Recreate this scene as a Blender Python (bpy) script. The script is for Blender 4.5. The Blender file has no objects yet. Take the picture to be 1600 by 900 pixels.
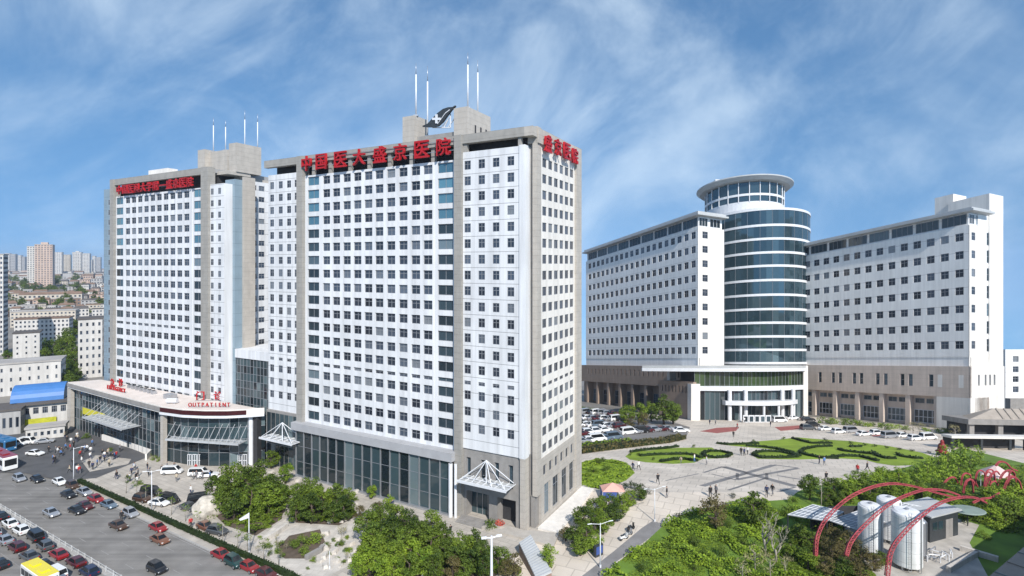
import bpy, bmesh, math, random
from mathutils import Vector, Matrix, noise
R = math.radians
rnd = random.Random(11)
scene = bpy.context.scene
COL = scene.collection

# ------------------------------------------------------------------ camera, sky, sun, exposure
CAM_H, FPX, HOR = 50.0, 860.0, 413.0          # camera height, focal length in px of a 1600 px frame, horizon row
cam_d = bpy.data.cameras.new('camera')
cam = bpy.data.objects.new('camera', cam_d); COL.objects.link(cam)
cam.location = (0, 0, CAM_H); cam.rotation_euler = (R(90), 0, 0)
cam_d.sensor_width = 36.0; cam_d.lens = 36.0 * FPX / 1600.0
cam_d.shift_y = -(450.0 - HOR) / 1600.0
cam_d.clip_start = 0.5; cam_d.clip_end = 20000.0
scene.camera = cam

SUN_DIR = Vector((0.30, -0.954, 0)).normalized()   # horizontal direction towards the sun
SUN_EL = R(39)
sd = bpy.data.lights.new('sun', 'SUN'); so = bpy.data.objects.new('sun', sd); COL.objects.link(so)
sd.energy = 4.5; sd.angle = R(0.55); sd.color = (1.0, 0.955, 0.89)
tosun = Vector((SUN_DIR.x * math.cos(SUN_EL), SUN_DIR.y * math.cos(SUN_EL), math.sin(SUN_EL)))
so.rotation_euler = (-tosun).to_track_quat('-Z', 'Y').to_euler()
so.location = (0, -50, 200)

w = bpy.data.worlds.new('World'); scene.world = w; w.use_nodes = True
nt = w.node_tree; N = nt.nodes; L = nt.links; N.clear()
out = N.new('ShaderNodeOutputWorld'); bg = N.new('ShaderNodeBackground')
sky = N.new('ShaderNodeTexSky'); sky.sky_type = 'NISHITA'; sky.sun_disc = False
sky.sun_elevation = SUN_EL; sky.sun_rotation = math.atan2(SUN_DIR.x, SUN_DIR.y)
sky.air_density = 1.0; sky.dust_density = 0.25; sky.ozone_density = 1.6
tc = N.new('ShaderNodeTexCoord'); sep = N.new('ShaderNodeSeparateXYZ'); L.new(tc.outputs['Generated'], sep.inputs[0])
mx0 = N.new('ShaderNodeMath'); mx0.operation = 'MAXIMUM'; mx0.inputs[1].default_value = -0.1; L.new(sep.outputs['Z'], mx0.inputs[0])
mx = N.new('ShaderNodeMath'); mx.operation = 'MULTIPLY_ADD'; mx.inputs[1].default_value = 0.72; mx.inputs[2].default_value = 0.30; L.new(mx0.outputs[0], mx.inputs[0])
cmb = N.new('ShaderNodeCombineXYZ'); L.new(sep.outputs['X'], cmb.inputs[0]); L.new(sep.outputs['Y'], cmb.inputs[1]); L.new(mx.outputs[0], cmb.inputs[2])
nrm = N.new('ShaderNodeVectorMath'); nrm.operation = 'NORMALIZE'; L.new(cmb.outputs[0], nrm.inputs[0]); L.new(nrm.outputs[0], sky.inputs['Vector'])
# clouds: thin drifting veils, laid out over the directions of the sky
def cloud(scale, rot, sx, sy, det, rough, lo, hi, off):
    mp0 = N.new('ShaderNodeMapping'); mp0.inputs['Rotation'].default_value = (0, rot, 0); L.new(tc.outputs['Generated'], mp0.inputs[0])
    mp = N.new('ShaderNodeMapping'); mp.inputs['Scale'].default_value = (sx, 0.8, sy); mp.inputs['Location'].default_value = off; L.new(mp0.outputs[0], mp.inputs[0])
    n = N.new('ShaderNodeTexNoise'); n.inputs['Scale'].default_value = scale; n.inputs['Detail'].default_value = det
    n.inputs['Roughness'].default_value = rough; n.inputs['Distortion'].default_value = 0.7
    L.new(mp.outputs[0], n.inputs['Vector'])
    r = N.new('ShaderNodeMapRange'); r.interpolation_type = 'SMOOTHSTEP'
    r.inputs['From Min'].default_value = lo; r.inputs['From Max'].default_value = hi
    L.new(n.outputs[0], r.inputs[0]); return r.outputs[0]
CL1 = cloud(2.1, R(38), 1.0, 1.35, 7, 0.58, 0.42, 0.78, (3.1, 0.4, 0))
CL2 = cloud(5.0, R(42), 1.0, 1.35, 9, 0.66, 0.42, 0.85, (1.3, 2.2, 0))
ad = N.new('ShaderNodeMath'); ad.operation = 'MULTIPLY_ADD'; ad.inputs[1].default_value = 0.38
L.new(CL2, ad.inputs[0]); L.new(CL1, ad.inputs[2]); ad.use_clamp = True
fz = N.new('ShaderNodeMath'); fz.operation = 'MULTIPLY'; fz.inputs[1].default_value = 0.53; L.new(ad.outputs[0], fz.inputs[0])
mixc = N.new('ShaderNodeMix'); mixc.data_type = 'RGBA'
tint = N.new('ShaderNodeMix'); tint.data_type = 'RGBA'; tint.blend_type = 'MULTIPLY'; tint.inputs[0].default_value = 1.0; tint.inputs[7].default_value = (0.66, 0.93, 1.04, 1)
L.new(sky.outputs[0], tint.inputs[6])
L.new(fz.outputs[0], mixc.inputs[0]); L.new(tint.outputs[2], mixc.inputs[6]); mixc.inputs[7].default_value = (5.3, 6.3, 7.2, 1)
L.new(mixc.outputs[2], bg.inputs['Color']); bg.inputs['Strength'].default_value = 0.13
L.new(bg.outputs[0], out.inputs['Surface'])

vs = scene.view_settings
vs.view_transform = 'Standard'; vs.look = 'None'; vs.gamma = 1.0; vs.exposure = 0.35
vs.use_curve_mapping = False
scene.cycles.max_bounces = 6; scene.cycles.transparent_max_bounces = 6
scene.cycles.volume_bounces = 0

# ------------------------------------------------------------------ terrain: flat on the left and near, sloping away on the right
SLOPE = 150.0 / 860.0
Y0 = 120.4
def smooth(a, b, x):
    x = min(1, max(0, (x - a) / (b - a))); return x * x * (3 - 2 * x)
def gz(x, y):
    if y <= Y0: return 0.0
    return -SLOPE * (min(y, 1400.0) - Y0) * smooth(-0.62, 0.0, x / y)
def G(px, py):
    """point of the ground seen at a pixel of the 1600 x 900 photograph"""
    Y = CAM_H * FPX / (py - HOR)
    if Y > Y0 and px > 780:
        h = CAM_H - SLOPE * Y0
        Y = h * FPX / (py - HOR - 150.0)
    X = (px - 800.0) / FPX * Y
    return Vector((X, Y, gz(X, Y)))
def GF(px, py):
    Y = CAM_H * FPX / (py - HOR); return Vector(((px - 800.0) / FPX * Y, Y, 0))

# ------------------------------------------------------------------ materials
MATS = {}
def new_mat(name):
    m = bpy.data.materials.new(name); m.use_nodes = True
    MATS[name] = m; return m, m.node_tree.nodes, m.node_tree.links, m.node_tree.nodes['Principled BSDF']
def mat(name, col, rough=0.7, var=0.15, scale=0.6, metal=0.0, spec=0.4, isl=0.0, streak=0.0, zline=None, bump=0.0, brick=None, det=4):
    m, N, L, b = new_mat(name)
    b.inputs['Roughness'].default_value = rough; b.inputs['Metallic'].default_value = metal
    b.inputs['Specular IOR Level'].default_value = spec
    tc = N.new('ShaderNodeTexCoord')
    n = N.new('ShaderNodeTexNoise'); n.inputs['Scale'].default_value = scale; n.inputs['Detail'].default_value = det
    L.new(tc.outputs['Object'], n.inputs['Vector'])
    r = N.new('ShaderNodeMapRange'); r.inputs['From Min'].default_value = 0.25; r.inputs['From Max'].default_value = 0.75
    r.inputs['To Min'].default_value = 1 - var; r.inputs['To Max'].default_value = 1 + var
    L.new(n.outputs[0], r.inputs[0]); f = r.outputs[0]
    def mul(a, b2):
        q = N.new('ShaderNodeMath'); q.operation = 'MULTIPLY'
        L.new(a, q.inputs[0]); L.new(b2, q.inputs[1]); return q.outputs[0]
    if streak:
        mp = N.new('ShaderNodeMapping'); mp.inputs['Scale'].default_value = (0.9, 0.9, 0.05); L.new(tc.outputs['Object'], mp.inputs[0])
        n2 = N.new('ShaderNodeTexNoise'); n2.inputs['Scale'].default_value = 1.0; n2.inputs['Detail'].default_value = 5; L.new(mp.outputs[0], n2.inputs['Vector'])
        r2 = N.new('ShaderNodeMapRange'); r2.inputs['From Min'].default_value = 0.3; r2.inputs['From Max'].default_value = 0.65
        r2.inputs['To Min'].default_value = 1 - streak; r2.inputs['To Max'].default_value = 1.0; L.new(n2.outputs[0], r2.inputs[0]); f = mul(f, r2.outputs[0])
    if isl:
        g = N.new('ShaderNodeNewGeometry'); oi = N.new('ShaderNodeObjectInfo')
        s = N.new('ShaderNodeMath'); s.operation = 'ADD'; L.new(g.outputs['Random Per Island'], s.inputs[0]); L.new(oi.outputs['Random'], s.inputs[1])
        fr = N.new('ShaderNodeMath'); fr.operation = 'FRACT'; L.new(s.outputs[0], fr.inputs[0])
        r3 = N.new('ShaderNodeMapRange'); r3.inputs['To Min'].default_value = 1 - isl; r3.inputs['To Max'].default_value = 1 + isl
        L.new(fr.outputs[0], r3.inputs[0]); f = mul(f, r3.outputs[0])
    if zline:      # dark joints every `period` metres of height
        period, off, wdt, dark, sh = zline
        sp = N.new('ShaderNodeSeparateXYZ'); L.new(tc.outputs['Object'], sp.inputs[0])
        zz = N.new('ShaderNodeMath'); zz.operation = 'MULTIPLY_ADD'; zz.inputs[1].default_value = sh
        L.new(sp.outputs['Y'], zz.inputs[0]); L.new(sp.outputs['Z'], zz.inputs[2])
        a = N.new('ShaderNodeMath'); a.operation = 'ADD'; a.inputs[1].default_value = off; L.new(zz.outputs[0], a.inputs[0])
        d = N.new('ShaderNodeMath'); d.operation = 'DIVIDE'; d.inputs[1].default_value = period; L.new(a.outputs[0], d.inputs[0])
        fr = N.new('ShaderNodeMath'); fr.operation = 'FRACT'; L.new(d.outputs[0], fr.inputs[0])
        lt = N.new('ShaderNodeMath'); lt.operation = 'LESS_THAN'; lt.inputs[1].default_value = wdt; L.new(fr.outputs[0], lt.inputs[0])
        r4 = N.new('ShaderNodeMapRange'); r4.inputs['To Min'].default_value = 1; r4.inputs['To Max'].default_value = 1 - dark
        L.new(lt.outputs[0], r4.inputs[0]); f = mul(f, r4.outputs[0])
    if brick:      # paving joints: (sx, sy, joint, darkness, rotation)
        mp = N.new('ShaderNodeMapping'); mp.inputs['Rotation'].default_value = (0, 0, brick[4]); L.new(tc.outputs['Object'], mp.inputs[0])
        bt = N.new('ShaderNodeTexBrick'); L.new(mp.outputs[0], bt.inputs['Vector'])
        bt.inputs['Scale'].default_value = 1.0; bt.inputs['Brick Width'].default_value = brick[0]; bt.inputs['Row Height'].default_value = brick[1]
        bt.inputs['Mortar Size'].default_value = brick[2]; bt.inputs['Mortar Smooth'].default_value = 0.3
        bt.inputs['Color1'].default_value = (1, 1, 1, 1); bt.inputs['Color2'].default_value = (0.86, 0.86, 0.86, 1); bt.inputs['Mortar'].default_value = (1 - brick[3],) * 3 + (1,)
        sp2 = N.new('ShaderNodeSeparateColor'); L.new(bt.outputs[0], sp2.inputs[0]); f = mul(f, sp2.outputs[0])
    vm = N.new('ShaderNodeVectorMath'); vm.operation = 'SCALE'; vm.inputs[0].default_value = col; L.new(f, vm.inputs['Scale'])
    L.new(vm.outputs[0], b.inputs['Base Color'])
    if bump:
        bp = N.new('ShaderNodeBump'); bp.inputs['Strength'].default_value = bump; L.new(n.outputs[0], bp.inputs['Height']); L.new(bp.outputs[0], b.inputs['Normal'])
    return m
def glass(name, c1, c2, rough=0.08, spec=0.6, c3=None, pale=0.0, tilt=0.03, metal=0.0):
    """window glass seen from outside: dark room behind, sky on the pane, every pane set a little differently; some blinds"""
    m, N, L, b = new_mat(name)
    g = N.new('ShaderNodeNewGeometry'); oi = N.new('ShaderNodeObjectInfo')
    s = N.new('ShaderNodeMath'); s.operation = 'ADD'; L.new(g.outputs['Random Per Island'], s.inputs[0]); L.new(oi.outputs['Random'], s.inputs[1])
    fr = N.new('ShaderNodeMath'); fr.operation = 'FRACT'; L.new(s.outputs[0], fr.inputs[0])
    cr = N.new('ShaderNodeValToRGB'); e = cr.color_ramp.elements
    e[0].color = (*c1, 1); e[1].color = (*c2, 1); e[1].position = max(0.05, 0.98 - pale)
    if c3 and pale < 0.06:
        for ps, k in ((0.5, 0.35), (0.78, 0.75)):
            ee = e.new(ps); ee.color = tuple(c1[i] + (c2[i] - c1[i]) * k for i in range(3)) + (1,)
        e3 = e.new(0.92); e3.color = tuple((c2[i] + c3[i]) * 0.5 for i in range(3)) + (1,)
    if c3:
        e2 = cr.color_ramp.elements.new(0.985 if pale < 0.03 else 1.0 - pale * 0.5); e2.color = (*c3, 1)
    L.new(fr.outputs[0], cr.inputs[0]); L.new(cr.outputs[0], b.inputs['Base Color'])
    b.inputs['Roughness'].default_value = rough; b.inputs['Specular IOR Level'].default_value = spec; b.inputs['Metallic'].default_value = metal
    w = N.new('ShaderNodeTexWhiteNoise'); w.noise_dimensions = '1D'; L.new(fr.outputs[0], w.inputs['W'])
    sb = N.new('ShaderNodeVectorMath'); sb.operation = 'SUBTRACT'; sb.inputs[1].default_value = (0.5, 0.5, 0.5); L.new(w.outputs['Color'], sb.inputs[0])
    sc = N.new('ShaderNodeVectorMath'); sc.operation = 'SCALE'; sc.inputs['Scale'].default_value = tilt; L.new(sb.outputs[0], sc.inputs[0])
    aa = N.new('ShaderNodeVectorMath'); aa.operation = 'ADD'; L.new(g.outputs['Normal'], aa.inputs[0]); L.new(sc.outputs[0], aa.inputs[1])
    nn = N.new('ShaderNodeVectorMath'); nn.operation = 'NORMALIZE'; L.new(aa.outputs[0], nn.inputs[0]); L.new(nn.outputs[0], b.inputs['Normal'])
    return m
def leaf(name, c1, c2, trans=0.2):
    m, N, L, b = new_mat(name)
    g = N.new('ShaderNodeNewGeometry'); tc = N.new('ShaderNodeTexCoord'); oi = N.new('ShaderNodeObjectInfo')
    n = N.new('ShaderNodeTexNoise'); n.inputs['Scale'].default_value = 0.55; n.inputs['Detail'].default_value = 2; L.new(tc.outputs['Object'], n.inputs['Vector'])
    s = N.new('ShaderNodeMath'); s.operation = 'MULTIPLY_ADD'; s.inputs[1].default_value = 0.45; L.new(g.outputs['Random Per Island'], s.inputs[0]); L.new(n.outputs[0], s.inputs[2])
    s2 = N.new('ShaderNodeMath'); s2.operation = 'MULTIPLY_ADD'; s2.inputs[1].default_value = 0.35; L.new(oi.outputs['Random'], s2.inputs[0]); L.new(s.outputs[0], s2.inputs[2])
    r = N.new('ShaderNodeMapRange'); r.inputs['From Min'].default_value = 0.45; r.inputs['From Max'].default_value = 1.3; L.new(s2.outputs[0], r.inputs[0])
    mc = N.new('ShaderNodeMix'); mc.data_type = 'RGBA'; mc.inputs[6].default_value = (*c1, 1); mc.inputs[7].default_value = (*c2, 1); L.new(r.outputs[0], mc.inputs[0])
    L.new(mc.outputs[2], b.inputs['Base Color']); b.inputs['Roughness'].default_value = 0.55; b.inputs['Specular IOR Level'].default_value = 0.25
    t = N.new('ShaderNodeBsdfTranslucent'); L.new(mc.outputs[2], t.inputs[0])
    mxs = N.new('ShaderNodeMixShader'); mxs.inputs[0].default_value = trans
    L.new(b.outputs[0], mxs.inputs[1]); L.new(t.outputs[0], mxs.inputs[2]); L.new(mxs.outputs[0], N['Material Output'].inputs[0])
    return m
WHITE = mat('white_render', (0.70, 0.705, 0.715), 0.6, 0.08, 0.12, streak=0.22)
PANEL = mat('white_panels', (0.70, 0.705, 0.715), 0.55, 0.08, 0.12, streak=0.22, zline=(3.08, 0.0, 0.04, 0.5, 0.0))
CREAM = mat('cream_render', (0.74, 0.70, 0.645), 0.7, 0.07, 0.15, streak=0.16)
BEIGE = mat('beige_stone', (0.43, 0.395, 0.35), 0.75, 0.10, 0.7, streak=0.12, zline=(1.2, 0.0, 0.06, 0.22, 0.0))
BLUEG = glass('blue_stair_glass', (0.07, 0.17, 0.23), (0.13, 0.29, 0.36), rough=0.05, spec=0.9, metal=0.4)
BEIGESHD = mat('beige_stone_shaded', (0.31, 0.295, 0.27), 0.75, 0.10, 0.7, streak=0.12, zline=(1.2, 0.0, 0.06, 0.25, 0.0))  # beige stone again, with the front's shade put into the colour
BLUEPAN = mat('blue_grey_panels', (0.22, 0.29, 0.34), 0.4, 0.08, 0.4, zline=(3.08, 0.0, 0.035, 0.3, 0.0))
GREYSHD = mat('grey_and_shaded_stone', (0.27, 0.255, 0.24), 0.75, 0.12, 0.8, streak=0.15)  # grey stone; on the tower's front base, beige stone with shade in the colour
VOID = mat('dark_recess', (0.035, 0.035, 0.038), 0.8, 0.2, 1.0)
ROOFG = mat('roof_felt', (0.33, 0.325, 0.32), 0.85, 0.2, 0.3)
PGLASS = glass('window_glass', (0.012, 0.018, 0.028), (0.075, 0.10, 0.14), c3=(0.20, 0.22, 0.24), pale=0.05, metal=0.15)
BAYG = glass('bay_glass', (0.010, 0.018, 0.024), (0.045, 0.075, 0.095), c3=(0.14, 0.19, 0.22), pale=0.10, metal=0.15)
CURT = glass('curtain_glass', (0.008, 0.012, 0.016), (0.045, 0.075, 0.085), rough=0.05, c3=(0.12, 0.16, 0.17), pale=0.12, tilt=0.05)
TEAL = glass('teal_glass', (0.03, 0.062, 0.08), (0.075, 0.13, 0.155), rough=0.04, spec=1.0, tilt=0.012, metal=0.55)
FRAME = mat('window_frame_white', (0.62, 0.63, 0.65), 0.5, 0.05)
FRAMED = mat('window_frame_grey', (0.22, 0.23, 0.25), 0.5, 0.05)
STEEL = mat('white_steel', (0.64, 0.65, 0.67), 0.4, 0.08, 1.0)
STEELG = mat('grey_steel', (0.42, 0.43, 0.45), 0.35, 0.1, 1.0, metal=0.6)
REDSIGN = mat('red_sign_letter', (0.38, 0.010, 0.014), 0.4, 0.1, 1.0)
DARKMET = mat('dark_metal', (0.035, 0.04, 0.045), 0.45, 0.2, 2.0)

# ------------------------------------------------------------------ mesh builder
class MB:
    def __init__(s): s.v = []; s.f = []; s.mi = []; s.mats = []
    def m(s, mt):
        if mt not in s.mats: s.mats.append(mt)
        return s.mats.index(mt)
    def face(s, pts, mt):
        i = len(s.v); s.v += [tuple(p) for p in pts]; s.f.append(tuple(range(i, i + len(pts)))); s.mi.append(s.m(mt))
    def hexa(s, P, mt):          # 8 points: bottom ring 0-3, top ring 4-7
        i = len(s.v); s.v += [tuple(p) for p in P]; k = s.m(mt)
        for f in ((3, 2, 1, 0), (4, 5, 6, 7), (0, 1, 5, 4), (1, 2, 6, 5), (2, 3, 7, 6), (3, 0, 4, 7)):
            s.f.append(tuple(i + j for j in f)); s.mi.append(k)
    def box(s, F, s0, s1, t0, t1, z0, z1, mt):
        s.hexa([F(s0, t0, z0), F(s1, t0, z0), F(s1, t1, z0), F(s0, t1, z0), F(s0, t0, z1), F(s1, t0, z1), F(s1, t1, z1), F(s0, t1, z1)], mt)
    def prism(s, ring, z0, z1, mt, F=None, top=None):
        F = F or (lambda x, y, z: (x, y, z))
        n = len(ring); i = len(s.v); k = s.m(mt); kt = s.m(top) if top else k
        s.v += [tuple(F(p[0], p[1], z0)) for p in ring] + [tuple(F(p[0], p[1], z1)) for p in ring]
        for j in range(n):
            q = (j + 1) % n; s.f.append((i + j, i + q, i + n + q, i + n + j)); s.mi.append(k)
        s.f.append(tuple(i + j for j in reversed(range(n)))); s.mi.append(k)
        s.f.append(tuple(i + n + j for j in range(n))); s.mi.append(kt)
    def tube(s, pts, r, mt, n=6, cap=True):
        pts = [Vector(p) for p in pts]; rr = r if isinstance(r, (list, tuple)) else [r] * len(pts)
        i = len(s.v); k = s.m(mt); ref = None
        for j, p in enumerate(pts):
            d = (pts[min(j + 1, len(pts) - 1)] - pts[max(j - 1, 0)]).normalized()
            if ref is None: ref = Vector((1, 0, 0)) if abs(d.x) < 0.8 else Vector((0, 1, 0))
            a = (ref - d * ref.dot(d)).normalized(); b = d.cross(a); ref = a
            for q in range(n):
                an = 2 * math.pi * q / n; s.v.append(tuple(p + (a * math.cos(an) + b * math.sin(an)) * rr[j]))
        for j in range(len(pts) - 1):
            for q in range(n):
                q2 = (q + 1) % n
                s.f.append((i + j * n + q, i + j * n + q2, i + (j + 1) * n + q2, i + (j + 1) * n + q)); s.mi.append(k)
        if cap:
            s.f.append(tuple(i + q for q in reversed(range(n)))); s.mi.append(k)
            s.f.append(tuple(i + (len(pts) - 1) * n + q for q in range(n))); s.mi.append(k)
    def lathe(s, prof, cx, cy, mt, n=24, a0=0, a1=2 * math.pi, F=None):
        F = F or (lambda x, y, z: (x, y, z))
        full = abs(a1 - a0 - 2 * math.pi) < 1e-6; cols = n if full else n + 1
        i = len(s.v); k = s.m(mt)
        for (r, z) in prof:
            for q in range(cols):
                a = a0 + (a1 - a0) * q / n; s.v.append(tuple(F(cx + r * math.cos(a), cy + r * math.sin(a), z)))
        for j in range(len(prof) - 1):
            for q in range(n):
                q2 = (q + 1) % cols
                s.f.append((i + j * cols + q, i + j * cols + q2, i + (j + 1) * cols + q2, i + (j + 1) * cols + q)); s.mi.append(k)
    def build(s, name, parent=None, smooth=False, fix=True, loc=None):
        me = bpy.data.meshes.new(name)
        o = Vector((0, 0, 0))
        if parent is not None and parent.get('world_built'):
            pp = parent
            o = Vector(parent['origin'])
        elif loc is not None: o = Vector(loc)
        me.from_pydata([(a[0] - o[0], a[1] - o[1], a[2] - o[2]) for a in s.v], [], s.f)
        for mt in s.mats: me.materials.append(mt)
        me.polygons.foreach_set('material_index', s.mi)
        if fix:
            bm = bmesh.new(); bm.from_mesh(me); bmesh.ops.recalc_face_normals(bm, faces=bm.faces); bm.to_mesh(me); bm.free()
        if smooth: me.polygons.foreach_set('use_smooth', [True] * len(me.polygons))
        me.update()
        ob = bpy.data.objects.new(name, me); COL.objects.link(ob)
        if parent is not None:
            ob.parent = parent
            if parent.get('world_built'): ob['world_built'] = 1; ob['origin'] = parent['origin']
        elif loc is not None: ob.location = loc
        return ob
def thing(name, label, cat, loc, group=None, world=True):
    e = bpy.data.objects.new(name, None); COL.objects.link(e); e.location = loc
    e.empty_display_size = 0.5
    e['label'] = label; e['category'] = cat
    if group: e['group'] = group
    if world: e['world_built'] = 1; e['origin'] = tuple(loc)
    return e
def tag(o, label, cat, group=None, kind=None):
    o['label'] = label; o['category'] = cat
    if group: o['group'] = group
    if kind: o['kind'] = kind
    return o
def struct(o): o['kind'] = 'structure'; return o
def dup(root, loc, rotz=0.0, scale=1.0, label=None, group=None, swap=None):
    r = root.copy(); COL.objects.link(r); r.location = loc; r.rotation_euler = (0, 0, rotz)
    r.scale = scale if isinstance(scale, (tuple, list)) else (scale,) * 3
    if label: r['label'] = label
    if group: r['group'] = group
    def rec(o, c):
        for ch in o.children:
            d = ch.copy(); COL.objects.link(d); d.parent = c
            reslot(d, swap); rec(ch, d)
    reslot(r, swap); rec(root, r)
    return r
def reslot(d, swap):
    if swap and d.type == 'MESH':
        for sl in d.material_slots:
            if sl.material and sl.material.name in swap:
                mm = swap[sl.material.name]; sl.link = 'OBJECT'; sl.material = mm
def drop(root):
    for ch in list(root.children): drop(ch)
    bpy.data.objects.remove(root)
class Fr:
    def __init__(s, ox, oy, e1, e2, shear=False): s.o = (ox, oy); s.e1 = e1; s.e2 = e2; s.sh = shear
    def __call__(s, a, t, z):
        x = s.o[0] + s.e1[0] * a + s.e2[0] * t; y = s.o[1] + s.e1[1] * a + s.e2[1] * t
        return (x, y, z - (SLOPE * (y - Y0) if s.sh else 0.0))
    def s_of(s, px, t=0.0):       # where along the frame a pixel column falls
        u = (px - 800.0) / FPX; x0 = s.o[0] + s.e2[0] * t; y0 = s.o[1] + s.e2[1] * t
        return (u * y0 - x0) / (s.e1[0] - u * s.e1[1])
    def z_of(s, py, a, t=0.0):
        y = s.o[1] + s.e1[1] * a + s.e2[1] * t
        z = CAM_H - (py - HOR) / FPX * y
        return z + (SLOPE * (y - Y0) if s.sh else 0.0)
WORLD = Fr(0, 0, (1, 0), (0, 1))
def facade(mb, F, s0, s1, z0, z1, t, wins, depth, mt, wmt=None):
    """wall with real openings; wins = (list of (a,b) columns, list of (c,d) rows); reveals go `depth` inwards"""
    cols, rows = wins
    S = sorted({s0, s1, *[x for c in cols for x in c]}); Z = sorted({z0, z1, *[x for r in rows for x in r]})
    cs = set(cols); rs = set(rows)
    for i in range(len(S) - 1):
        for j in range(len(Z) - 1):
            a, b, c, d = S[i], S[i + 1], Z[j], Z[j + 1]
            if (a, b) in cs and (c, d) in rs:
                w2 = wmt or mt
                mb.face([F(a, t, c), F(b, t, c), F(b, t + depth, c), F(a, t + depth, c)], w2)
                mb.face([F(a, t, d), F(b, t, d), F(b, t + depth, d), F(a, t + depth, d)], w2)
                mb.face([F(a, t, c), F(a, t, d), F(a, t + depth, d), F(a, t + depth, c)], w2)
                mb.face([F(b, t, c), F(b, t, d), F(b, t + depth, d), F(b, t + depth, c)], w2)
            else:
                mb.face([F(a, t, c), F(b, t, c), F(b, t, d), F(a, t, d)], mt)
    for (a, b) in ((s0, s0), (s1, s1)):
        mb.face([F(a, t, z0), F(a, t + depth, z0), F(a, t + depth, z1), F(a, t, z1)], mt)
    for z in (z0, z1):
        mb.face([F(s0, t, z), F(s1, t, z), F(s1, t + depth, z), F(s0, t + depth, z)], mt)
def window(mb, F, a, b, c, d, t, gl, fr, mull=1, trans=0.62, fw=0.09):
    mb.face([F(a, t, c), F(b, t, c), F(b, t, d), F(a, t, d)], gl)
    k = fw
    for (x0, x1, y0, y1) in ((a, a + k, c, d), (b - k, b, c, d), (a + k, b - k, c, c + k), (a + k, b - k, d - k, d)):
        mb.box(F, x0, x1, t - 0.07, t - 0.003, y0, y1, fr)
    for i in range(mull):
        x = a + (b - a) * (i + 1) / (mull + 1); mb.box(F, x - k / 2, x + k / 2, t - 0.06, t - 0.003, c + k, d - k, fr)
    if trans:
        y = c + (d - c) * trans; mb.box(F, a + k, b - k, t - 0.055, t - 0.003, y - k / 2, y + k / 2, fr)
# ------------------------------------------------------------------ ground sheet, road, paving
ASPH = mat('asphalt', (0.20, 0.19, 0.178), 0.85, 0.22, 0.25, det=8)
def road_mat():
    m = MATS['asphalt']; N_, L_ = m.node_tree.nodes, m.node_tree.links; b = N_['Principled BSDF']; src = b.inputs['Base Color'].links[0].from_socket
    tc = N_.new('ShaderNodeTexCoord'); mp = N_.new('ShaderNodeMapping'); mp.inputs['Rotation'].default_value = (0, 0, R(31)); mp.inputs['Scale'].default_value = (0.02, 0.9, 1); L_.new(tc.outputs['Object'], mp.inputs[0])
    n = N_.new('ShaderNodeTexNoise'); n.inputs['Scale'].default_value = 1.0; n.inputs['Detail'].default_value = 5; L_.new(mp.outputs[0], n.inputs['Vector'])
    v = N_.new('ShaderNodeTexVoronoi'); v.inputs['Scale'].default_value = 0.10; mp2 = N_.new('ShaderNodeMapping'); mp2.inputs['Rotation'].default_value = (0, 0, R(31)); mp2.inputs['Scale'].default_value = (0.5, 1.6, 1); L_.new(tc.outputs['Object'], mp2.inputs[0]); L_.new(mp2.outputs[0], v.inputs['Vector'])
    sc = N_.new('ShaderNodeSeparateColor'); L_.new(v.outputs['Color'], sc.inputs[0])
    r1 = N_.new('ShaderNodeMapRange'); r1.inputs['From Min'].default_value = 0.3; r1.inputs['From Max'].default_value = 0.7; r1.inputs['To Min'].default_value = 0.78; r1.inputs['To Max'].default_value = 1.16; L_.new(n.outputs[0], r1.inputs[0])
    r2 = N_.new('ShaderNodeMapRange'); r2.inputs['To Min'].default_value = 0.90; r2.inputs['To Max'].default_value = 1.06; L_.new(sc.outputs[0], r2.inputs[0])
    q = N_.new('ShaderNodeMath'); q.operation = 'MULTIPLY'; L_.new(r1.outputs[0], q.inputs[0]); L_.new(r2.outputs[0], q.inputs[1])
    s = N_.new('ShaderNodeVectorMath'); s.operation = 'SCALE'; L_.new(src, s.inputs[0]); L_.new(q.outputs[0], s.inputs['Scale']); L_.new(s.outputs[0], b.inputs['Base Color'])
road_mat()
ASPH2 = mat('dark_asphalt', (0.085, 0.085, 0.088), 0.85, 0.25, 0.3, det=8)
PAVE = mat('beige_paving', (0.44, 0.40, 0.35), 0.8, 0.16, 0.35, brick=(2.4, 1.2, 0.07, 0.28, R(31)), det=9)
PLAZ = mat('plaza_paving', (0.62, 0.545, 0.46), 0.8, 0.20, 0.10, brick=(3.2, 3.2, 0.12, 0.30, R(24)), det=10)
PLDK = mat('dark_paving_strip', (0.20, 0.19, 0.185), 0.8, 0.2, 0.4)
WPAVE = mat('white_paving', (0.52, 0.48, 0.43), 0.8, 0.16, 0.5, brick=(1.2, 1.2, 0.05, 0.2, R(10)))
KERB = mat('kerb_stone', (0.34, 0.33, 0.315), 0.8, 0.15, 1.0)
EARTH = mat('city_ground', (0.20, 0.185, 0.165), 0.9, 0.35, 0.03, det=8)
SOIL = mat('soil', (0.10, 0.075, 0.055), 0.9, 0.3, 0.8)
LAWN = mat('lawn_grass', (0.11, 0.185, 0.02), 0.85, 0.35, 0.25, det=8, bump=0.4)
LAWNB = mat('bright_lawn_grass', (0.20, 0.28, 0.02), 0.85, 0.28, 0.2, det=8, bump=0.3)
LINE = mat('road_paint', (0.255, 0.245, 0.235), 0.7, 0.3, 0.6)
REDP = mat('red_paving', (0.34, 0.10, 0.085), 0.8, 0.2, 0.5)

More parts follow.
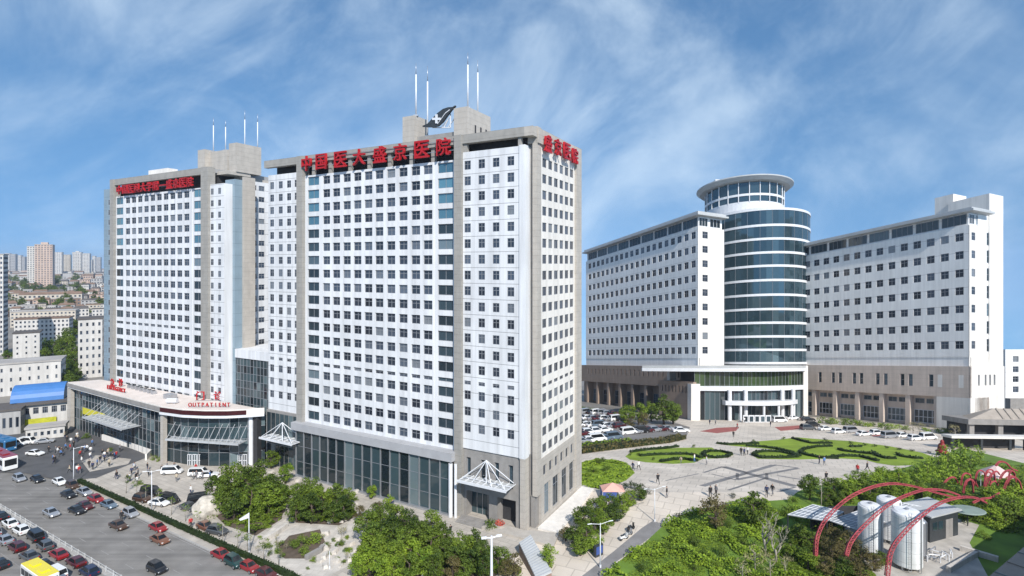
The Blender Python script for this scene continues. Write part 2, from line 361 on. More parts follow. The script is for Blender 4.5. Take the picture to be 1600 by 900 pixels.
us = [-6, -4, -3, -2.4, -2, -1.7, -1.45, -1.25, -1.1, -1.0, -0.9, -0.8, -0.7, -0.62, -0.55, -0.48, -0.4, -0.3, -0.2, -0.1, 0.0, 0.1, 0.2, 0.35, 0.5, 0.7, 0.9, 1.1, 1.4, 1.8, 2.4]
ys = [-320, -150, -40, 30, 60, 80, 95, 108, Y0] + [Y0 + d for d in (20, 45, 75, 110, 150, 200, 260, 340, 450, 600, 800, 1040, 1279.6)] + [1900, 2700, 4000, 6500]
vv = []; ff = []
for j, y in enumerate(ys):
    for u in us:
        x = u * max(y, Y0); vv.append((x, y, gz(x, y) - 0.03))
nu = len(us)
for j in range(len(ys) - 1):
    for i in range(nu - 1):
        if ys[j] >= 1399 and us[i + 1] > -0.6: continue
        ff.append((j * nu + i, j * nu + i + 1, (j + 1) * nu + i + 1, (j + 1) * nu + i))
me = bpy.data.meshes.new('ground'); me.from_pydata(vv, [], ff); me.materials.append(EARTH); me.update()
ob = bpy.data.objects.new('ground', me); COL.objects.link(ob); struct(ob)

def clipY(poly, keep_far):
    o = []
    for i in range(len(poly)):
        a, b = poly[i], poly[(i + 1) % len(poly)]
        ia, ib = (a[1] >= Y0) == keep_far, (b[1] >= Y0) == keep_far
        if ia: o.append(a)
        if ia != ib:
            k = (Y0 - a[1]) / (b[1] - a[1]); o.append((a[0] + (b[0] - a[0]) * k, Y0))
    return o
from mathutils.geometry import tessellate_polygon
def drape(name, poly, off, mt, slope=True, kind='structure', thick=0.0):
    """a sheet lying on the ground (bends with it), optional raised edge"""
    mb = MB()
    for far in (False, True):
        c = clipY(poly, far) if slope else (poly if not far else [])
        if len(c) < 3: continue
        P = [Vector((x, y, (gz(x, y) if slope else 0.0) + off)) for x, y in c]
        for tri in tessellate_polygon([P]): mb.face([P[i] for i in tri], mt)
    if thick:
        for i in range(len(poly)):
            a, b = poly[i], poly[(i + 1) % len(poly)]
            za, zb_ = (gz(*a) if slope else 0.0) + off, (gz(*b) if slope else 0.0) + off
            mb.face([(a[0], a[1], za - thick), (b[0], b[1], zb_ - thick), (b[0], b[1], zb_), (a[0], a[1], za)], KERB)
    o = mb.build(name, fix=False)
    bm = bmesh.new(); bm.from_mesh(o.data)
    for f in bm.faces:
        f.normal_update()
        if f.normal.z < -0.01: f.normal_flip()
    bm.to_mesh(o.data); bm.free()
    o['kind'] = kind
    return o
def pxpoly(pts): return [(G(*p).x, G(*p).y) for p in pts]
def pxflat(pts): return [(GF(*p).x, GF(*p).y) for p in pts]
RD = Vector((0.857, -0.515)); RQ = Vector((0.515, 0.857))
def rp(p, q): return (RD.x * p + RQ.x * q, RD.y * p + RQ.y * q)
def to_rq(v): return (RD.x * v[0] + RD.y * v[1], RQ.x * v[0] + RQ.y * v[1])
QK, QM = 55.0, 42.6
drape('road', [rp(-420, 24), rp(90, 24), rp(90, QK), rp(-420, QK)], 0.0, ASPH, False)
drape('forecourt', [rp(-158, QK + 0.3), rp(25, QK + 0.3), rp(25, 102), rp(-20, 112), rp(-185, 128), rp(-195, 80)], 0.12, PAVE, False, thick=0.14)
drape('kerb', [rp(-158, QK), rp(25, QK), rp(25, QK + 0.3), rp(-158, QK + 0.3)], 0.145, KERB, False, thick=0.16)
drape('side_street', pxflat([(-120, 735), (-60, 668), (60, 660), (130, 664), (185, 690), (233, 714), (150, 748), (95, 752), (40, 740)]), 0.13, ASPH2, False)
drape('street_corner_paving', pxflat([(128, 722), (150, 712), (205, 718), (200, 726), (140, 738)]), 0.134, PAVE, False)
mk = MB()
for ql in (45.4, 48.6, 51.8):
    p = -230
    while p < 40:
        a, b = rp(p, ql), rp(p + 2.6, ql); c, d = rp(p + 2.6, ql + 0.12), rp(p, ql + 0.12)
        mk.face([(*a, 0.006), (*b, 0.006), (*c, 0.006), (*d, 0.006)], LINE); p += 8.5
for ql in (43.3, 54.6):
    a, b, c, d = rp(-230, ql), rp(60, ql), rp(60, ql + 0.12), rp(-230, ql + 0.12); mk.face([(*a, 0.006), (*b, 0.006), (*c, 0.006), (*d, 0.006)], LINE)
for ql in (32.9, 36.0, 39.2):
    a, b, c, d = rp(-230, ql), rp(60, ql), rp(60, ql + 0.12), rp(-230, ql + 0.12); mk.face([(*a, 0.006), (*b, 0.006), (*c, 0.006), (*d, 0.006)], LINE)
struct(mk.build('road_markings', fix=False))
# median strip
drape('median_kerb', [rp(-230, QM - 0.5), rp(60, QM - 0.5), rp(60, QM + 0.5), rp(-230, QM + 0.5)], 0.13, KERB, False, thick=0.15)
# white paths in the park in front of the central tower
drape('park_path', pxflat([(395, 852), (432, 820), (452, 808), (500, 806), (532, 792), (575, 800), (560, 822), (585, 846), (560, 878), (505, 905), (455, 905), (430, 880)]), 0.126, WPAVE, False)
drape('park_bed', pxflat([(430, 862), (452, 838), (500, 828), (508, 848), (478, 874), (445, 874)]), 0.132, SOIL, False)
drape('park_bed', pxflat([(330, 800), (348, 760), (420, 745), (450, 768), (440, 812), (400, 838), (352, 822)]), 0.132, SOIL, False)
drape('park_bed', pxflat([(452, 800), (470, 770), (540, 780), (560, 806), (530, 822), (465, 818)]), 0.132, SOIL, False)
drape('park_bed', pxflat([(560, 905), (550, 870), (580, 830), (620, 812), (680, 832), (760, 862), (800, 880), (830, 905)]), 0.132, SOIL, False)
# paved apron round the corner of the central tower
# the plaza and everything on the slope
drape('plaza', pxpoly([(905, 640), (1080, 652), (1270, 652), (1510, 674), (1605, 690), (1605, 770)]) + pxflat([(1605, 800), (1605, 1150), (700, 1150), (770, 905), (846, 838), (905, 774)]), 0.15, PLAZ)
drape('garden_path', pxflat([(905, 905), (960, 862), (1003, 826), (1020, 815), (1042, 822), (1004, 850), (962, 880), (938, 905)]), 0.166, PLDK)
drape('car_park', pxpoly([(905, 640), (960, 640), (1035, 655), (1078, 668), (1072, 685), (1040, 690), (905, 704)]), 0.158, mat('car_park_asphalt', (0.20, 0.185, 0.175), 0.85, 0.2, 0.2, det=8))
drape('hedge_bed', pxpoly([(905, 704), (1040, 690), (1072, 684), (1060, 690), (985, 699), (905, 711)]), 0.164, SOIL)
st = MB()
def strip(p, q, wd):
    a, b = G(*p), G(*q); d = (b - a); n = Vector((-d.y, d.x, 0)).normalized() * wd / 2
    k = 8
    for i in range(k):
        u, v = a + d * (i / k), a + d * ((i + 1) / k)
        st.face([(w.x, w.y, gz(w.x, w.y) + 0.162) for w in (u - n, v - n, v + n, u + n)], PLDK)
for (p, q, wd) in (((1130, 730), (1243, 761), 2.2), ((1097, 760.5), (1209, 727.5), 1.6), ((1209, 727), (1247, 732), 1.0), ((1247, 732.5), (1150, 750.5), 1.4),
                  ((1099, 739.5), (1129, 730), 0.8), ((1138, 767), (1200, 747), 0.8), ((1214, 744), (1288, 756), 0.9), ((1152, 740), (1152, 750), 0.7),
                  ((1198, 740), (1198, 750), 0.7), ((1112, 741.5), (1150, 751), 0.6), ((1130, 731), (1165, 738), 0.8), ((1040, 752), (1092, 741), 0.5), ((1215, 770), (1243, 762), 0.7)):
    strip(p, q, wd)
struct(st.build('plaza_pattern', fix=False))
drape('red_paving', pxpoly([(1093, 674.5), (1120, 669), (1155, 667.5), (1150, 674), (1120, 677.5)]), 0.17, REDP)
drape('red_paving', pxpoly([(1210, 668), (1258, 664.5), (1262, 670), (1220, 674)]), 0.17, REDP)
drape('red_paving', pxpoly([(1335, 672), (1385, 677), (1396, 682), (1365, 682.5)]), 0.17, REDP)
drape('bright_lawn', pxpoly([(905, 724), (930, 718), (962, 719), (984, 728), (992, 740), (978, 752), (950, 764), (905, 772)]), 0.19, LAWNB, thick=0.2)
drape('flower_lawn', pxpoly([(977, 714), (985, 708), (1012, 705), (1060, 700.5), (1112, 700), (1118, 704), (1142, 708), (1146, 712), (1130, 717), (1098, 718), (1085, 724), (1052, 726), (1010, 723.5), (984, 719)]), 0.19, LAWNB, thick=0.2)
drape('flower_lawn', pxpoly([(1117, 693), (1140, 695.5), (1168, 691.5), (1215, 688), (1245, 684), (1280, 687), (1330, 690), (1390, 698), (1440, 708), (1462, 716), (1440, 727), (1400, 729), (1372, 725), (1352, 719.5), (1316, 717.5), (1250, 719), (1185, 718), (1174, 712), (1186, 706), (1212, 703.5), (1172, 700), (1135, 696.5)]), 0.19, LAWNB, thick=0.2)
GARDEN = pxflat([(938, 905), (964, 881), (1006, 851), (1036, 823), (1062, 807), (1098, 796), (1150, 787), (1232, 782)]) 
GARD2 = pxpoly([(1262, 762), (1330, 752), (1372, 742), (1420, 730), (1475, 712), (1500, 700), (1605, 726)])
drape('garden_lawn', GARDEN + GARD2 + pxflat([(1605, 860), (1605, 1150), (800, 1150)]), 0.20, LAWN, thick=0.2)
drape('tank_yard', pxflat([(1300, 812), (1340, 800), (1440, 795), (1530, 822), (1515, 850), (1545, 905), (1372, 905), (1350, 880), (1330, 845)]), 0.215, mat('yard_concrete', (0.40, 0.37, 0.33), 0.85, 0.3, 0.4, det=8))
# ------------------------------------------------------------------ the two tall hospital towers
A1 = R(61.8)
E1 = (-math.sin(A1), math.cos(A1)); E2 = (math.cos(A1), math.sin(A1))
PA = GF(820.5, 831)
FA = Fr(PA.x, PA.y, E1, E2)
CAPN = 100
class WinSet:
    """windows of one building: the biggest in the picture become parts, the rest one mesh"""
    def __init__(s): s.l = []
    def add(s, F, a, b, c, d, t, gl=None, fr=None, **k): s.l.append((F, a, b, c, d, t, gl or PGLASS, fr or FRAMED, k))
    def build(s, parent, name='window'):
        cm = Vector((0, 0, CAM_H))
        def size(w):
            F, a, b, c, d, t = w[:6]
            p, q = Vector(F(a, t, c)), Vector(F(b, t, d)); y = max(5, (p.y + q.y) / 2)
            return abs(p.x / p.y - q.x / q.y) * (d - c) / y
        ws = sorted(s.l, key=size, reverse=True)
        for w in ws[:CAPN]:
            mb = MB(); window(mb, *w[:6], w[6], w[7], **w[8]); mb.build(name, parent, fix=False)
        if len(ws) > CAPN:
            mb = MB()
            for w in ws[CAPN:]: window(mb, *w[:6], w[6], w[7], **w[8])
            o = mb.build(name + '_rows', parent, fix=False); o['kind'] = 'stuff'
def cols_from_px(F, pxs, half, t=0.0): return [(F.s_of(p, t) - half, F.s_of(p, t) + half) for p in pxs]
# heights of the rows, read at the right section
sR = FA.s_of(798)
rowpx = [251.4 + 25.6 * i for i in range(14)] + [626, 652.5, 679, 706]
ZROW = [FA.z_of(p, sR) for p in rowpx]
ZSH = FA.z_of(606, sR)
HW, HH = 0.74, 0.88
def rows_for(hh, short=0.38): return [(z - hh, z + hh) for z in ZROW] + [(ZSH - short, ZSH + short)]
ZPOD = FA.z_of(714, FA.s_of(815)); ZW = FA.z_of(228, FA.s_of(812)); ZTOP = FA.z_of(198.5, FA.s_of(820))
ZB = ZTOP - 1.75; ZWC = ZROW[0] + 1.4
def sorted_unique(l): return sorted(l)

def tower_front(root, F, secs, pil, ws, zlow, zw, ztop):
    pass

rootA = thing('hospital_tower', 'tallest white tower at centre with beige pilasters and a black leaf emblem on its roof', 'tower', (PA.x, PA.y, 0))
GREYC = mat('grey_cornice', (0.36, 0.36, 0.37), 0.6, 0.08, 0.5)
wsA = WinSet(); wall = MB(); trim = MB(); dark = MB(); bays = []
# section limits along the front
sRL = FA.s_of(723.5); sP0 = sRL; sP1 = FA.s_of(712.5)      # right section from 0 to sRL, pilaster to sP1
sC0 = sP1; sC1 = FA.s_of(476); sQ1 = FA.s_of(467); sL1 = FA.s_of(414.5)
rows = rows_for(HH)
# right section
cR = cols_from_px(FA, [798, 775, 752.5, 730.5], HW)
facade(wall, FA, 0.0, sRL, ZPOD, ZW, 0.0, (cR, rows), 0.16, PANEL)
for c in cR:
    for r in rows: wsA.add(FA, *c, *r, 0.14)
wall.box(FA, 0.004, sRL - 0.004, 0.165, 4.0, ZPOD, ZW, WHITE)
# plain corner strip, slightly proud
wall.box(FA, -0.05, 1.15, -0.22, 1.6, ZPOD - 0.3, ZW + 0.15, WHITE)
# central section: deep white grid
zhl = FA.z_of(703, sP1) - 0.1
cen = [FA.s_of(p) for p in (668, 649, 629.5, 610.5, 592, 575, 558, 541.5, 525, 509.5)]
HWc = 0.355 * (cen[9] - cen[0]) / 9; HHc = 0.98
cC = [(s - HWc, s + HWc) for s in cen]
rowsC = [(z - HHc, z + HHc * 0.9) for z in ZROW] + [(ZSH - 0.42, ZSH + 0.38)]
sb0, sb1 = FA.s_of(708), FA.s_of(683); sb2, sb3 = FA.s_of(498), FA.s_of(480)
facade(wall, FA, sb1 + 0.9, sb2 - 0.7, zhl, ZWC, 0.10, (cC, rowsC), 0.34, WHITE)
for c in cC:
    for r in rowsC: wsA.add(FA, *c, *r, 0.40)
# glazed stair bays either side, one window per storey between white spandrels
rowsB = [(z - 1.02, z + 1.02) for z in ZROW] + [(ZSH - 0.42, ZSH + 0.42)]
for (a, b, lo, hi) in ((sb0 + 0.1, sb1 - 0.05, sP1, sb1 + 0.9), (sb2 + 0.05, sb3, sb2 - 0.7, sC1)):
    facade(wall, FA, lo, hi, zhl, ZWC, 0.16, ([(a, b)], rowsB), 0.40, WHITE)
    for r in rowsB: wsA.add(FA, a, b, *r, 0.45, BLUEG if (r[0] > ZROW[4]) else BAYG, FRAMED, trans=0.0, fw=0.1)
wall.box(FA, sP1 + 0.005, sC1 - 0.005, 0.62, 5.0, zhl - 0.4, ZWC, WHITE)
# left section
cL = cols_from_px(FA, [459.5, 451.5, 438.5, 425.0], 0.58, 0.9)
cL = [(FA.s_of(p, 0.9) - 0.72, FA.s_of(p, 0.9) + 0.72) for p in (463.5, 451.5, 438.5, 425.0)]
facade(wall, FA, sQ1, sL1, ZPOD, ZW, 0.9, (cL, rows), 0.14, PANEL)
for c in cL:
    for r in rows: wsA.add(FA, *c, *r, 1.02)
wall.box(FA, sQ1 + 0.005, sL1 - 0.004, 1.045, 18.0, ZPOD, ZW, WHITE)
wall.build('wall', rootA)
# beige pilasters, corner pylon, roof beam
pl = MB(); pl.box(FA, sP0 + 0.003, sP1 - 0.003, -0.75, 1.0, 0.05, ZTOP - 0.02, BEIGESHD); pl.build('pilaster', rootA)
pl = MB(); pl.box(FA, sC1 + 0.003, sQ1 - 0.003, -0.75, 1.4, 0.05, ZTOP - 0.02, BEIGESHD); pl.build('pilaster', rootA)
FY = FA.s_of
sY0 = FA.s_of(829.5, 1.6); sY1 = FA.s_of(839.5, 1.6)      # pylon right of the corner (negative s)
trim.box(FA, sY1, 0.02, -0.35, 1.55, ZB, ZTOP, BEIGE)
trim.box(FA, 0.02, sL1, -0.35, 0.85, ZB, ZTOP, BEIGESHD)
trim.build('roof_beam', rootA)
for (s0, s1) in ((0.9, 1.5), (sRL - 0.9, sRL - 0.02)):
    q = MB(); q.box(FA, s0, s1, 0.0, 0.8, ZW + 0.01, ZB - 0.01, BEIGESHD); q.build('roof_post', rootA)
dark.box(FA, sY1 + 0.5, sL1 - 0.3, 3.2, 17.0, ZWC - 0.6, ZB + 0.5, VOID); dark.build('roof_void', rootA)
rf = MB(); rf.box(FA, sY1 + 0.3, sL1 - 0.2, 0.86, 17.4, ZB + 0.52, ZTOP - 0.4, ROOFG); rf.build('roof', rootA)
# sunken strip between the corner and the pylon, then the lit right face
FR_O = FA(sY1, 1.6, 0); FR = Fr(FR_O[0], FR_O[1], E2, E1)           # s runs away along the right face, t inwards
sEnd = FR.s_of(906.5)
pyl = MB()
ZPY = FR.z_of(777, 0)
pyl.box(FR, 0, 1.75, 0, -sY1 - 0.75, ZPY, ZTOP + 0.35, BEIGE)
pyl.build('corner_pylon', rootA)
rec = MB(); rec.box(FR, 0.6, 6, -sY1 - 0.74, -sY1 + 0.6, 0.05, ZB, GREYSHD); rec.build('recess_wall', rootA)
fw = MB()
sf0 = 1.75; sf1 = FR.s_of(898.5)
zfl = FR.z_of(606, sf0 + 0.4)
n6 = 6
pitch = (sf1 - sf0 - 0.6) / n6
cF = [(sf0 + 0.45 + pitch * i + 0.35, sf0 + 0.45 + pitch * i + pitch - 0.5) for i in range(n6)]
ZPR = ZROW[-1] - 1.6
facade(fw, FR, sf0, sf1, ZPR, ZW + 0.6, 0.12, (cF, rows), 0.2, CREAM)
fw.box(FR, sf0 + 0.004, sf1 - 0.004, 0.33, 14.0, ZPR, ZW + 0.6, CREAM)
for c in cF:
    for r in rows: wsA.add(FR, *c, *r, 0.30, mull=1, trans=0, fw=0.12)
# stone below with slim windows and four tall ones
slim = [(sf0 + 0.45 + pitch * i + 0.45, sf0 + 0.45 + pitch * i + pitch - 0.7) for i in range(n6)]
zs = ZPR - 3.3
facade(fw, FR, sf0, sf1, ZPR - 4.6, ZPR, 0.0, (slim, [(zs - 0.4, zs + 1.7)]), 0.4, BEIGE)
for c in slim: wsA.add(FR, *c, zs - 0.4, zs + 1.7, 0.38, trans=0, mull=0)
big = [(FR.s_of(p0), FR.s_of(p1)) for (p0, p1) in ((850.5, 859.5), (863.5, 874), (877.5, 887), (889.5, 897.5))]
facade(fw, FR, sf0, sf1, 0.05, ZPR - 4.6, 0.0, (big, [(1.3, ZPR - 5.4)]), 0.5, BEIGE)
fw.box(FR, sf0 + 0.004, sf1 - 0.004, 0.52, 14.0, 0.05, ZPR - 0.004, GREYSHD)
for c in big: wsA.add(FR, *c, 1.3, ZPR - 5.4, 0.45, BAYG, FRAMED, mull=2, trans=0.7)
fw.box(FR, sf1, sEnd, -0.35, 14.0, 0.05, ZTOP, BEIGE)
fw.box(FR, 0.0, sf1, -0.30, 2.0, ZW + 0.62, ZTOP - 0.01, BEIGE)
fw.box(FR, 0.3, 1.75, 0.6, -sY1 - 0.3, 0.05, ZPY - 0.02, GREYSHD)
fw.build('stone_wall', rootA)
# stone base under the right section, shade put into its grey; slits and entrance
bs = MB()
slits = [(FA.s_of(p) - 0.5, FA.s_of(p) + 0.5) for p in (797, 775, 754, 731)]
zsl0 = FA.z_of(765, FA.s_of(797)); zsl1 = FA.z_of(728, FA.s_of(797))
ent = [(FA.s_of(805), FA.s_of(776)), (FA.s_of(763), FA.s_of(728))]
facade(bs, FA, 0.0, sRL, zsl0 - 0.5, ZPOD - 0.004, 0.25, (slits, [(zsl0, zsl1)]), 0.5, GREYSHD)
facade(bs, FA, 0.0, sRL, 0.05, zsl0 - 0.5, 0.25, (ent, [(0.05, 5.2)]), 2.2, GREYSHD)
bs.box(FA, 0.004, sRL - 0.004, 2.46, 5, 0.05, ZPOD - 0.01, VOID)
bs.box(FA, -0.05, 1.0, -0.2, 1.5, 0.05, ZPOD - 0.32, BEIGE)
bs.build('stone_base', rootA)
for c in slits: wsA.add(FA, *c, zsl0, zsl1, 0.7, BAYG, FRAMED, mull=0, trans=0.3)
q = MB(); q.box(FA, ent[1][0] + 0.1, ent[1][1] - 0.1, 2.2, 2.3, 0.06, 5.1, CURT)
for i in range(5):
    x = ent[1][0] + (ent[1][1] - ent[1][0]) * i / 4; q.box(FA, x - 0.06, x + 0.06, 2.1, 2.19, 0.06, 5.1, STEELG)
q.build('entrance_doors', rootA)
# tall glazed hall under the central section
zh = zhl - 0.005
hl = MB(); s0h, s1h = sP1 + 0.3, sC1 + 1.2
hl.box(FA, sP1 - 0.3, sQ1 + 0.4, -2.0, 0.9, zh - 1.75, zh, GREYC); hl.build('hall_cornice', rootA)
hg = MB(); nP = 17; hz = zh - 1.76
for i in range(nP):
    a = s0h + (s1h - s0h) * i / nP; b = s0h + (s1h - s0h) * (i + 1) / nP
    hg.face([FA(a + 0.05, -1.3, 0.5), FA(b - 0.05, -1.3, 0.5), FA(b - 0.05, -1.3, hz), FA(a + 0.05, -1.3, hz)], CURT)
hg.build('hall_glazing', rootA, fix=False)
hm = MB()
for i in range(nP + 1):
    a = s0h + (s1h - s0h) * i / nP; hm.box(FA, a - 0.11, a + 0.11, -1.55, -1.28, 0.3, hz, STEELG)
for z in (3.6, 7.2): hm.box(FA, s0h, s1h, -1.36, -1.303, z, z + 0.07, FRAMED)
hm.box(FA, s0h - 0.3, s1h + 0.2, -1.9, -1.1, 0.02, 0.48, STEELG)
hm.build('hall_mullions', rootA)
q = MB(); q.tube([FA(sP1 + 0.15, -1.7, 0.05), FA(sP1 + 0.15, -1.7, zh - 2.12)], 0.42, STEEL, 14); q.build('hall_column', rootA, smooth=False)
q = MB(); q.tube([FA(sP1 - 0.9, -1.5, 0.05), FA(sP1 - 0.9, -1.5, zh - 2.12)], 0.3, STEEL, 14); q.build('hall_column', rootA)
ib = MB(); ib.box(FA, s0h, s1h, -0.9, 4.9, 0.05, zhl - 0.5, VOID); ib.build('hall_interior', rootA)
# grey glazed base under the left section
lb = MB(); lb.box(FA, sQ1 + 0.41, sL1 + 0.05, 0.35, 6, 0.05, ZPOD - 0.01, GREYSHD)
lb.build('side_base', rootA)
lg = MB()
for i in range(7):
    a = sQ1 + 0.8 + (sL1 - sQ1 - 1.0) * i / 7; b = sQ1 + 0.8 + (sL1 - sQ1 - 1.0) * (i + 1) / 7
    for (z0, z1) in ((0.4, 5.5), (5.7, ZPOD - 0.6)):
        lg.face([FA(a + 0.08, 0.3, z0), FA(b - 0.08, 0.3, z0), FA(b - 0.08, 0.3, z1), FA(a + 0.08, 0.3, z1)], CURT)
lg.build('side_glazing', rootA, fix=False)
wsA.build(rootA)
# roof blocks of tower A
def roof_block(root, F, pxl, pxr, pytop, t, depth, zbase, mt=BEIGE, pxback=None):
    a = F.s_of(pxr, t); b = F.s_of(pxl, t); zt = F.z_of(pytop, a, t)
    q = MB(); q.box(F, a, b, t, t + depth, zbase, zt, mt); q.build('roof_block', root)
    return a, b, zt
rbR = roof_block(rootA, FA, 709, 730, 166, 4.0, 9.5, ZTOP - 0.41)
rbL = roof_block(rootA, FA, 629, 647.5, 180, 4.0, 4.5, ZTOP - 0.41)
rbM = roof_block(rootA, FA, 652, 709.5, 206, 5.0, 3.0, ZTOP - 0.41, GREYSHD)
q = MB()
for i in range(3):
    t0 = 5.3 + 2.2 * i + 1.6; q.box(FA, rbR[0] - 0.02, rbR[0] + 0.1, t0, t0 + 0.6, rbR[2] - 5.6, rbR[2] - 3.2, VOID)
q.build('roof_block_window', rootA)
def mast(x, y, z0, z1, label, group, rad=0.17):
    root = thing('roof_mast', label, 'mast', (x, y, z0), group)
    q = MB(); q.tube([(x, y, z0 + 0.3), (x, y, z0 + (z1 - z0) * 0.78)], rad, STEEL, 8); q.build('pole', root, smooth=True)
    q = MB(); q.tube([(x, y, z0 + (z1 - z0) * 0.78), (x, y, z1)], [0.09, 0.03], STEELG, 6); q.build('tip', root, smooth=True)
    q = MB(); q.box(WORLD, x - 0.5, x + 0.5, y - 0.5, y + 0.5, z0, z0 + 0.3, STEELG); q.build('base_plate', root)
def mast_on(F, px, t, pyb, pyt, label, group, zb=None):
    s = F.s_of(px, t); x, y, _ = F(s, t, 0); z0 = zb if zb is not None else F.z_of(pyb, s, t); z1 = F.z_of(pyt, s, t)
    mast(x, y, z0, z1, label, group, 0.17 if F is FA else 0.14)
gA = 'masts on the roof of the central tower'
mast_on(FA, 650, 5.0, 182, 98, 'white mast on the small roof block left of the leaf emblem', gA, rbL[2])
mast_on(FA, 668, 6.2, 190, 103, 'white mast beside the tail of the leaf emblem, right one of the lower pair', gA, rbM[2])
mast_on(FA, 731, 5.6, 168, 82, 'tallest mast on the big roof block right of the leaf emblem', gA, rbR[2])
mast_on(FA, 746.5, 12.0, 172, 94, 'white mast at the right rear of the big roof block beside the emblem', gA, rbR[2])
for pp in (489, 515, 546, 576, 608, 642, 676):
    a = FA.s_of(pp); q = MB(); q.box(FA, a - 0.45, a + 0.45, 0.1, 0.8, ZWC + 0.01, ZB - 0.01, BEIGESHD); q.build('roof_post', rootA)
# leaf emblem
em = thing('roof_emblem', 'black leaf-shaped emblem with a white cross standing between the roof blocks', 'emblem', FA(rbM[0] + 2, 4.4, rbM[2]))
te = 4.3
def EP(px, py, dt=0.0):
    s = FA.s_of(px, te); return FA(s, te + dt, FA.z_of(py, s, te))
topc = [(660, 196.5), (668, 193), (676, 184), (684, 176), (692, 170), (700, 167.5), (707, 167), (711, 164.5)]
botc = [(660, 198), (668, 198.5), (676, 198.5), (684, 197), (692, 190), (699, 180), (705, 172), (711, 166)]
q = MB()
ins_t = [(a[0], a[1] + 0.10 * (b[1] - a[1])) for a, b in zip(topc, botc)]
for i in range(7):
    for d in (0.0,):
        A_, B_, C_, D_ = topc[i], topc[i + 1], botc[i + 1], botc[i]
        q.hexa([EP(*D_), EP(*C_), EP(*C_, 0.5), EP(*D_, 0.5), EP(*A_), EP(*B_), EP(*B_, 0.5), EP(*A_, 0.5)], DARKMET)
q.build('leaf_plate', em)
q = MB()
def bandp(pts, wd, mt, dt):
    for i in range(len(pts) - 1):
        a, b = pts[i], pts[i + 1]
        q.hexa([EP(a[0], a[1] + wd, dt), EP(b[0], b[1] + wd, dt), EP(b[0], b[1] + wd, dt + 0.1), EP(a[0], a[1] + wd, dt + 0.1),
                EP(a[0], a[1], dt), EP(b[0], b[1], dt), EP(b[0], b[1], dt + 0.1), EP(a[0], a[1], dt + 0.1)], mt)
bandp([(684, 193), (690, 185), (696, 176.5), (703, 171)], 1.3, STEEL, -0.14)
q.build('leaf_vein', em)
q = MB()
def prect(x0, x1, y0, y1, dt): q.hexa([EP(x0, y1, dt), EP(x1, y1, dt), EP(x1, y1, dt + 0.14), EP(x0, y1, dt + 0.14), EP(x0, y0, dt), EP(x1, y0, dt), EP(x1, y0, dt + 0.14), EP(x0, y0, dt + 0.14)], STEEL)
prect(680.8, 684.2, 179, 193, -0.2); prect(676, 680.8, 184.2, 187.8, -0.2); prect(684.2, 689, 184.2, 187.8, -0.2)
q.build('cross', em)
q = MB()
for (a, b) in (((672, 198), (700, 198)), ((686, 198), (700, 180)), ((700, 198), (700, 176)), ((690, 198), (696, 186)), ((696, 198), (706, 184)), ((706, 198), (706, 170))):
    q.tube([EP(*a, 0.9), EP(*b, 0.9)], 0.12, STEEL, 5)
q.build('support_truss', em)
# ---- raised writing
FONTM = {}
def glyph_mesh(ch, h, depth, bold=0.0):
    c = bpy.data.curves.new('glyph', 'FONT'); c.body = ch; c.size = 1.0; c.extrude = depth / 2; c.offset = bold
    c.resolution_u = 3; c.fill_mode = 'BOTH'
    o = bpy.data.objects.new('glyph', c); COL.objects.link(o)
    dg = bpy.context.evaluated_depsgraph_get(); dg.update()
    me = bpy.data.meshes.new_from_object(o.evaluated_get(dg)); bpy.data.objects.remove(o)
    if not len(me.vertices): return me
    xs = [v.co.x for v in me.vertices]; ys = [v.co.y for v in me.vertices]
    return me, min(xs), max(xs), min(ys), max(ys)
def writing(root, chars, positions, h, depth, mt, wscale=1.0, bold=0.012, name='letter'):
    """positions: function i -> (point at the foot centre, right vector); letters stand upright"""
    for i, ch in enumerate(chars):
        if ch == ' ': continue
        g = glyph_mesh(ch, h, depth / h, bold)
        if not isinstance(g, tuple): continue
        me, x0, x1, y0, y1 = g
        p, rt = positions(i); rt = Vector((rt[0], rt[1], 0)).normalized(); up = Vector((0, 0, 1)); nn = rt.cross(up)
        k = h / max(y1 - y0, 0.5 if ch != '一' else 0.9)
        for v in me.vertices:
            a = (v.co.x - (x0 + x1) / 2) * k * wscale; b = (v.co.y - y0) * k; c = v.co.z * h
            if ch in '一': b = (v.co.y - y0) * k + h * 0.42
            v.co = Vector(p) + rt * a + up * b + nn * c - Vector(root['origin'])
        me.materials.clear(); me.materials.append(mt)
        o = bpy.data.objects.new(name, me); COL.objects.link(o); o.parent = root
        o['world_built'] = 1; o['origin'] = root['origin']
sg = thing('roof_sign', 'row of eight large red Chinese characters along the top of the central tower', 'sign', FA(FA.s_of(590, -0.9), -0.9, ZB - 2), None)
pxs = [479, 502, 532, 561, 593, 625, 659, 693]
zl = FA.z_of(243, FA.s_of(693, -0.9), -0.9)
writing(sg, '中国医大盛京医院', lambda i: (FA(FA.s_of(pxs[i], -0.9), -0.9, zl), (-E1[0], -E1[1])), 3.55, 0.5, REDSIGN, 0.98, 0.010, 'character')
q = MB()
for z in (zl + 0.9, zl + 2.9): q.box(FA, sP1, sC1 + 0.3, -0.62, -0.5, z, z + 0.1, STEELG)
q.build('sign_rail', sg)
sg = thing('roof_sign', 'four large red Chinese characters atop the narrow sunlit side of the central tower', 'sign', FR(8, -0.7, ZW), None)
zl2 = ZW + 0.2
px4 = [856.5, 872, 886, 898.5]
writing(sg, '盛京医院', lambda i: (FR(FR.s_of(px4[i], -0.75), -0.75, FR.z_of([238, 243, 249, 256][i], FR.s_of(px4[i], -0.75), -0.75)), E2), 3.3, 0.4, REDSIGN, 1.0, 0.010, 'character')
q = MB(); q.box(FR, 2, sf1, -0.5, -0.35, zl2 + 1.5, zl2 + 1.6, STEELG); q.build('sign_rail', sg)
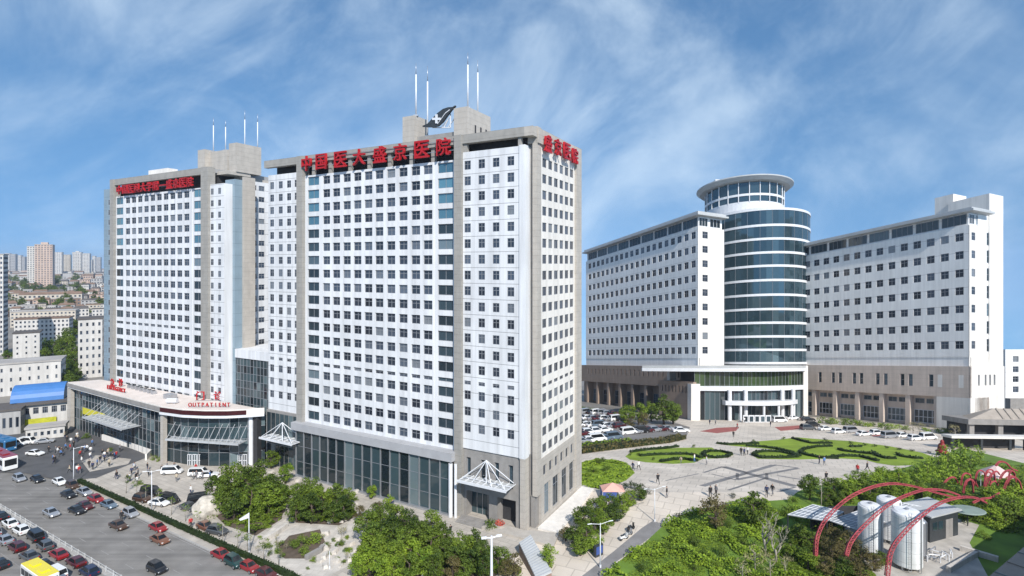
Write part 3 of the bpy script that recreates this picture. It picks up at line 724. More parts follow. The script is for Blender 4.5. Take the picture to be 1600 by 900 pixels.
# canopies hung on rods
def hung_canopy(label, F, s0, s1, t0, t1, z, zt, group=None, n=6, apex=1):
    STEEL = MATS['white_steel'] if apex else MATS['canopy_steel']
    root = thing('entrance_canopy', label, 'canopy', F((s0 + s1) / 2, t1, z), group)
    q = MB(); q.box(F, s0, s1, t0, t1, z - 0.06, z, CANG); q.build('canopy_sheet', root)
    q = MB()
    for i in range(n + 1):
        a = s0 + (s1 - s0) * i / n; q.box(F, a - 0.05, a + 0.05, t0 - 0.05, t1, z + 0.003, z + 0.16, STEEL)
    for t in (t0, (t0 + t1) / 2): q.box(F, s0 - 0.1, s1 + 0.1, t - 0.06, t + 0.06, z + 0.163, z + 0.3, STEEL)
    q.box(F, s0 - 0.12, s1 + 0.12, t0 - 0.18, t0 - 0.07, z - 0.15, z + 0.3, STEEL)
    q.build('canopy_rib', root)
    if apex:
        m = (s0 + s1) / 2; tm = (t0 + t1) / 2
        for (a, t) in ((s0 + 0.3, t0 + 0.2), (s0 + (s1 - s0) * 0.3, t0 + 0.2), (s0 + (s1 - s0) * 0.7, t0 + 0.2), (s1 - 0.3, t0 + 0.2), (s0 + 0.3, t1 - 0.2), (s1 - 0.3, t1 - 0.2)):
            q = MB(); q.tube([F(m, tm, zt), F(a, t, z + 0.3)], 0.08, STEEL, 6); q.build('tie_rod', root)
        q = MB(); q.tube([F(m, tm, z), F(m, tm, zt)], 0.12, STEEL, 6); q.build('strut', root)
    else:
        for i in range(n + 1):
            a = s0 + (s1 - s0) * i / n
            q = MB(); q.tube([F(a, t1 - 0.1, zt), F(a, t0 + 0.2, z + 0.3)], 0.06, STEEL, 6); q.build('tie_rod', root)
    return root
mat('canopy_steel', (0.40, 0.41, 0.42), 0.45, 0.12, 1.0)
CANG = mat('frosted_canopy_glass', (0.42, 0.43, 0.43), 0.25, 0.15, 0.8)
hung_canopy('white steel canopy hung from an apex at the near corner of the central tower', FA,
            FA.s_of(797, -2), FA.s_of(722, -2.0), -3.6, 0.2, FA.z_of(771, FA.s_of(800, -3.6), -3.6), FA.z_of(771, FA.s_of(800, -3.6), -3.6) + 4.3, n=8)
hung_canopy('small white hung canopy where the central tower meets the low glass hall', FA,
            FA.s_of(462, -2.5), FA.s_of(412, -2.5), -3.6, 0.28, FA.z_of(697, FA.s_of(462, -3.6), -3.6), FA.z_of(697, FA.s_of(462, -3.6), -3.6) + 4.0, n=6)

# ------------------------------------------------------------------ second tower, same family, further left
TC = -1.2
FC = Fr(FA(0, TC, 0)[0], FA(0, TC, 0)[1], E1, E2)
oC = FC(FC.s_of(350), 0, 0)
rootC = thing('hospital_tower', 'white tower behind the low glass hall, left of the central tower, small red roof writing', 'tower', oC)
ws = WinSet(); wall = MB()
s0 = FC.s_of(350); s1 = FC.s_of(328.5); s2 = FC.s_of(317.5); s3 = FC.s_of(180.5); s4 = FC.s_of(175.5); s5 = FC.s_of(160)
zC = lambda py, px: FC.z_of(py, FC.s_of(px))
ztC = zC(262, 318); zwC = zC(286, 350); zBC = ztC - 1.8
zr0 = zC(303.6, 290); zrN = zC(571.5 + 0.178 * 88, 290)
rc = [zr0 - 3.1 * i for i in range(12)] + [zr0 - 3.1 * 12 - 2.2 - 3.2 * i for i in range(6)]
rsh = zr0 - 3.1 * 11 - 2.6
rowsS = [(z - 0.8, z + 0.8) for z in rc] + [(rsh - 0.35, rsh + 0.35)]
rowsG = [(z - 0.95, z + 0.85) for z in rc] + [(rsh - 0.4, rsh + 0.35)]
rowsY = [(z - 1.05, z + 1.05) for z in rc] + [(rsh - 0.4, rsh + 0.4)]
zb = 9.0; zwK = rc[0] + 1.4
c2 = [(FC.s_of(p) - 0.6, FC.s_of(p) + 0.6) for p in (343, 331.5)]
facade(wall, FC, s0, s1, zb, zwC, 0.0, (c2, rowsS), 0.12, PANEL)
for c in c2:
    for r in rowsS: ws.add(FC, *c, *r, 0.10)
wall.box(FC, s0 + 0.004, s1, 0.125, 2.4, zb, zwC, WHITE)
# central
cpx = [200 + (291 - 200) * i / 9 for i in range(10)]
sa, sbb = FC.s_of(300), FC.s_of(194)
sS, sE = FC.s_of(291), FC.s_of(199)
c10 = [(sS + (sE - sS) * i / 9 - 0.37 * (sE - sS) / 9, sS + (sE - sS) * i / 9 + 0.37 * (sE - sS) / 9) for i in range(10)]
facade(wall, FC, sa, sbb, zb, zwK, 0.1, (c10, rowsG), 0.26, WHITE)
for c in c10:
    for r in rowsG: ws.add(FC, *c, *r, 0.32)
for (a, b, lo, hi) in ((FC.s_of(315.5), FC.s_of(302), s2, sa), (FC.s_of(191.5), FC.s_of(181), sbb, s3)):
    facade(wall, FC, lo, hi, zb, zwK, 0.16, ([(a, b)], rowsY), 0.26, WHITE)
    for r in rowsY: ws.add(FC, a, b, *r, 0.34, BLUEG if r[0] > rc[5] else BAYG, FRAMED, trans=0.0, fw=0.1)
wall.box(FC, s2 + 0.004, s3 - 0.004, 0.43, 20.0, zb, zwK, WHITE)
cl = [(FC.s_of(p, 0.8) - 0.8, FC.s_of(p, 0.8) + 0.8) for p in (171.5, 164.5)]
zwL = FC.z_of(296, s5, 0.8)
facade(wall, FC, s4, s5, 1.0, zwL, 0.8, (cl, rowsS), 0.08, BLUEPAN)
for c in cl:
    for r in rowsS: ws.add(FC, *c, *r, 0.87)
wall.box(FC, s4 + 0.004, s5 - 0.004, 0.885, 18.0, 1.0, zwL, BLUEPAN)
wall.build('wall', rootC)
for (a, b) in ((s1, s2), (s3, s4)):
    q = MB(); q.box(FC, a + 0.003, b - 0.003, -0.7, 1.4, 1.0, ztC - 0.02, BEIGESHD); q.build('pilaster', rootC)
q = MB(); q.box(FC, s1, s4, -0.3, 0.85, zBC, ztC, BEIGESHD); q.build('roof_beam', rootC)
q = MB(); q.box(FC, s1 + 0.3, s4 - 0.3, 2.4, 18.0, zwK - 0.5, zBC + 0.4, VOID); q.build('roof_void', rootC)
q = MB(); q.box(FC, s1 + 0.1, s4 - 0.1, 0.86, 18.5, zBC + 0.42, ztC - 0.3, ROOFG); q.build('roof', rootC)
q = MB(); q.box(FC, FC.s_of(262, 6), FC.s_of(232, 6), 6, 9, ztC - 0.31, FC.z_of(264, FC.s_of(250, 6), 6), CREAM); q.build('roof_block', rootC)
# stepped return walls in the gap, then the service core whose lit side faces right
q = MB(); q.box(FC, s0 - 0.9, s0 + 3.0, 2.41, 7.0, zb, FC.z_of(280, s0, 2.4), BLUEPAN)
q.box(FC, s0 - 1.6, s0 - 0.91, 4.6, 8.0, zb, FC.z_of(276, s0 - 1.6, 4.6), BEIGE); q.build('return_wall', rootC)
tu, tl = 4.5, 7.2
su = FC.s_of(369.5, tu); sl_ = FC.s_of(377, tl)
zu1 = FC.z_of(222.5, su, tu); zu0 = FC.z_of(268, su, tu)
q = MB(); q.box(FC, su, su + 3.2, tu, tu + 7.6, zu0, zu1, BEIGE); q.build('roof_block', rootC); rb = (su, 0, zu1)
q = MB(); q.box(FC, su + 0.3, s0 + 8, tu - 2.4, 9.0, zu0 - 0.9, zu0 - 0.01, BEIGE); q.build('roof_ledge', rootC)
q = MB(); q.box(FC, sl_ + 0.005, sl_ + 8, tl, 24.0, zb, zu0 - 0.91, BEIGE); q.build('service_core', rootC)
rb2 = roof_block(rootC, FC, 309, 320, 233, 6.5, 5.0, ztC - 0.31)
q = MB(); q.box(FC, FC.s_of(355, 8.0), rb2[0] - 0.01, 8.0, 11.0, ztC - 0.31, rb2[2] - 0.6, BEIGE); q.build('roof_block', rootC)
# white wall with windows on the side of the core that faces the gap
oR = FC(sl_, tl, 0); FRC = Fr(oR[0], oR[1], E2, E1)
w0 = FRC.s_of(391.5); w1 = FRC.s_of(424)
cw = [(FRC.s_of(392.6, -0.2), FRC.s_of(400.5, -0.2)), (FRC.s_of(404, -0.2), FRC.s_of(413, -0.2))]
zt2 = FRC.z_of(286, w0)
rw = [(z - 0.72, z + 0.72) for z in [zt2 - 1.2 - 3.1 * i for i in range(17)]]
bw = MB(); facade(bw, FRC, w0, w1, zb, zt2 + 0.6, -0.3, (cw, rw), 0.2, PANEL)
bw.box(FRC, w0 + 0.01, w1, -0.09, -0.005, zb, zt2 + 0.59, PANEL); bw.build('side_wall', rootC)
for c in cw:
    for r in rw: ws.add(FRC, *c, *r, -0.12)
ws.build(rootC)
gC = 'masts on the roof of the left tower'
zt_c = FC.z_of(232, FC.s_of(334, 9), 9)
mast_on(FC, 333.5, 9.0, 234, 184, 'leftmost white mast on the left tower, over its lower roof block', gC, rb2[2] - 0.6)
mast_on(FC, 352.5, 9.0, 234, 188, 'second white mast on the left tower, right end of its lower roof block', gC, rb2[2] - 0.6)
mast_on(FC, 382.5, 15.0, 224, 172, 'tallest white mast on the left tower, middle of its higher roof block', gC, rb[2])
mast_on(FC, 402.5, 15.0, 224, 178, 'rightmost white mast on the left tower, near the gap to the central tower', gC, rb[2])
sg = thing('roof_sign', 'long row of small red Chinese characters on the roof beam of the left tower', 'sign', FC(FC.s_of(240, -0.8), -0.8, zwC), None)
txt = '中国医大附属 一 盛京医院门诊'
t13 = '中国医科大学附一盛京医院'
nn = len(t13); ps0, ps1 = FC.s_of(186, -0.8), FC.s_of(297, -0.8)
writing(sg, t13, lambda i: (FC(ps0 + (ps1 - ps0) * i / (nn - 1), -0.8, zwK + 0.4), (-E1[0], -E1[1])), 2.6, 0.4, REDSIGN, 1.05, 0.012, 'character')
q = MB(); q.box(FC, ps1, ps0, -0.5, -0.4, zwK + 1.4, zwK + 1.5, STEELG); q.build('sign_rail', sg)

# ------------------------------------------------------------------ glazed link between the two towers
lk = thing('link_building', 'dark glazed link with a white top band between the two tall towers', 'building', FA(sL1 + 8, 2, 0))
tL = 1.6
a0 = sL1 + 0.02; a1 = FC.s_of(350) - 0.1
zl0 = FA.z_of(556, FA.s_of(352, tL), tL); zl1 = FA.z_of(543, FA.s_of(352, tL), tL)
q = MB(); q.box(FA, a0, a1, tL - 0.3, 14, zl0, zl1, WHITE); q.build('roof_band', lk)
q = MB(); q.box(FA, a0 + 0.1, a1 - 0.1, tL + 0.3, 13, 1, zl0 - 0.01, VOID); q.build('wall', lk)
g = MB(); m = MB(); nx, nz = 11, 9
for i in range(nx):
    for j in range(nz):
        x0 = a0 + (a1 - a0) * i / nx; x1 = a0 + (a1 - a0) * (i + 1) / nx; y0 = 8 + (zl0 - 8) * j / nz; y1 = 8 + (zl0 - 8) * (j + 1) / nz
        g.face([FA(x0 + .04, tL, y0 + .04), FA(x1 - .04, tL, y0 + .04), FA(x1 - .04, tL, y1 - .04), FA(x0 + .04, tL, y1 - .04)], CURT)
for i in range(nx + 1):
    x0 = a0 + (a1 - a0) * i / nx; m.box(FA, x0 - .05, x0 + .05, tL - .08, tL + .05, 8, zl0 - .01, FRAMED)
for j in range(nz): y0 = 8 + (zl0 - 8) * j / nz; m.box(FA, a0, a1, tL - .06, tL + .04, y0 - .04, y0 + .04, FRAMED)
g.build('curtain_wall', lk, fix=False); m.build('mullion_grid', lk)

# ------------------------------------------------------------------ low glass hall in front of the left tower
p0 = GF(250, 725)                                       # front corner on the ground
HZ = CAM_H - (635 - HOR) * p0.y / FPX
def atz(px, py, z): Y = FPX * (CAM_H - z) / (py - HOR); return Vector(((px - 800) / FPX * Y, Y, z))
roofpts = [atz(106, 597, HZ), atz(178, 616, HZ), atz(251, 634.5, HZ), atz(286, 639, HZ), atz(320, 640.5, HZ), atz(355, 640.5, HZ), atz(385, 639, HZ), atz(413, 637, HZ)]
backA = Vector(FC(sL1 + 1.0, -0.35, HZ)); backC = Vector(FC(s5 + 4, 10, HZ))
backL = Vector(FC(s5 - 1, -0.8, HZ))
hall = thing('outpatient_hall', 'low flat-roofed glass hall with a curved front at the foot of the left tower', 'building', (p0.x, p0.y, 0))
ring = [(p.x, p.y) for p in roofpts] + [(backA.x, backA.y), (backL.x, backL.y)]
PINKROOF = mat('pale_roof_screed', (0.62, 0.55, 0.50), 0.85, 0.12, 0.3)
LEDM = mat('dark_red_sign_band', (0.045, 0.008, 0.010), 0.35, 0.3, 2.0)
q = MB(); q.prism(ring, HZ - 1.7, HZ, CREAM, top=PINKROOF); q.build('roof', hall)
# parapet lip
def off_poly(pts, d):
    o = []
    for i, p in enumerate(pts):
        a = pts[max(0, i - 1)]; b = pts[min(len(pts) - 1, i + 1)]; tdir = Vector((b[0] - a[0], b[1] - a[1], 0)).normalized(); nn = Vector((-tdir.y, tdir.x, 0))
        o.append((p[0] + nn.x * d, p[1] + nn.y * d))
    return o
front = [(p.x, p.y) for p in roofpts]
q = MB()
for (i0, i1, mt, d0, d1, za, zb2) in ((0, 2, GREYSHD, -0.25, -0.05, HZ - 1.25, HZ - 0.25), (2, 6, LEDM, -0.22, -0.05, HZ - 1.35, HZ - 0.3)):
    o1 = off_poly(front, d0); o2 = off_poly(front, d1)
    for i in range(i0, i1):
        q.hexa([(*o1[i], za), (*o1[i + 1], za), (*o2[i + 1], za), (*o2[i], za), (*o1[i], zb2), (*o1[i + 1], zb2), (*o2[i + 1], zb2), (*o2[i], zb2)], mt)
q.build('fascia', hall)
inn = off_poly(front, 1.6)
g = MB(); m = MB()
for i in range(len(inn) - 1):
    a = Vector((*inn[i], 0)); b = Vector((*inn[i + 1], 0)); n = max(2, int((b - a).length / 1.9)); d = (b - a) / n; nn = Vector((-d.y, d.x, 0)).normalized()
    for k in range(n):
        x = a + d * k; y = a + d * (k + 1)
        for (z0, z1) in ((0.2, 3.4), (3.5, 6.6), (6.7, 9.6), (9.7, HZ - 1.75)):
            e = d.normalized() * 0.04
            g.face([(x.x + e.x, x.y + e.y, z0), (y.x - e.x, y.y - e.y, z0), (y.x - e.x, y.y - e.y, z1), (x.x + e.x, x.y + e.y, z1)], CURT)
        o = nn * -0.12; wv = d.normalized() * 0.05
        m.hexa([x - wv + o, x + wv + o, x + wv - o * .3, x - wv - o * .3] + [p + Vector((0, 0, HZ - 1.72)) for p in (x - wv + o, x + wv + o, x + wv - o * .3, x - wv - o * .3)], STEELG)
    for z in (3.4, 6.6, 9.6):
        o = nn * -0.1
        m.hexa([a + o + Vector((0, 0, z)), b + o + Vector((0, 0, z)), b - o * .3 + Vector((0, 0, z)), a - o * .3 + Vector((0, 0, z)), a + o + Vector((0, 0, z + .1)), b + o + Vector((0, 0, z + .1)), b - o * .3 + Vector((0, 0, z + .1)), a - o * .3 + Vector((0, 0, z + .1))], STEELG)
g.build('glass_wall', hall, fix=False); m.build('mullion_grid', hall)
inn2 = off_poly(front, 3.2)
q = MB(); q.prism(inn2 + [(backA.x, backA.y), (backL.x, backL.y)], 0.1, HZ - 1.75, VOID); q.build('interior', hall)
for (px, py) in ((326, 722), (392, 727)):
    p = GF(px, py); q = MB(); q.tube([(p.x, p.y, 0.05), (p.x, p.y, HZ - 1.72)], 0.55, STEEL, 16); q.build('column', hall, smooth=False)
for (i, wd) in ((2, 0.6), (0, 1.0)):
    p = Vector((*off_poly(front, 0.75)[i], 0)); q = MB(); q.box(Fr(p.x, p.y, E1, E2), -wd, wd, -0.5, 0.5, 0.05, HZ - 1.72, BEIGE); q.build('corner_pier', hall)
q = MB()                                                # white sill strip of the curved front
o1 = off_poly(front, -0.35); o2 = off_poly(front, 0.1)
for i in range(2, 7):
    za, zb2 = HZ - 2.0, HZ - 1.42
    q.hexa([(*o1[i], za), (*o1[i + 1], za), (*o2[i + 1], za), (*o2[i], za), (*o1[i], zb2), (*o1[i + 1], zb2), (*o2[i + 1], zb2), (*o2[i], zb2)], STEEL)
q.build('sill_band', hall)
rt = Vector((roofpts[5].x - roofpts[3].x, roofpts[5].y - roofpts[3].y, 0)).normalized()
sg = thing('roof_sign', 'red outpatient sign in two scripts standing on the curved end of the low hall roof', 'sign', roofpts[4], None)
def onroof(px, py, z=HZ + 0.1): return atz(px, py, z)
writing(sg, '门诊', lambda i: (onroof([313, 341][i], 625), rt), 2.3, 0.3, REDSIGN, 1.05, 0.004, 'character')
writing(sg, 'OUTPATIENT', lambda i: (onroof(297 + 60 * i / 9, 635.5), rt), 1.0, 0.2, REDSIGN, 0.9, 0.012, 'letter')
q = MB(); a = onroof(294, 635.9); b = onroof(359, 635.9); q.tube([a, b], 0.07, STEELG, 5); a = onroof(305, 625.6); b = onroof(349, 625.6); q.tube([a, b], 0.07, STEELG, 5); q.build('sign_rail', sg)
rt2 = (roofpts[2] - roofpts[0]).normalized()
sg = thing('roof_sign', 'red emergency sign in two scripts on the far straight end of the low hall roof', 'sign', onroof(182, 612), None)
writing(sg, '急诊', lambda i: (onroof([175.5, 188.5][i], 604), rt2), 2.3, 0.3, REDSIGN, 1.0, 0.004, 'character')
writing(sg, 'EMERGENCY', lambda i: (onroof(168.5 + 26 * i / 8, 607.5 + 6 * i / 8), rt2), 1.1, 0.25, REDSIGN, 0.9, 0.012, 'letter')
q = MB(); q.tube([onroof(167, 607.6), onroof(197, 614)], 0.07, STEELG, 5); q.build('sign_rail', sg)
# roof plant on the hall
rplant = thing('roof_plant', 'row of grey air-conditioning units on the middle of the low hall roof', 'roof plant', onroof(222, 611))
for i in range(7):
    p = onroof(203 + 6.2 * i, 605.5 + 1.6 * i); q = MB(); q.box(Fr(p.x, p.y, E1, E2), -0.5, 0.5, -0.5, 0.5, HZ + 0.01, HZ + 0.9, STEELG)
    q.tube([(p.x, p.y, HZ + 0.9), (p.x, p.y, HZ + 1.05)], 0.38, DARKMET, 10); q.build('air_unit', rplant)
rplant = thing('roof_plant', 'grey tank and duct on the hall roof left of the outpatient sign', 'roof plant', onroof(268, 625))
p = onroof(266, 622); q = MB(); q.box(Fr(p.x, p.y, E1, E2), -1.6, 1.6, -0.9, 0.9, HZ + 0.01, HZ + 1.2, STEELG); q.build('duct', rplant)
p = onroof(269, 630); q = MB(); q.tube([(p.x - 1.3, p.y, HZ + .75), (p.x + 1.3, p.y, HZ + .75)], 0.6, STEEL, 12)
q.box(WORLD, p.x - 0.9, p.x - 0.7, p.y - .4, p.y + .4, HZ + 0.01, HZ + .3, STEELG); q.box(WORLD, p.x + 0.7, p.x + 0.9, p.y - .4, p.y + .4, HZ + 0.01, HZ + .3, STEELG); q.build('tank', rplant)
# hall canopies
def fr_edge(a, b):
    a = Vector((*a, 0)); b = Vector((*b, 0)); d = (b - a).normalized(); return Fr(a.x, a.y, (d.x, d.y), (-d.y, d.x)), (b - a).length
FH, lenH = fr_edge(inn[0], inn[2])
sH0 = FH.s_of(140, -3); sH1 = FH.s_of(201, -3)
hung_canopy('ribbed canopy on slanting rods below the red emergency sign of the low hall', FH, sH0, sH1, -4.6, -0.1, FH.z_of(672, sH1, -4.6), FH.z_of(645, sH1, 0), n=9, apex=0)
FH2, lenH2 = fr_edge(inn[2], inn[5])
sK0 = FH2.s_of(264, -2.5); sK1 = FH2.s_of(376, -2.5)
hung_canopy('white canopy on slanting rods across the curved front of the low hall', FH2, sK0, sK1, -3.4, -0.1, FH2.z_of(691, (sK0 + sK1) / 2, -3.4), FH2.z_of(660, (sK0 + sK1) / 2, 0), n=12, apex=0)
YEL = mat('yellow_banner', (0.55, 0.50, 0.04), 0.6, 0.1)
bn = thing('banner', 'yellow banner hung on the glass wall at the far left end of the low hall', 'banner', FH(FH.s_of(147, -0.3), -0.3, 8))
q = MB(); a = FH.s_of(129, -0.35); b = FH.s_of(163, -0.35); zq = FH.z_of(641, a, -0.35); q.box(FH, a, b, -0.35, -0.25, zq - 1.0, zq + 0.9, YEL)
q.build('sheet', bn)
q = MB(); q.tube([FH(a, -0.3, zq + 1), FH(b, -0.3, zq + 1)], 0.07, STEELG, 5); q.build('rod', bn)
# ------------------------------------------------------------------ the older hospital block on the slope to the right
BA = R(23.8)
B1 = (-math.sin(BA), math.cos(BA)); B2 = (math.cos(BA), math.sin(BA))
PBR = G(1515, 673)
FB = Fr(PBR.x, PBR.y, B1, B2, True)          # long facade: s away, t inwards
FBE = Fr(PBR.x, PBR.y, B2, B1, True)         # end facade: s to the right, t inwards
PINK = mat('pinkish_stone', (0.60, 0.50, 0.425), 0.75, 0.08, 0.3, streak=0.15, zline=(1.9, 0.0, 0.05, 0.15, SLOPE))
BROWNSHD = mat('brown_stone', (0.30, 0.225, 0.175), 0.75, 0.10, 0.3, streak=0.15, zline=(1.9, 0.0, 0.05, 0.15, SLOPE))  # annex brown; on the left wing's podium, shade put into the stone colour
WPAN = mat('white_wall_panels', (0.84, 0.82, 0.79), 0.6, 0.06, 0.08, streak=0.13, zline=(7.4, 0.0, 0.025, 0.35, SLOPE))
ROOFE = mat('grey_roof_edge', (0.42, 0.43, 0.43), 0.5, 0.1, 0.3)

def wing(rootname, label, F, FE, length, depth, zpod, rowz, hh, cols, hw, zatt0, zatt1, zroof, endcols, endrows, natt, zstrip, extra=None, podlen=None):
    p = F(0, 0, 0)
    root = thing(rootname, label, 'building', p)
    ws = WinSet(); q = MB()
    rows = [(z - hh, z + hh) for z in rowz]; cs = [(c - hw, c + hw) for c in cols]
    facade(q, F, 0.4, length, zstrip + 1.2, zatt0, 0.6, (cs, rows), 0.2, WPAN)
    for c in cs:
        for r in rows: ws.add(F, *c, *r, 0.79, fw=0.17, mull=1, trans=0.6)
    q.box(F, 0.66, length, 0.815, depth, zpod, zatt0 - 0.01, WPAN)
    ce = [(a, b) for a, b in endcols]; er = [(z - hh, z + hh) for z in endrows]
    facade(q, FE, 0.6, depth - 0.2, zpod, zatt0 + 0.02, 0.4, (ce, er), 0.2, CREAM)
    for c in ce:
        for r in er: ws.add(FE, *c, *r, 0.59, fw=0.17, mull=1, trans=0.6)
    q.build('wall', root)
    # continuous strip windows over the podium, attic storey set back, flying roof edge
    st = MB(); st.box(F, 0.4, length, 1.2, 2.0, zpod, zstrip + 1.19, WPAN); st.build('strip_wall', root)
    n = natt
    for i in range(n):
        a = 1.5 + (length - 2.5) * i / n; b = 1.5 + (length - 2.5) * (i + 1) / n - 1.0
        ws.add(F, a, b, zpod + 0.5, zstrip + 0.9, 1.15, BAYG, FRAMED, mull=3, trans=0, fw=0.14)
    att = MB(); att.box(F, 1.2, length, 1.6, depth - 1, zatt0, zatt1, WPAN)
    att.build('attic_wall', root)
    for i in range(n):
        a = 1.8 + (length - 2.5) * i / n; b = 1.8 + (length - 2.5) * (i + 1) / n - 1.2
        ws.add(F, a, b, zatt0 + 0.7, zatt1 - 0.3, 1.5, BAYG, FRAMED, mull=3, trans=0, fw=0.18)
    for (a, b) in ((2.0, depth * 0.42), (depth * 0.5, depth * 0.88)):
        ws.add(FE, a, b, zatt0 + 0.7, zatt1 - 0.4, 1.1, BAYG, FRAME, mull=2, trans=0, fw=0.2)
    rf = MB(); rf.box(F, -2.2, length + 1, -1.8, depth + 0.5, zatt1 + 0.02, zatt1 + 0.9, ROOFE)
    rf.box(F, -1.2, length, -0.9, depth - 0.4, zatt1 + 0.903, zroof, ROOFE); rf.build('roof', root)
    return root, ws

zB = lambda py, s=0.0, t=0.0: FB.z_of(py, s, t)
ZP = zB(572.5, 0.4)
# right wing
Ls = 86.0
cols = [FB.s_of(px, 0.6) for px in (1499, 1476, 1454, 1433, 1413, 1393, 1374.7, 1357, 1340, 1323, 1306.7, 1290.7, 1276, 1261, 1247.6)]
c0, cN = cols[0], cols[-1]
cols = [c0 + (cN - c0) * i / 14 for i in range(15)]
srow = cols[0]
rz = [zB(p, srow, 0.6) for p in (371, 399, 427.3, 455, 483, 511, 539)]
zs = zB(562, srow, 0.6)
za0 = zB(354, srow, 0.6); za1 = zB(335, srow, 1.5); zr = zB(325, 0, -1) + 0.3
rW, wsR = wing('hospital_wing', 'white office wing at far right with a grey flying roof over a pinkish stone podium', FB, FBE, Ls, 13.5, ZP, rz, 1.65, cols, 0.285 * abs(cols[1] - cols[0]), za0, za1, zr,
               [(2.2, 4.9)], rz, 8, zs)
# stair shaft at the right end, dark slot between
q = MB(); sx0 = FBE.s_of(1546, 0.5); sx1 = FBE.s_of(1567.5, 0.5); zsh = FBE.z_of(302, sx0, 0.5)
q.box(FBE, sx0, sx1, 0.5, 16, 0.1, zsh, CREAM)
q.box(FBE, FBE.s_of(1500, 17), sx0 + 1, 14.5, 22, za1 - 4, FBE.z_of(307, FBE.s_of(1510, 14.5), 14.5), CREAM)
q.build('stair_shaft', rW)
q = MB(); q.box(FBE, FBE.s_of(1530, 0.42), sx0 - 0.01, 0.9, 13, ZP, za1, WPAN); q.build('link_wall', rW)
sl = MB()
d0, d1 = FBE.s_of(1540.5, 0.8), FBE.s_of(1545.2, 0.8)
for z in rz:
    wsR.add(FBE, d0, d1, z - 2.7, z + 2.7, 0.86, BAYG, FRAMED, mull=0, trans=0.5, fw=0.18)
# podium of the right wing
pd = MB(); pf0, pf1 = -0.6, Ls + 2
zpt = ZP; zmid = zB(622, 0, 0); zmid2 = zB(626, 0, 0)
slp = [1503, 1470, 1456, 1424, 1411, 1385, 1372.5, 1347, 1336, 1314, 1303, 1282.5]
slc = [(FB.s_of(p) - 0.9, FB.s_of(p) + 0.9) for p in slp]
zsA, zsB = zB(606, 2.7), zB(586, 2.7)
facade(pd, FB, pf0, pf1, zmid, zpt, -0.6, (slc, [(zsA, zsB)]), 0.8, PINK)
for c in slc: wsR.add(FB, *c, zsA, zsB, 0.1, BAYG, FRAMED, mull=0, trans=0.5, fw=0.18)
pd.box(FB, pf0 + 0.01, pf1, 0.21, 3.0, zmid, zpt - 0.01, PINK)
pd.box(FB, pf0, pf1, 2.6, 13, 0.0, zmid - 0.01, PINK)
pd.build('podium_wall', rW)
nb = 7
zc0, zc1 = zB(669, 1, 2), zB(642, 1, 2)
zd0, zd1 = zB(635, 1, 2), zB(625, 1, 2)
for i in range(nb + 1):
    a = -0.5 + (Ls - 4) * i / nb; q = MB(); q.box(FB, a, a + 2.0, -0.3, 2.6, 0.0, zmid - 0.01, PINK); q.build('podium_pier', rW)
for i in range(nb):
    a = -0.5 + (Ls - 4) * i / nb + 2.3; b = -0.5 + (Ls - 4) * (i + 1) / nb - 0.3
    wsR.add(FB, a, b, 1.2, zc1 - 1.0, 2.55, BAYG, FRAME, mull=4, trans=0.45, fw=0.22)
    for k in range(2):
        m = a + (b - a) * k / 2; wsR.add(FB, m + 0.4, m + (b - a) / 2 - 0.4, zd0, zd1 - 0.5, 2.55, BAYG, FRAMED, mull=1, trans=0, fw=0.18)
pe = MB(); xe1 = FBE.s_of(1569.5, -0.6)
sle = [FBE.s_of(p, -0.6) for p in (1529.5, 1540, 1547, 1554)]
sle = [(a - 0.65, a + 0.65) for a in sle]
facade(pe, FBE, -0.6, xe1, 0.0, zpt, -0.6, (sle, [(zB(603, 0), zB(586, 0))]), 0.6, CREAM)
for c in sle: wsR.add(FBE, *c, zB(603, 0), zB(586, 0), -0.05, BAYG, FRAMED, mull=0, trans=0.5, fw=0.15)
pe.box(FBE, -0.59, xe1, 0.01, 12, 0.0, zpt - 0.02, CREAM)
pe.build('podium_end_wall', rW)
wsR.build(rW)
lab = None

# left wing
PBL = G(1090, 651.1)
PBLx = (1090 - 800) / FPX * 283.0
FL = Fr(PBLx, 283.0, B1, B2, True); FLE = Fr(PBLx, 283.0, B2, B1, True)
zL = lambda py, s=0.0, t=0.0: FL.z_of(py, s, t)
LL = FL.s_of(915.5, 0.6)
sA = FL.s_of(1083.5, 0.6); sZ = FL.s_of(921.5, 0.6)
colsL = [sA + (sZ - sA) * i / 19 for i in range(20)]
rzL = [zL(p, sA, 0.6) for p in (368, 390.3, 412.7, 435.2, 457.6, 480, 502.5, 525, 547.3)]
rL, wsL = wing('hospital_wing', 'white office wing left of the round glass tower, its near end wall sunlit', FL, FLE, LL, 18.5, zL(573, 0), rzL, 1.8, colsL, 0.30 * abs(colsL[1] - colsL[0]),
               zL(354, 0.5), zL(338, 1.5), zL(332, 0, -1) + 0.6, [(3.6, 7.2)], rzL, 9, zL(563, 0))
pd = MB(); zp = zL(573, 0); zm = zL(607, 0)
n = 24; cw = [(4 + (LL - 6) * i / n, 4 + (LL - 6) * i / n + 1.0) for i in range(n)]
facade(pd, FL, -0.5, LL + 8, zm, zp, -1.0, (cw, [(zL(591, 0), zL(580, 0))]), 0.7, BROWNSHD)
for c in cw: wsL.add(FL, *c, zL(591, 0), zL(580, 0), -0.4, BAYG, FRAMED, mull=0, trans=0, fw=0.15)
pd.box(FL, -0.49, LL + 8, -0.28, 18, zm, zp - 0.01, BROWNSHD)
pd.box(FL, -0.5, LL + 8, 4.0, 18, 0, zm - 0.01, BROWNSHD); pd.build('podium_wall', rL)
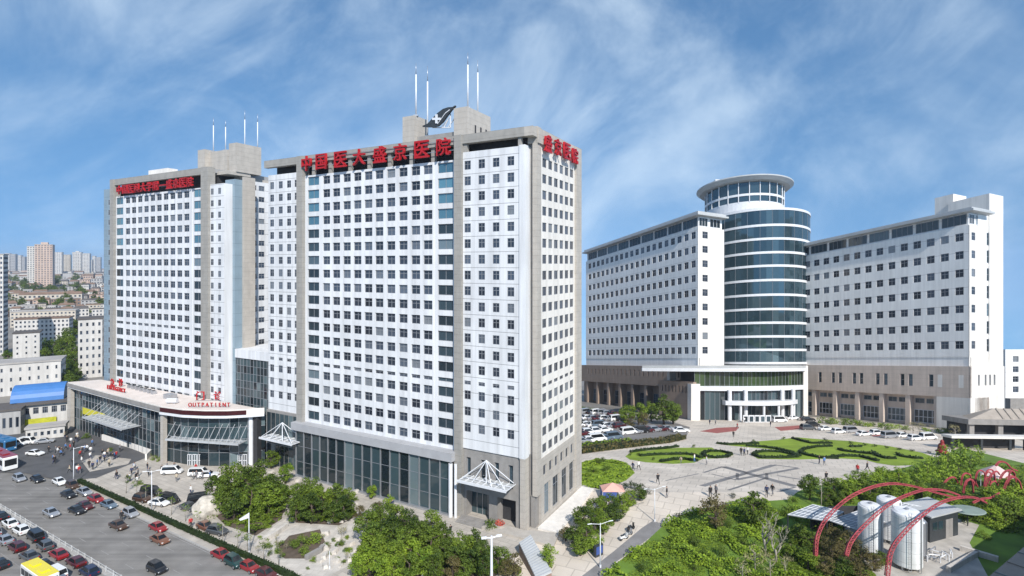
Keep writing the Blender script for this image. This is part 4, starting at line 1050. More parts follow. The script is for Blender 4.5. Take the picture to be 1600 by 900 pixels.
for i in range(9):
    a = 2 + (LL - 6) * i / 8; q = MB(); q.box(FL, a, a + 2.2, -0.6, 3.99, 0, zm - 0.01, BROWNSHD); q.build('podium_pier', rL)
    if i < 8: wsL.add(FL, a + 3, a + (LL - 6) / 8 - 0.8, 1.0, zm - 5, 3.9, BAYG, FRAMED, mull=4, trans=0.6, fw=0.2)
wsL.build(rL)
# brown annex beside the entrance
ax0 = G(1031, 661); 
an = thing('annex', 'low brown stone annex between the car park trees and the white entrance hall', 'building', ax0)
Fx = Fr((1083 - 800) / FPX * 266, 266.0, B1, B2, True)
lx = Fx.s_of(1030); q = MB(); zx = Fx.z_of(597, 0)
cx = [(lx * (0.18 + 0.1 * i), lx * (0.18 + 0.1 * i) + 0.9) for i in range(8)]
facade(q, Fx, 0, lx, 0, zx, 0, (cx, [(zx - 5.5, zx - 2.2)]), 0.6, BROWNSHD); q.box(Fx, 0.01, lx, 0.61, 10, 0, zx - 0.01, BROWNSHD); q.build('wall', an)
wx = WinSet()
for c in cx: wx.add(Fx, *c, zx - 5.5, zx - 2.2, 0.5, BAYG, FRAMED, mull=0, trans=0, fw=0.12)
wx.build(an)
q = MB(); q.box(Fx, lx - 2.4, lx - 0.2, 5, 9, zx, Fx.z_of(574, lx, 5), CREAM); q.build('roof_block', an)

# round glass tower
TY = 318.0; tcx = (1180 - 800) / FPX * TY; rT = 75.5 / FPX * TY
Fz = lambda x, y, z: (x, y, z - SLOPE * (y - Y0))
tw = thing('round_tower', 'round teal glass tower with white floor bands and a disc-shaped roof', 'tower', Fz(tcx, TY, 0))
def zt(py, y=TY - 29.0): return CAM_H - (py - HOR) / FPX * y + SLOPE * (y - Y0)
ringpx = [325, 350.5, 372, 393.5, 414.5, 437, 460, 482.5, 504, 525.5, 546.5, 567.5]
zrs = [zt(p) for p in ringpx]
a0, a1 = -math.pi * 1.1, math.pi * 0.1
gl = MB(); nseg = 34
for i in range(len(zrs) - 1):
    zt_, zb_ = zrs[i] - 0.61, zrs[i + 1] + 0.61
    for k in range(nseg):
        q0 = a0 + (a1 - a0) * k / nseg; q1 = a0 + (a1 - a0) * (k + 1) / nseg
        P = [(tcx + rT * math.cos(q), TY + rT * math.sin(q)) for q in (q0, q1)]
        gl.face([Fz(*P[0], zb_), Fz(*P[1], zb_), Fz(*P[1], zt_), Fz(*P[0], zt_)], TEAL)
gl.build('glass_skin', tw, fix=False)
for z in zrs:
    q = MB(); q.lathe([(rT - 0.8, z - 0.62), (rT + 0.35, z - 0.62), (rT + 0.35, z + 0.62), (rT - 0.8, z + 0.62)], tcx, TY, STEEL, 64, F=Fz); q.build('floor_band', tw, smooth=False)
mu = MB()
for k in range(nseg + 1):
    q0 = a0 + (a1 - a0) * k / nseg; x, y = tcx + (rT + 0.06) * math.cos(q0), TY + (rT + 0.06) * math.sin(q0)
    if k % 2 == 0: mu.tube([Fz(x, y, zrs[-1]), Fz(x, y, zrs[0])], 0.09, FRAMED, 4)
mu.build('mullions', tw)
q = MB(); q.lathe([(0.5, zrs[0] + 0.7), (rT + 0.2, zrs[0] + 0.7)], tcx, TY, ROOFG, 48, F=Fz); q.build('terrace', tw)
q = MB(); q.lathe([(rT - 1.5, 0), (rT - 1.5, zrs[-1])], tcx, TY, TEAL, 48, F=Fz); q.build('tower_base', tw)
dcx = (1162 - 800) / FPX * TY; rD = 57.0 / FPX * TY
zd = lambda p: zt(p, TY - 22)
zd0, zd1 = zrs[0] + 1.0, zd(283)
q = MB(); q.lathe([(rD, zd0), (rD, zd(313)), (rD - 0.5, zd(313))], dcx, TY, STEEL, 56, F=Fz); q.build('drum_wall', tw)
dg = MB(); nd = 24
for (pa, pb) in ((314, 303), (300, 283)):
    for k in range(nd):
        q0 = 2 * math.pi * k / nd + 0.02; q1 = 2 * math.pi * (k + 1) / nd - 0.02
        P = [(dcx + (rD - 0.3) * math.cos(q), TY + (rD - 0.3) * math.sin(q)) for q in (q0, q1)]
        dg.face([Fz(*P[0], zd(pa)), Fz(*P[1], zd(pa)), Fz(*P[1], zd(pb)), Fz(*P[0], zd(pb))], TEAL)
dg.build('drum_glazing', tw, fix=False)
q = MB(); q.lathe([(rD - 0.6, zd(304)), (rD + 0.15, zd(304)), (rD + 0.15, zd(300.5)), (rD - 0.6, zd(300.5))], dcx, TY, STEEL, 56, F=Fz); q.build('drum_band', tw)
q = MB()
for k in range(nd):
    q0 = 2 * math.pi * k / nd; x, y = dcx + (rD) * math.cos(q0), TY + rD * math.sin(q0)
    q.tube([Fz(x, y, zd(314)), Fz(x, y, zd(282))], 0.28, STEEL, 6)
q.build('drum_posts', tw)
rR = 70.0 / FPX * TY; zz0 = zd(282)
q = MB(); q.lathe([(rD - 2, zz0), (rR - 2.0, zd(281.5)), (rR, zd(277)), (rR, zd(275.2)), (rR - 1.6, zd(274.0)), (0.5, zd(271))], dcx, TY, ROOFE, 72, F=Fz); q.build('disc_roof', tw, smooth=False)
q = MB(); xx = (1122 - 800) / FPX * TY; q.box(lambda a, b, z: Fz(a, b, z), xx - 3, xx + 12, TY - 4, TY + 6, zd(273), zd(263), WHITE); q.build('roof_block', tw)

# entrance hall at the foot of the round tower
HY = 262.0
eh = thing('entrance_hall', 'white two-storey entrance hall with a bowed front at the foot of the round tower', 'building', Fz((1170 - 800) / FPX * HY, HY, 0))
def ze(py, y=HY): return CAM_H - (py - HOR) / FPX * y + SLOPE * (y - Y0)
ex0 = (1087 - 800) / FPX * 266; ex1 = (1260 - 800) / FPX * 280
eA = Vector((ex0, 266)); eB = Vector((ex1, 280))
def arc(n, bulge, off=0.0, e0=0.0, e1=1.0):
    d = eB - eA; nn = Vector((d.y, -d.x)).normalized(); o = []
    for i in range(n + 1):
        u = e0 + (e1 - e0) * i / n; p = eA + d * u + nn * (bulge * (1 - (2 * u - 1) ** 2) + off); o.append((p.x, p.y))
    return o
def bandE(mb, pts, d, z0, z1, mt):
    p2 = [(p[0] + 0, p[1] + d) for p in pts]
    for i in range(len(pts) - 1):
        mb.hexa([Fz(*pts[i], z0), Fz(*pts[i + 1], z0), Fz(*p2[i + 1], z0), Fz(*p2[i], z0), Fz(*pts[i], z1), Fz(*pts[i + 1], z1), Fz(*p2[i + 1], z1), Fz(*p2[i], z1)], mt)
f0 = arc(28, 7.5)
zr1, zr0 = ze(571.5, 266), ze(578.5, 266)
q = MB(); fr1 = arc(28, 9.0, 0.8, -0.33, 1.0); q.prism(fr1 + [(eB.x + 2, eB.y + 26), (eA.x - 14, eA.y + 26)], zr0 + 1.0, zr1, ROOFE, F=Fz); bandE(q, fr1, 1.2, zr0 - 0.6, zr0 + 0.98, STEEL); q.build('roof', eh)
zb1, zb0 = ze(604.5, 258), ze(612, 258)
q = MB(); bandE(q, f0, 3.0, zb0, zb1, STEEL); q.build('floor_band', eh)
g = MB(); m = MB()
GREENG = glass('green_reflecting_glass', (0.012, 0.022, 0.012), (0.05, 0.085, 0.03), rough=0.06, spec=0.6, tilt=0.04)
fi = arc(28, 6.6, -1.0)
for i in range(28):
    a, b = fi[i], fi[i + 1]
    g.face([Fz(*a, zb1), Fz(*b, zb1), Fz(*b, zr0), Fz(*a, zr0)], GREENG)
    g.face([Fz(*a, 0.2), Fz(*b, 0.2), Fz(*b, zb0), Fz(*a, zb0)], CURT)
    m.tube([Fz(*a, 0.2), Fz(*a, zr0)], 0.13, FRAMED, 4)
g.build('glass_wall', eh, fix=False); m.build('mullions', eh)
q = MB(); q.prism(arc(12, 6.0, -2.2) + [(eB.x, eB.y + 24), (eA.x, eA.y + 24)], 0.1, zr0 + 0.9, VOID, F=Fz); q.build('interior', eh)
for (pxa, pxb, y, pt) in ((1080, 1094, 264.0, 600), (1255.5, 1262.5, 278.0, 571.5)):
    q = MB(); xa, xb = (pxa - 800) / FPX * y, (pxb - 800) / FPX * y; q.box(lambda a, b, z: Fz(a, b, z), xa, xb, y, y + 12, 0, ze(pt, y), CREAM); q.build('pylon', eh)
for px in (1127, 1148, 1205, 1226):
    u = (px - 1087) / (1260 - 1087.0); p = arc(1, 7.5, 0.6, u, u + 0.001)[0]
    q = MB(); q.tube([Fz(*p, 0), Fz(*p, zb0 + 0.5)], 0.95, STEEL, 14); q.build('column', eh)
cp = arc(20, 7.5, 0.2, 0.19, 0.83); cq = arc(20, 14.5, 0.2, 0.16, 0.86)
um = 0.5
d = eB - eA; nn = Vector((d.y, -d.x)).normalized(); outc = []
for i in range(21):
    u = 0.19 + 0.64 * i / 20; v = (i / 20) * 2 - 1; p = eA + d * u + nn * (6.5 + 7.5 * (1 - v * v)); outc.append((p.x, p.y))
zcn = ze(633, 250)
q = MB(); q.prism(outc + [(cp[-1][0], cp[-1][1] + 2), (cp[0][0], cp[0][1] + 2)], zcn - 1.0, zcn + 1.0, STEEL, F=Fz); q.build('canopy', eh)
for i in (3, 8, 12, 17):
    p = outc[i]; q = MB(); q.tube([Fz(p[0], p[1] + 1.2, 0), Fz(p[0], p[1] + 1.2, zcn - 1.0)], 0.6, STEEL, 12); q.build('canopy_post', eh)
q = MB(); y = 258.0
for i in range(5):
    xa = (1158 + 8.8 * i - 800) / FPX * y; xb = (1158 + 8.8 * (i + 1) - 800) / FPX * y
    q.box(lambda a, b, z: Fz(a, b, z), xa + 0.1, xb - 0.1, y - 2.05, y - 1.9, 0.1, ze(648, y), FRAME)
    q.box(lambda a, b, z: Fz(a, b, z), xa + 0.5, xb - 0.5, y - 2.15, y - 2.06, 0.5, ze(650, y), BAYG)
q.build('entrance_doors', eh)
# small distant block beyond the right wing
db = thing('building', 'pale grey four-storey block cut by the right edge of the photo beyond the white wing', 'building', Fz((1590 - 800) / FPX * 300, 300, 0))
Fd = Fr((1571 - 800) / FPX * 300, 300.0, (1, 0), (0, 1), True)
q = MB(); wz = WinSet(); cz = [(4 + 7.4 * i, 7.2 + 7.4 * i) for i in range(8)]
rzz = [Fd.z_of(p, 0) for p in (561, 577, 592.5, 608.5)]; rr = [(z - 1.6, z + 1.6) for z in rzz]
facade(q, Fd, 0, 62, 0, Fd.z_of(546, 0), 0, (cz, rr), 0.5, WPAN); q.box(Fd, 0.01, 62, 0.51, 20, 0, Fd.z_of(546, 0) - 0.01, WPAN); q.build('wall', db)
for c in cz:
    for r in rr: wz.add(Fd, *c, *r, 0.45, fw=0.2)
wz.build(db)
q = MB(); q.box(Fd, 0, 62, -3, -0.01, 0, Fd.z_of(622, 0), GREYSHD); q.build('base_wall', db)
# low gatehouse with a ribbed pitched roof
gh = thing('gatehouse', 'low grey gatehouse with a ribbed pitched roof at the right edge below the white wing', 'building', Fz((1560 - 800) / FPX * 215, 215, 0))
Fg = Fr((1515 - 800) / FPX * 206, 206.0, (0.985, -0.17), (0.17, 0.985), True)
ze1 = Fg.z_of(655, 0); q = MB()
q.box(Fg, 0.5, 60, 3.5, 15, 0, ze1 - 0.3, VOID); q.build('interior', gh)
q = MB(); q.box(Fg, -1, 61, -1, 15.5, ze1 - 1.9, ze1, GREYSHD); q.build('roof_edge', gh)
for x in (0, 9.5, 19, 28.5):
    q = MB(); q.box(Fg, x, x + 1.6, 0, 1.6, 0, ze1 - 1.91, GREYSHD); q.build('pillar', gh)
TILE = mat('brown_roof_sheet', (0.36, 0.31, 0.26), 0.7, 0.15, 0.5)
zr2 = Fg.z_of(637, 14, 12)
q = MB(); q.hexa([Fg(0, 0, ze1 + .01), Fg(60, 0, ze1 + .01), Fg(60, 15, ze1 + .01), Fg(6, 15, ze1 + .01), Fg(12, 7, zr2), Fg(60, 7, zr2), Fg(60, 8, zr2), Fg(12, 8, zr2)], TILE)
for i in range(17):
    a = 13 + i * 2.7; q.tube([Fg(a - 1.5, 0.3, ze1 + 0.15), Fg(a, 7, zr2 + 0.1)], 0.35, TILE, 5)
q.build('roof', gh)
# shelter with a pale flat roof nearer
sh = thing('shelter', 'open shelter with a long pale flat roof and dark posts behind the bright green bushes', 'shelter', G(1535, 712))
Fs = Fr((1487 - 800) / FPX * 178, 178.0, (0.995, -0.1), (0.1, 0.995), True); zq = Fs.z_of(681, 0)
q = MB(); q.box(Fs, 0, 30, 0, 5, zq - 0.8, zq, CREAM); q.build('roof', sh)
for x in (0.4, 9, 17.5, 22):
    q = MB(); q.box(Fs, x, x + 0.7, 0.4, 1.1, 0, zq - 0.81, DARKMET); q.build('post', sh)
q = MB(); q.box(Fs, 0.2, 22, 4.3, 4.6, 0, zq - 0.81, VOID); q.build('back_wall', sh)

# ------------------------------------------------------------------ trees and other plants
LDARK = leaf('leaf_dark_green', (0.013, 0.034, 0.007), (0.155, 0.22, 0.022))
LMID = leaf('leaf_mid_green', (0.026, 0.062, 0.008), (0.22, 0.30, 0.028))
LBRI = leaf('leaf_bright_green', (0.06, 0.12, 0.010), (0.31, 0.42, 0.035))
LBRO = leaf('leaf_brownish', (0.06, 0.055, 0.018), (0.17, 0.14, 0.05))
LPAL = leaf('leaf_pale_straw', (0.16, 0.15, 0.07), (0.38, 0.34, 0.17))
LHED = leaf('leaf_hedge', (0.012, 0.024, 0.009), (0.035, 0.060, 0.015))
BARK = mat('bark', (0.085, 0.065, 0.05), 0.9, 0.3, 3.0)
BARKP = mat('pale_bark', (0.30, 0.27, 0.22), 0.9, 0.3, 3.0)
def rv(r):
    while True:
        v = Vector((r.uniform(-1, 1), r.uniform(-1, 1), r.uniform(-1, 1)))
        if 0.05 < v.length < 1: return v
def leaf_mesh(name, clumps, per, size, mt, seed, up=0.5, hollow=0.45):
    r = random.Random(seed); v = []; f = []
    for (c, rad, sq) in clumps:
        c = Vector(c)
        for _ in range(int(per * rad * rad)):
            d = rv(r).normalized(); k = hollow + (1 - hollow) * r.random() ** 0.6
            p = c + Vector((d.x * rad * k, d.y * rad * k, d.z * rad * k * sq))
            n = (d * 0.8 + rv(r) * 0.9 + Vector((0, 0, up))).normalized()
            a = n.orthogonal().normalized(); b = n.cross(a); an = r.uniform(0, 6.28)
            a, b = a * math.cos(an) + b * math.sin(an), b * math.cos(an) - a * math.sin(an)
            s = size * r.uniform(0.6, 1.35); i = len(v)
            v += [tuple(p - a * s * 0.5), tuple(p + b * s * 0.42 - n * s * .1), tuple(p + a * s * 0.6), tuple(p - b * s * 0.42 - n * s * .1)]
            f.append((i, i + 1, i + 2, i + 3))
    me = bpy.data.meshes.new(name); me.from_pydata(v, [], f); me.materials.append(mt); me.update(); return me
def limb_tubes(mb, r, base, top, rad, n, spread, mt, lift=0.7):
    base = Vector(base); top = Vector(top)
    mid = base.lerp(top, 0.5) + Vector((r.uniform(-.15, .15), r.uniform(-.15, .15), 0))
    mb.tube([base, mid, top], [rad, rad * 0.75, rad * 0.35], mt, 7)
    for i in range(n):
        k = 0.45 + 0.5 * i / max(1, n - 1); p = base.lerp(top, k); a = 6.28 * i / n * 1.7 + r.uniform(0, 1)
        e = p + Vector((math.cos(a) * spread * r.uniform(.6, 1), math.sin(a) * spread * r.uniform(.6, 1), spread * lift * r.uniform(.6, 1.2)))
        m = p.lerp(e, 0.5) + Vector((0, 0, -spread * 0.08)); mb.tube([p, m, e], [rad * 0.45, rad * 0.3, rad * 0.1], mt, 5)
PROTO = {}
def crown_clumps(r, cx, cz, rx, rz, n, cr):
    o = []
    for i in range(n):
        d = rv(r); k = 0.75 + 0.25 * r.random(); d = d.normalized() * (d.length ** 0.5) * k
        o.append(((d.x * rx, d.y * rx, cz + d.z * rz), cr * r.uniform(0.7, 1.25), r.uniform(0.6, 0.85)))
    return o
def proto_tree(key, name, seed, h, trunk_h, rx, rz, ncl, cr, per, size, mt, bark=None, limbs=6, stemr=0.12, cz=None):
    r = random.Random(seed); root = bpy.data.objects.new(name, None); COL.objects.link(root)
    tb = MB(); cz = cz if cz is not None else h - rz
    limb_tubes(tb, r, (0, 0, -0.15), (0, 0, cz + rz * 0.25), stemr, limbs, rx * 0.75, bark or BARK)
    t = tb.build('trunk', smooth=True); t.parent = root
    me = leaf_mesh('crown', crown_clumps(r, 0, cz, rx, rz, ncl, cr), per, size, mt, seed)
    c = bpy.data.objects.new('crown', me); COL.objects.link(c); c.parent = root
    PROTO[key] = root; root['proto_h'] = h; return root
# unit trees are about one metre in radius; sizes come from the copies
for k in range(3):
    proto_tree('dark%d' % k, 'leafy_tree', 40 + k, 2.75, 0.5, 1.0, 1.25, 34, 0.37, 560, 0.125, LDARK)
    proto_tree('mid%d' % k, 'leafy_tree', 50 + k, 2.7, 0.5, 1.0, 1.2, 32, 0.36, 560, 0.125, LMID)
for k in range(2):
    proto_tree('bri%d' % k, 'leafy_tree', 60 + k, 2.7, 0.5, 0.9, 1.25, 30, 0.35, 540, 0.12, LBRI)
    proto_tree('brown%d' % k, 'leafy_tree', 64 + k, 2.7, 0.5, 0.9, 1.2, 26, 0.34, 420, 0.115, LBRO, limbs=9)
    proto_tree('sap%d' % k, 'young_tree', 70 + k, 4.2, 2.0, 0.7, 0.9, 8, 0.36, 130, 0.15, LMID, BARKP, 5, 0.06)
    proto_tree('pale%d' % k, 'shrub', 74 + k, 2.3, 0.4, 0.9, 0.8, 12, 0.34, 170, 0.11, LPAL, BARKP, 9, 0.06)
def proto_bush(key, name, seed, n, cr, per, size, mt, rx=0.8, rz=0.5):
    r = random.Random(seed); root = bpy.data.objects.new(name, None); COL.objects.link(root)
    me = leaf_mesh('foliage', crown_clumps(r, 0, rz * 0.9, rx, rz, n, cr), per, size, mt, seed, hollow=0.3)
    c = bpy.data.objects.new('foliage', me); COL.objects.link(c); c.parent = root
    sb = MB(); limb_tubes(sb, r, (0, 0, -0.1), (0, 0, rz * 1.3), 0.05, 4, rx * 0.5, BARK); s = sb.build('stem'); s.parent = root
    PROTO[key] = root; return root
proto_bush('bdark', 'shrub', 80, 12, 0.40, 240, 0.12, LDARK); proto_bush('bmid', 'shrub', 81, 12, 0.40, 240, 0.12, LMID)
proto_bush('bbri', 'shrub', 82, 12, 0.40, 240, 0.12, LBRI); proto_bush('bhed', 'shrub', 83, 10, 0.40, 240, 0.11, LHED)
proto_bush('btall', 'shrub', 84, 16, 0.36, 230, 0.13, LBRI, 0.6, 1.1)
# bare tree
r_ = random.Random(5); root = bpy.data.objects.new('bare_tree', None); COL.objects.link(root); tb = MB()
def grow(p, d, l, rad, lev):
    e = p + d * l; tb.tube([p, p.lerp(e, .5) + rv(r_) * l * .06, e], [rad, rad * .8, rad * .6], BARKP, 5)
    if lev == 0: return
    for i in range(3 if lev > 1 else 2): grow(p.lerp(e, r_.uniform(.55, 1)), (d + rv(r_) * 0.75 + Vector((0, 0, .15))).normalized(), l * r_.uniform(.55, .8), rad * .6, lev - 1)
grow(Vector((0, 0, -.1)), Vector((0.1, 0, 1)), 1.1, 0.07, 4)
o = tb.build('branches', smooth=True); o.parent = root; PROTO['bare'] = root

def put(key, px, cy, rpx, label, cat='tree', group=None, hs=1.0, flat=False, base=None):
    """plant whose crown centre shows at (px, cy) with radius rpx; it stands on the ground below"""
    key = key if key in PROTO else key + str(rnd.randrange(3 if key in ('dark', 'mid') else 2))
    bush = key.startswith('b') and not key.startswith('bri') and not key.startswith('brown') and key != 'bare'
    drop_ = 0.6 if bush else (2.9 if key.startswith('sap') else 1.3) * hs
    by = base if base else cy + rpx * drop_ * 0.95
    p = GF(px, by) if (flat or px < 780) else G(px, by)
    s = rpx / FPX * p.y * 1.27
    p.z += 0.12
    return dup(PROTO[key], p, rnd.uniform(0, 6.28), (s, s, s * hs), label, group) if not cat else _fin(dup(PROTO[key], p, rnd.uniform(0, 6.28), (s, s, s * hs), label, group), cat)
def _fin(o, cat): o['category'] = cat; return o
gP = 'park trees in front of the towers'
# the round clump beside the white boulder
LC1 = 'dark leafy tree in the round clump right of the white boulder'
for (x, y, rr, k) in ((340, 772, 15, 'dark'), (366, 758, 16, 'dark'), (386, 768, 17, 'dark'), (404, 758, 16, 'dark'), (394, 788, 15, 'mid'), (420, 788, 16, 'mid'), (366, 796, 15, 'dark'), (346, 790, 12, 'dark'), (428, 776, 15, 'dark'), (442, 786, 13, 'mid')):
    put(k, x, y, rr, LC1, group=gP)
for (x, y, rr) in ((384, 812, 12), (406, 806, 12), (416, 820, 8)): put('bmid', x, y, rr, 'low green shrub at the foot of the round tree clump by the pennant lamp', 'shrub', 'shrubs below the round tree clump')
put('bri', 446, 744, 10, 'small bright tree left of the hall glazing, close to the hung canopy')
put('mid', 424, 722, 9, 'small tree in front of the dark side entrance between hall and tower')
for (x, y, rr, k) in ((468, 786, 13, 'dark'), (486, 778, 14, 'dark'), (464, 802, 12, 'dark'), (486, 802, 14, 'dark'), (502, 788, 13, 'mid'), (526, 788, 14, 'dark'), (536, 802, 12, 'dark'), (545, 782, 9, 'mid'), (520, 806, 10, 'dark')):
    put(k, x, y, rr, 'dark leafy tree in the row of trees before the tall glazed hall', group=gP)
for (x, y, rr, k) in ((456, 852, 10, 'bdark'), (474, 846, 12, 'bmid'), (494, 840, 11, 'bbri'), (476, 862, 10, 'bmid'), (440, 852, 7, 'bdark')):
    put(k, x, y, rr, 'shrub on the planted island between the white paths', 'shrub', 'shrubs on the island between the white paths')
LC3 = 'leafy tree in the big clump in front of the tall glazed hall'
for (x, y, rr, k) in ((574, 832, 15, 'mid'), (598, 820, 15, 'dark'), (617, 812, 12, 'mid'), (634, 827, 15, 'dark'), (586, 850, 16, 'mid'), (611, 842, 16, 'dark'), (630, 856, 15, 'mid'), (574, 862, 14, 'mid'), (568, 884, 15, 'bri'), (594, 874, 15, 'mid'), (617, 878, 15, 'mid'), (642, 872, 14, 'bri'), (661, 884, 15, 'bri'), (655, 840, 14, 'dark'), (674, 826, 14, 'mid'), (674, 856, 15, 'dark'), (593, 894, 14, 'bri'), (560, 897, 12, 'bri'), (676, 892, 14, 'dark'), (640, 896, 14, 'mid'), (615, 898, 13, 'bri')):
    put(k, x, y, rr, LC3, group=gP)
LC4 = 'dark leafy tree right of the big clump, towards the big lamp post in front'
for (x, y, rr, k) in ((690, 850, 14, 'dark'), (696, 870, 13, 'dark'), (712, 880, 14, 'dark'), (724, 864, 14, 'mid'), (740, 856, 14, 'dark'), (752, 872, 13, 'dark'), (736, 884, 14, 'dark'), (708, 893, 12, 'brown'), (755, 890, 12, 'dark'), (726, 898, 12, 'dark')):
    put(k, x, y, rr, LC4, group=gP)
for (x, y, rr, k) in ((580, 772, 7, 'bri'), (607, 788, 7, 'bri'), (590, 800, 8, 'brown'), (562, 806, 8, 'brown')): put(k, x, y, rr, 'thin young tree on the pavement at the foot of the glazed hall', group='young trees at the foot of the glazed hall')
for (x, y, rr, k) in ((779, 880, 13, 'mid'), (803, 890, 12, 'brown'), (858, 874, 11, 'bri'), (790, 897, 10, 'brown')): put(k, x, y, rr, 'small tree beside the sloping grey roof at the bottom edge', group='small trees round the sloping grey roof')
# hedge-like trees right of the central tower
LH = 'dense green tree in the belt along the right side of the central tower'
for (x, y, rr, k) in ((898, 842, 13, 'dark'), (912, 815, 14, 'dark'), (933, 800, 13, 'mid'), (951, 791, 12, 'mid'), (916, 838, 13, 'mid'), (907, 858, 13, 'mid'), (942, 824, 13, 'mid'), (960, 806, 12, 'dark'), (974, 793, 12, 'mid'), (928, 852, 12, 'bri'), (930, 826, 12, 'mid'), (985, 782, 10, 'mid'), (884, 838, 10, 'brown'), (1000, 775, 9, 'dark')):
    put(k, x, y, rr, LH, group='tree belt right of the central tower', hs=0.72)
for (x, y, rr) in ((945, 762, 9), (985, 758, 10), (1000, 762, 9), (972, 760, 9), (1012, 768, 7)): put('bhed', x, y, rr, 'dark round shrub at the corner of the plaza beside the striped tent', 'shrub', 'dark shrubs beside the tent')
for (x, y, rr, k) in ((933, 723, 7, 'bdark'), (943, 720, 6, 'bdark'), (928, 735, 8, 'bmid'), (948, 733, 8, 'bmid'), (918, 742, 7, 'bbri'), (975, 738, 8, 'bbri')): put(k, x, y, rr, 'round clipped shrub on the bright lawn right of the central tower', 'shrub', 'clipped shrubs on the bright lawn')
# car park trees
for (x, y, rr, k) in ((978, 655, 10, 'mid'), (998, 652, 10, 'mid'), (1018, 648, 9, 'mid'), (1038, 648, 13, 'dark'), (1052, 650, 11, 'mid'), (985, 664, 7, 'brown'), (1006, 660, 8, 'brown')): put(k, x, y, rr, 'green tree at the car park before the brown annex', group='car park trees')
# saplings along the road hedge and their thin stems
for i, (x, y) in enumerate(((197, 762), (214, 768), (228, 776), (247, 783), (268, 796), (290, 806), (308, 818), (330, 824), (348, 838), (372, 846), (388, 852), (412, 864), (436, 872))):
    put('sap', x, y - 6, 7 + (i > 7) * 2, 'thin staked sapling in the row between the road hedge and the forecourt', 'sapling', 'saplings along the road hedge', hs=0.8)
for (x, y, rr) in ((218, 755, 5), (135, 682, 6), (172, 703, 4), (240, 716, 5), (250, 718, 5), (232, 712, 4)): put('bmid', x, y, rr, 'small green shrub in the bed at the foot of the low glass hall', 'shrub', 'shrubs at the foot of the low hall')
# right garden: big bright bushes, dark ones, the bare tree, the brown tree
LR = 'tall bright green bush in the thicket right of the plaza lawn'
for (x, y, rr) in ((1500, 722, 17), (1482, 730, 17), (1518, 728, 14), (1466, 738, 16), (1448, 744, 15), (1432, 750, 14), (1497, 748, 17), (1530, 716, 10), (1476, 756, 14), (1456, 764, 13)):
    put('btall', x, y, rr, LR, 'bush', 'bright bushes right of the lawn', flat=False)
LR2 = 'dense leafy tree in the belt behind the red arches and tanks'
for (x, y, rr, k) in ((1302, 768, 12, 'dark'), (1322, 762, 13, 'bri'), (1342, 758, 13, 'mid'), (1362, 754, 13, 'bri'), (1384, 750, 13, 'bri'), (1404, 752, 13, 'bri'), (1330, 776, 12, 'mid'), (1360, 774, 12, 'dark'), (1392, 768, 12, 'mid'), (1420, 768, 12, 'bri'), (1312, 784, 10, 'dark'), (1440, 772, 11, 'mid'), (1470, 770, 10, 'dark'), (1290, 782, 9, 'dark')):
    put(k, x, y, rr, LR2, group='trees behind the red arches', hs=0.75)
LR3 = 'leafy tree at the right edge beyond the black hut'
for (x, y, rr, k) in ((1556, 782, 16, 'bri'), (1580, 776, 17, 'bri'), (1570, 800, 16, 'mid'), (1592, 800, 15, 'bri'), (1548, 806, 13, 'bri'), (1520, 800, 10, 'mid'), (1594, 770, 13, 'mid')):
    put(k, x, y, rr, LR3, group='trees at the right edge', hs=0.75)
put('brown', 1117, 808, 19, 'brown-leaved tree with a thin crown on the garden lawn right of the path', hs=0.85)
put('dark', 1178, 802, 16, 'dark tree on the garden lawn between the brown tree and the solar-roofed shed')
put('bare', 1196, 838, 26, 'bare pale-branched tree left of the grey panel-roofed shed', 'tree', hs=0.8, base=868)
put('bare', 1212, 846, 22, 'smaller bare tree beside the wooden bench near the shed', 'tree', hs=0.8, base=880)
put('mid', 1265, 768, 12, 'pale green tree at the plaza edge before the grey panel roof', hs=1.0)
put('sap', 1283, 770, 10, 'spindly young tree at the plaza edge behind the grey panel roof', hs=1.0)
for (x, y, rr) in ((1322, 856, 16), (1302, 842, 13), (1345, 872, 15), (1330, 886, 15), (1300, 872, 14), (1366, 884, 11)): put('brown', x, y, rr, 'brown-green bushy tree at the feet of the red arches', group='brown trees at the feet of the arches', hs=0.75)
for (x, y, rr) in ((1180, 880, 15), (1204, 892, 15), (1160, 893, 12), (1226, 885, 12)): put('pale', x, y, rr, 'pale straw-coloured shrub at the bottom edge left of the bench', 'shrub', 'pale shrubs left of the bench', base=y + 16)
for (x, y, rr, k) in ((1098, 868, 10, 'bdark'), (1130, 862, 12, 'bdark'), (1082, 846, 11, 'bdark'), (1148, 840, 11, 'bmid'), (1230, 800, 12, 'bmid'), (1205, 806, 12, 'bmid'), (1160, 850, 10, 'bdark'), (1004, 888, 9, 'bdark'), (1060, 808, 9, 'bhed'), (1042, 858, 10, 'bmid'), (1145, 800, 9, 'bmid'), (1240, 782, 9, 'bmid'), (1090, 818, 8, 'bmid'), (1060, 838, 9, 'bbri'), (1018, 866, 9, 'bbri'), (1050, 884, 10, 'bbri'), (1120, 884, 10, 'bmid'), (1190, 820, 11, 'bdark'), (1140, 820, 8, 'bdark'), (1085, 890, 8, 'bdark'), (1248, 850, 12, 'bdark'), (1262, 876, 13, 'bmid'), (1240, 890, 12, 'bmid'), (1280, 890, 11, 'bmid'), (1250, 826, 10, 'bhed')):
    put(k, x, y, rr, 'shrub scattered over the green garden left of the tanks', 'shrub', 'shrubs on the garden lawn')
put('bmid', 766, 821, 11, 'round shrub with red flowers before the corner entrance', 'shrub')
put('bhed', 1144, 775, 6, 'clipped round bush at the edge of the plaza beside two people', 'shrub')
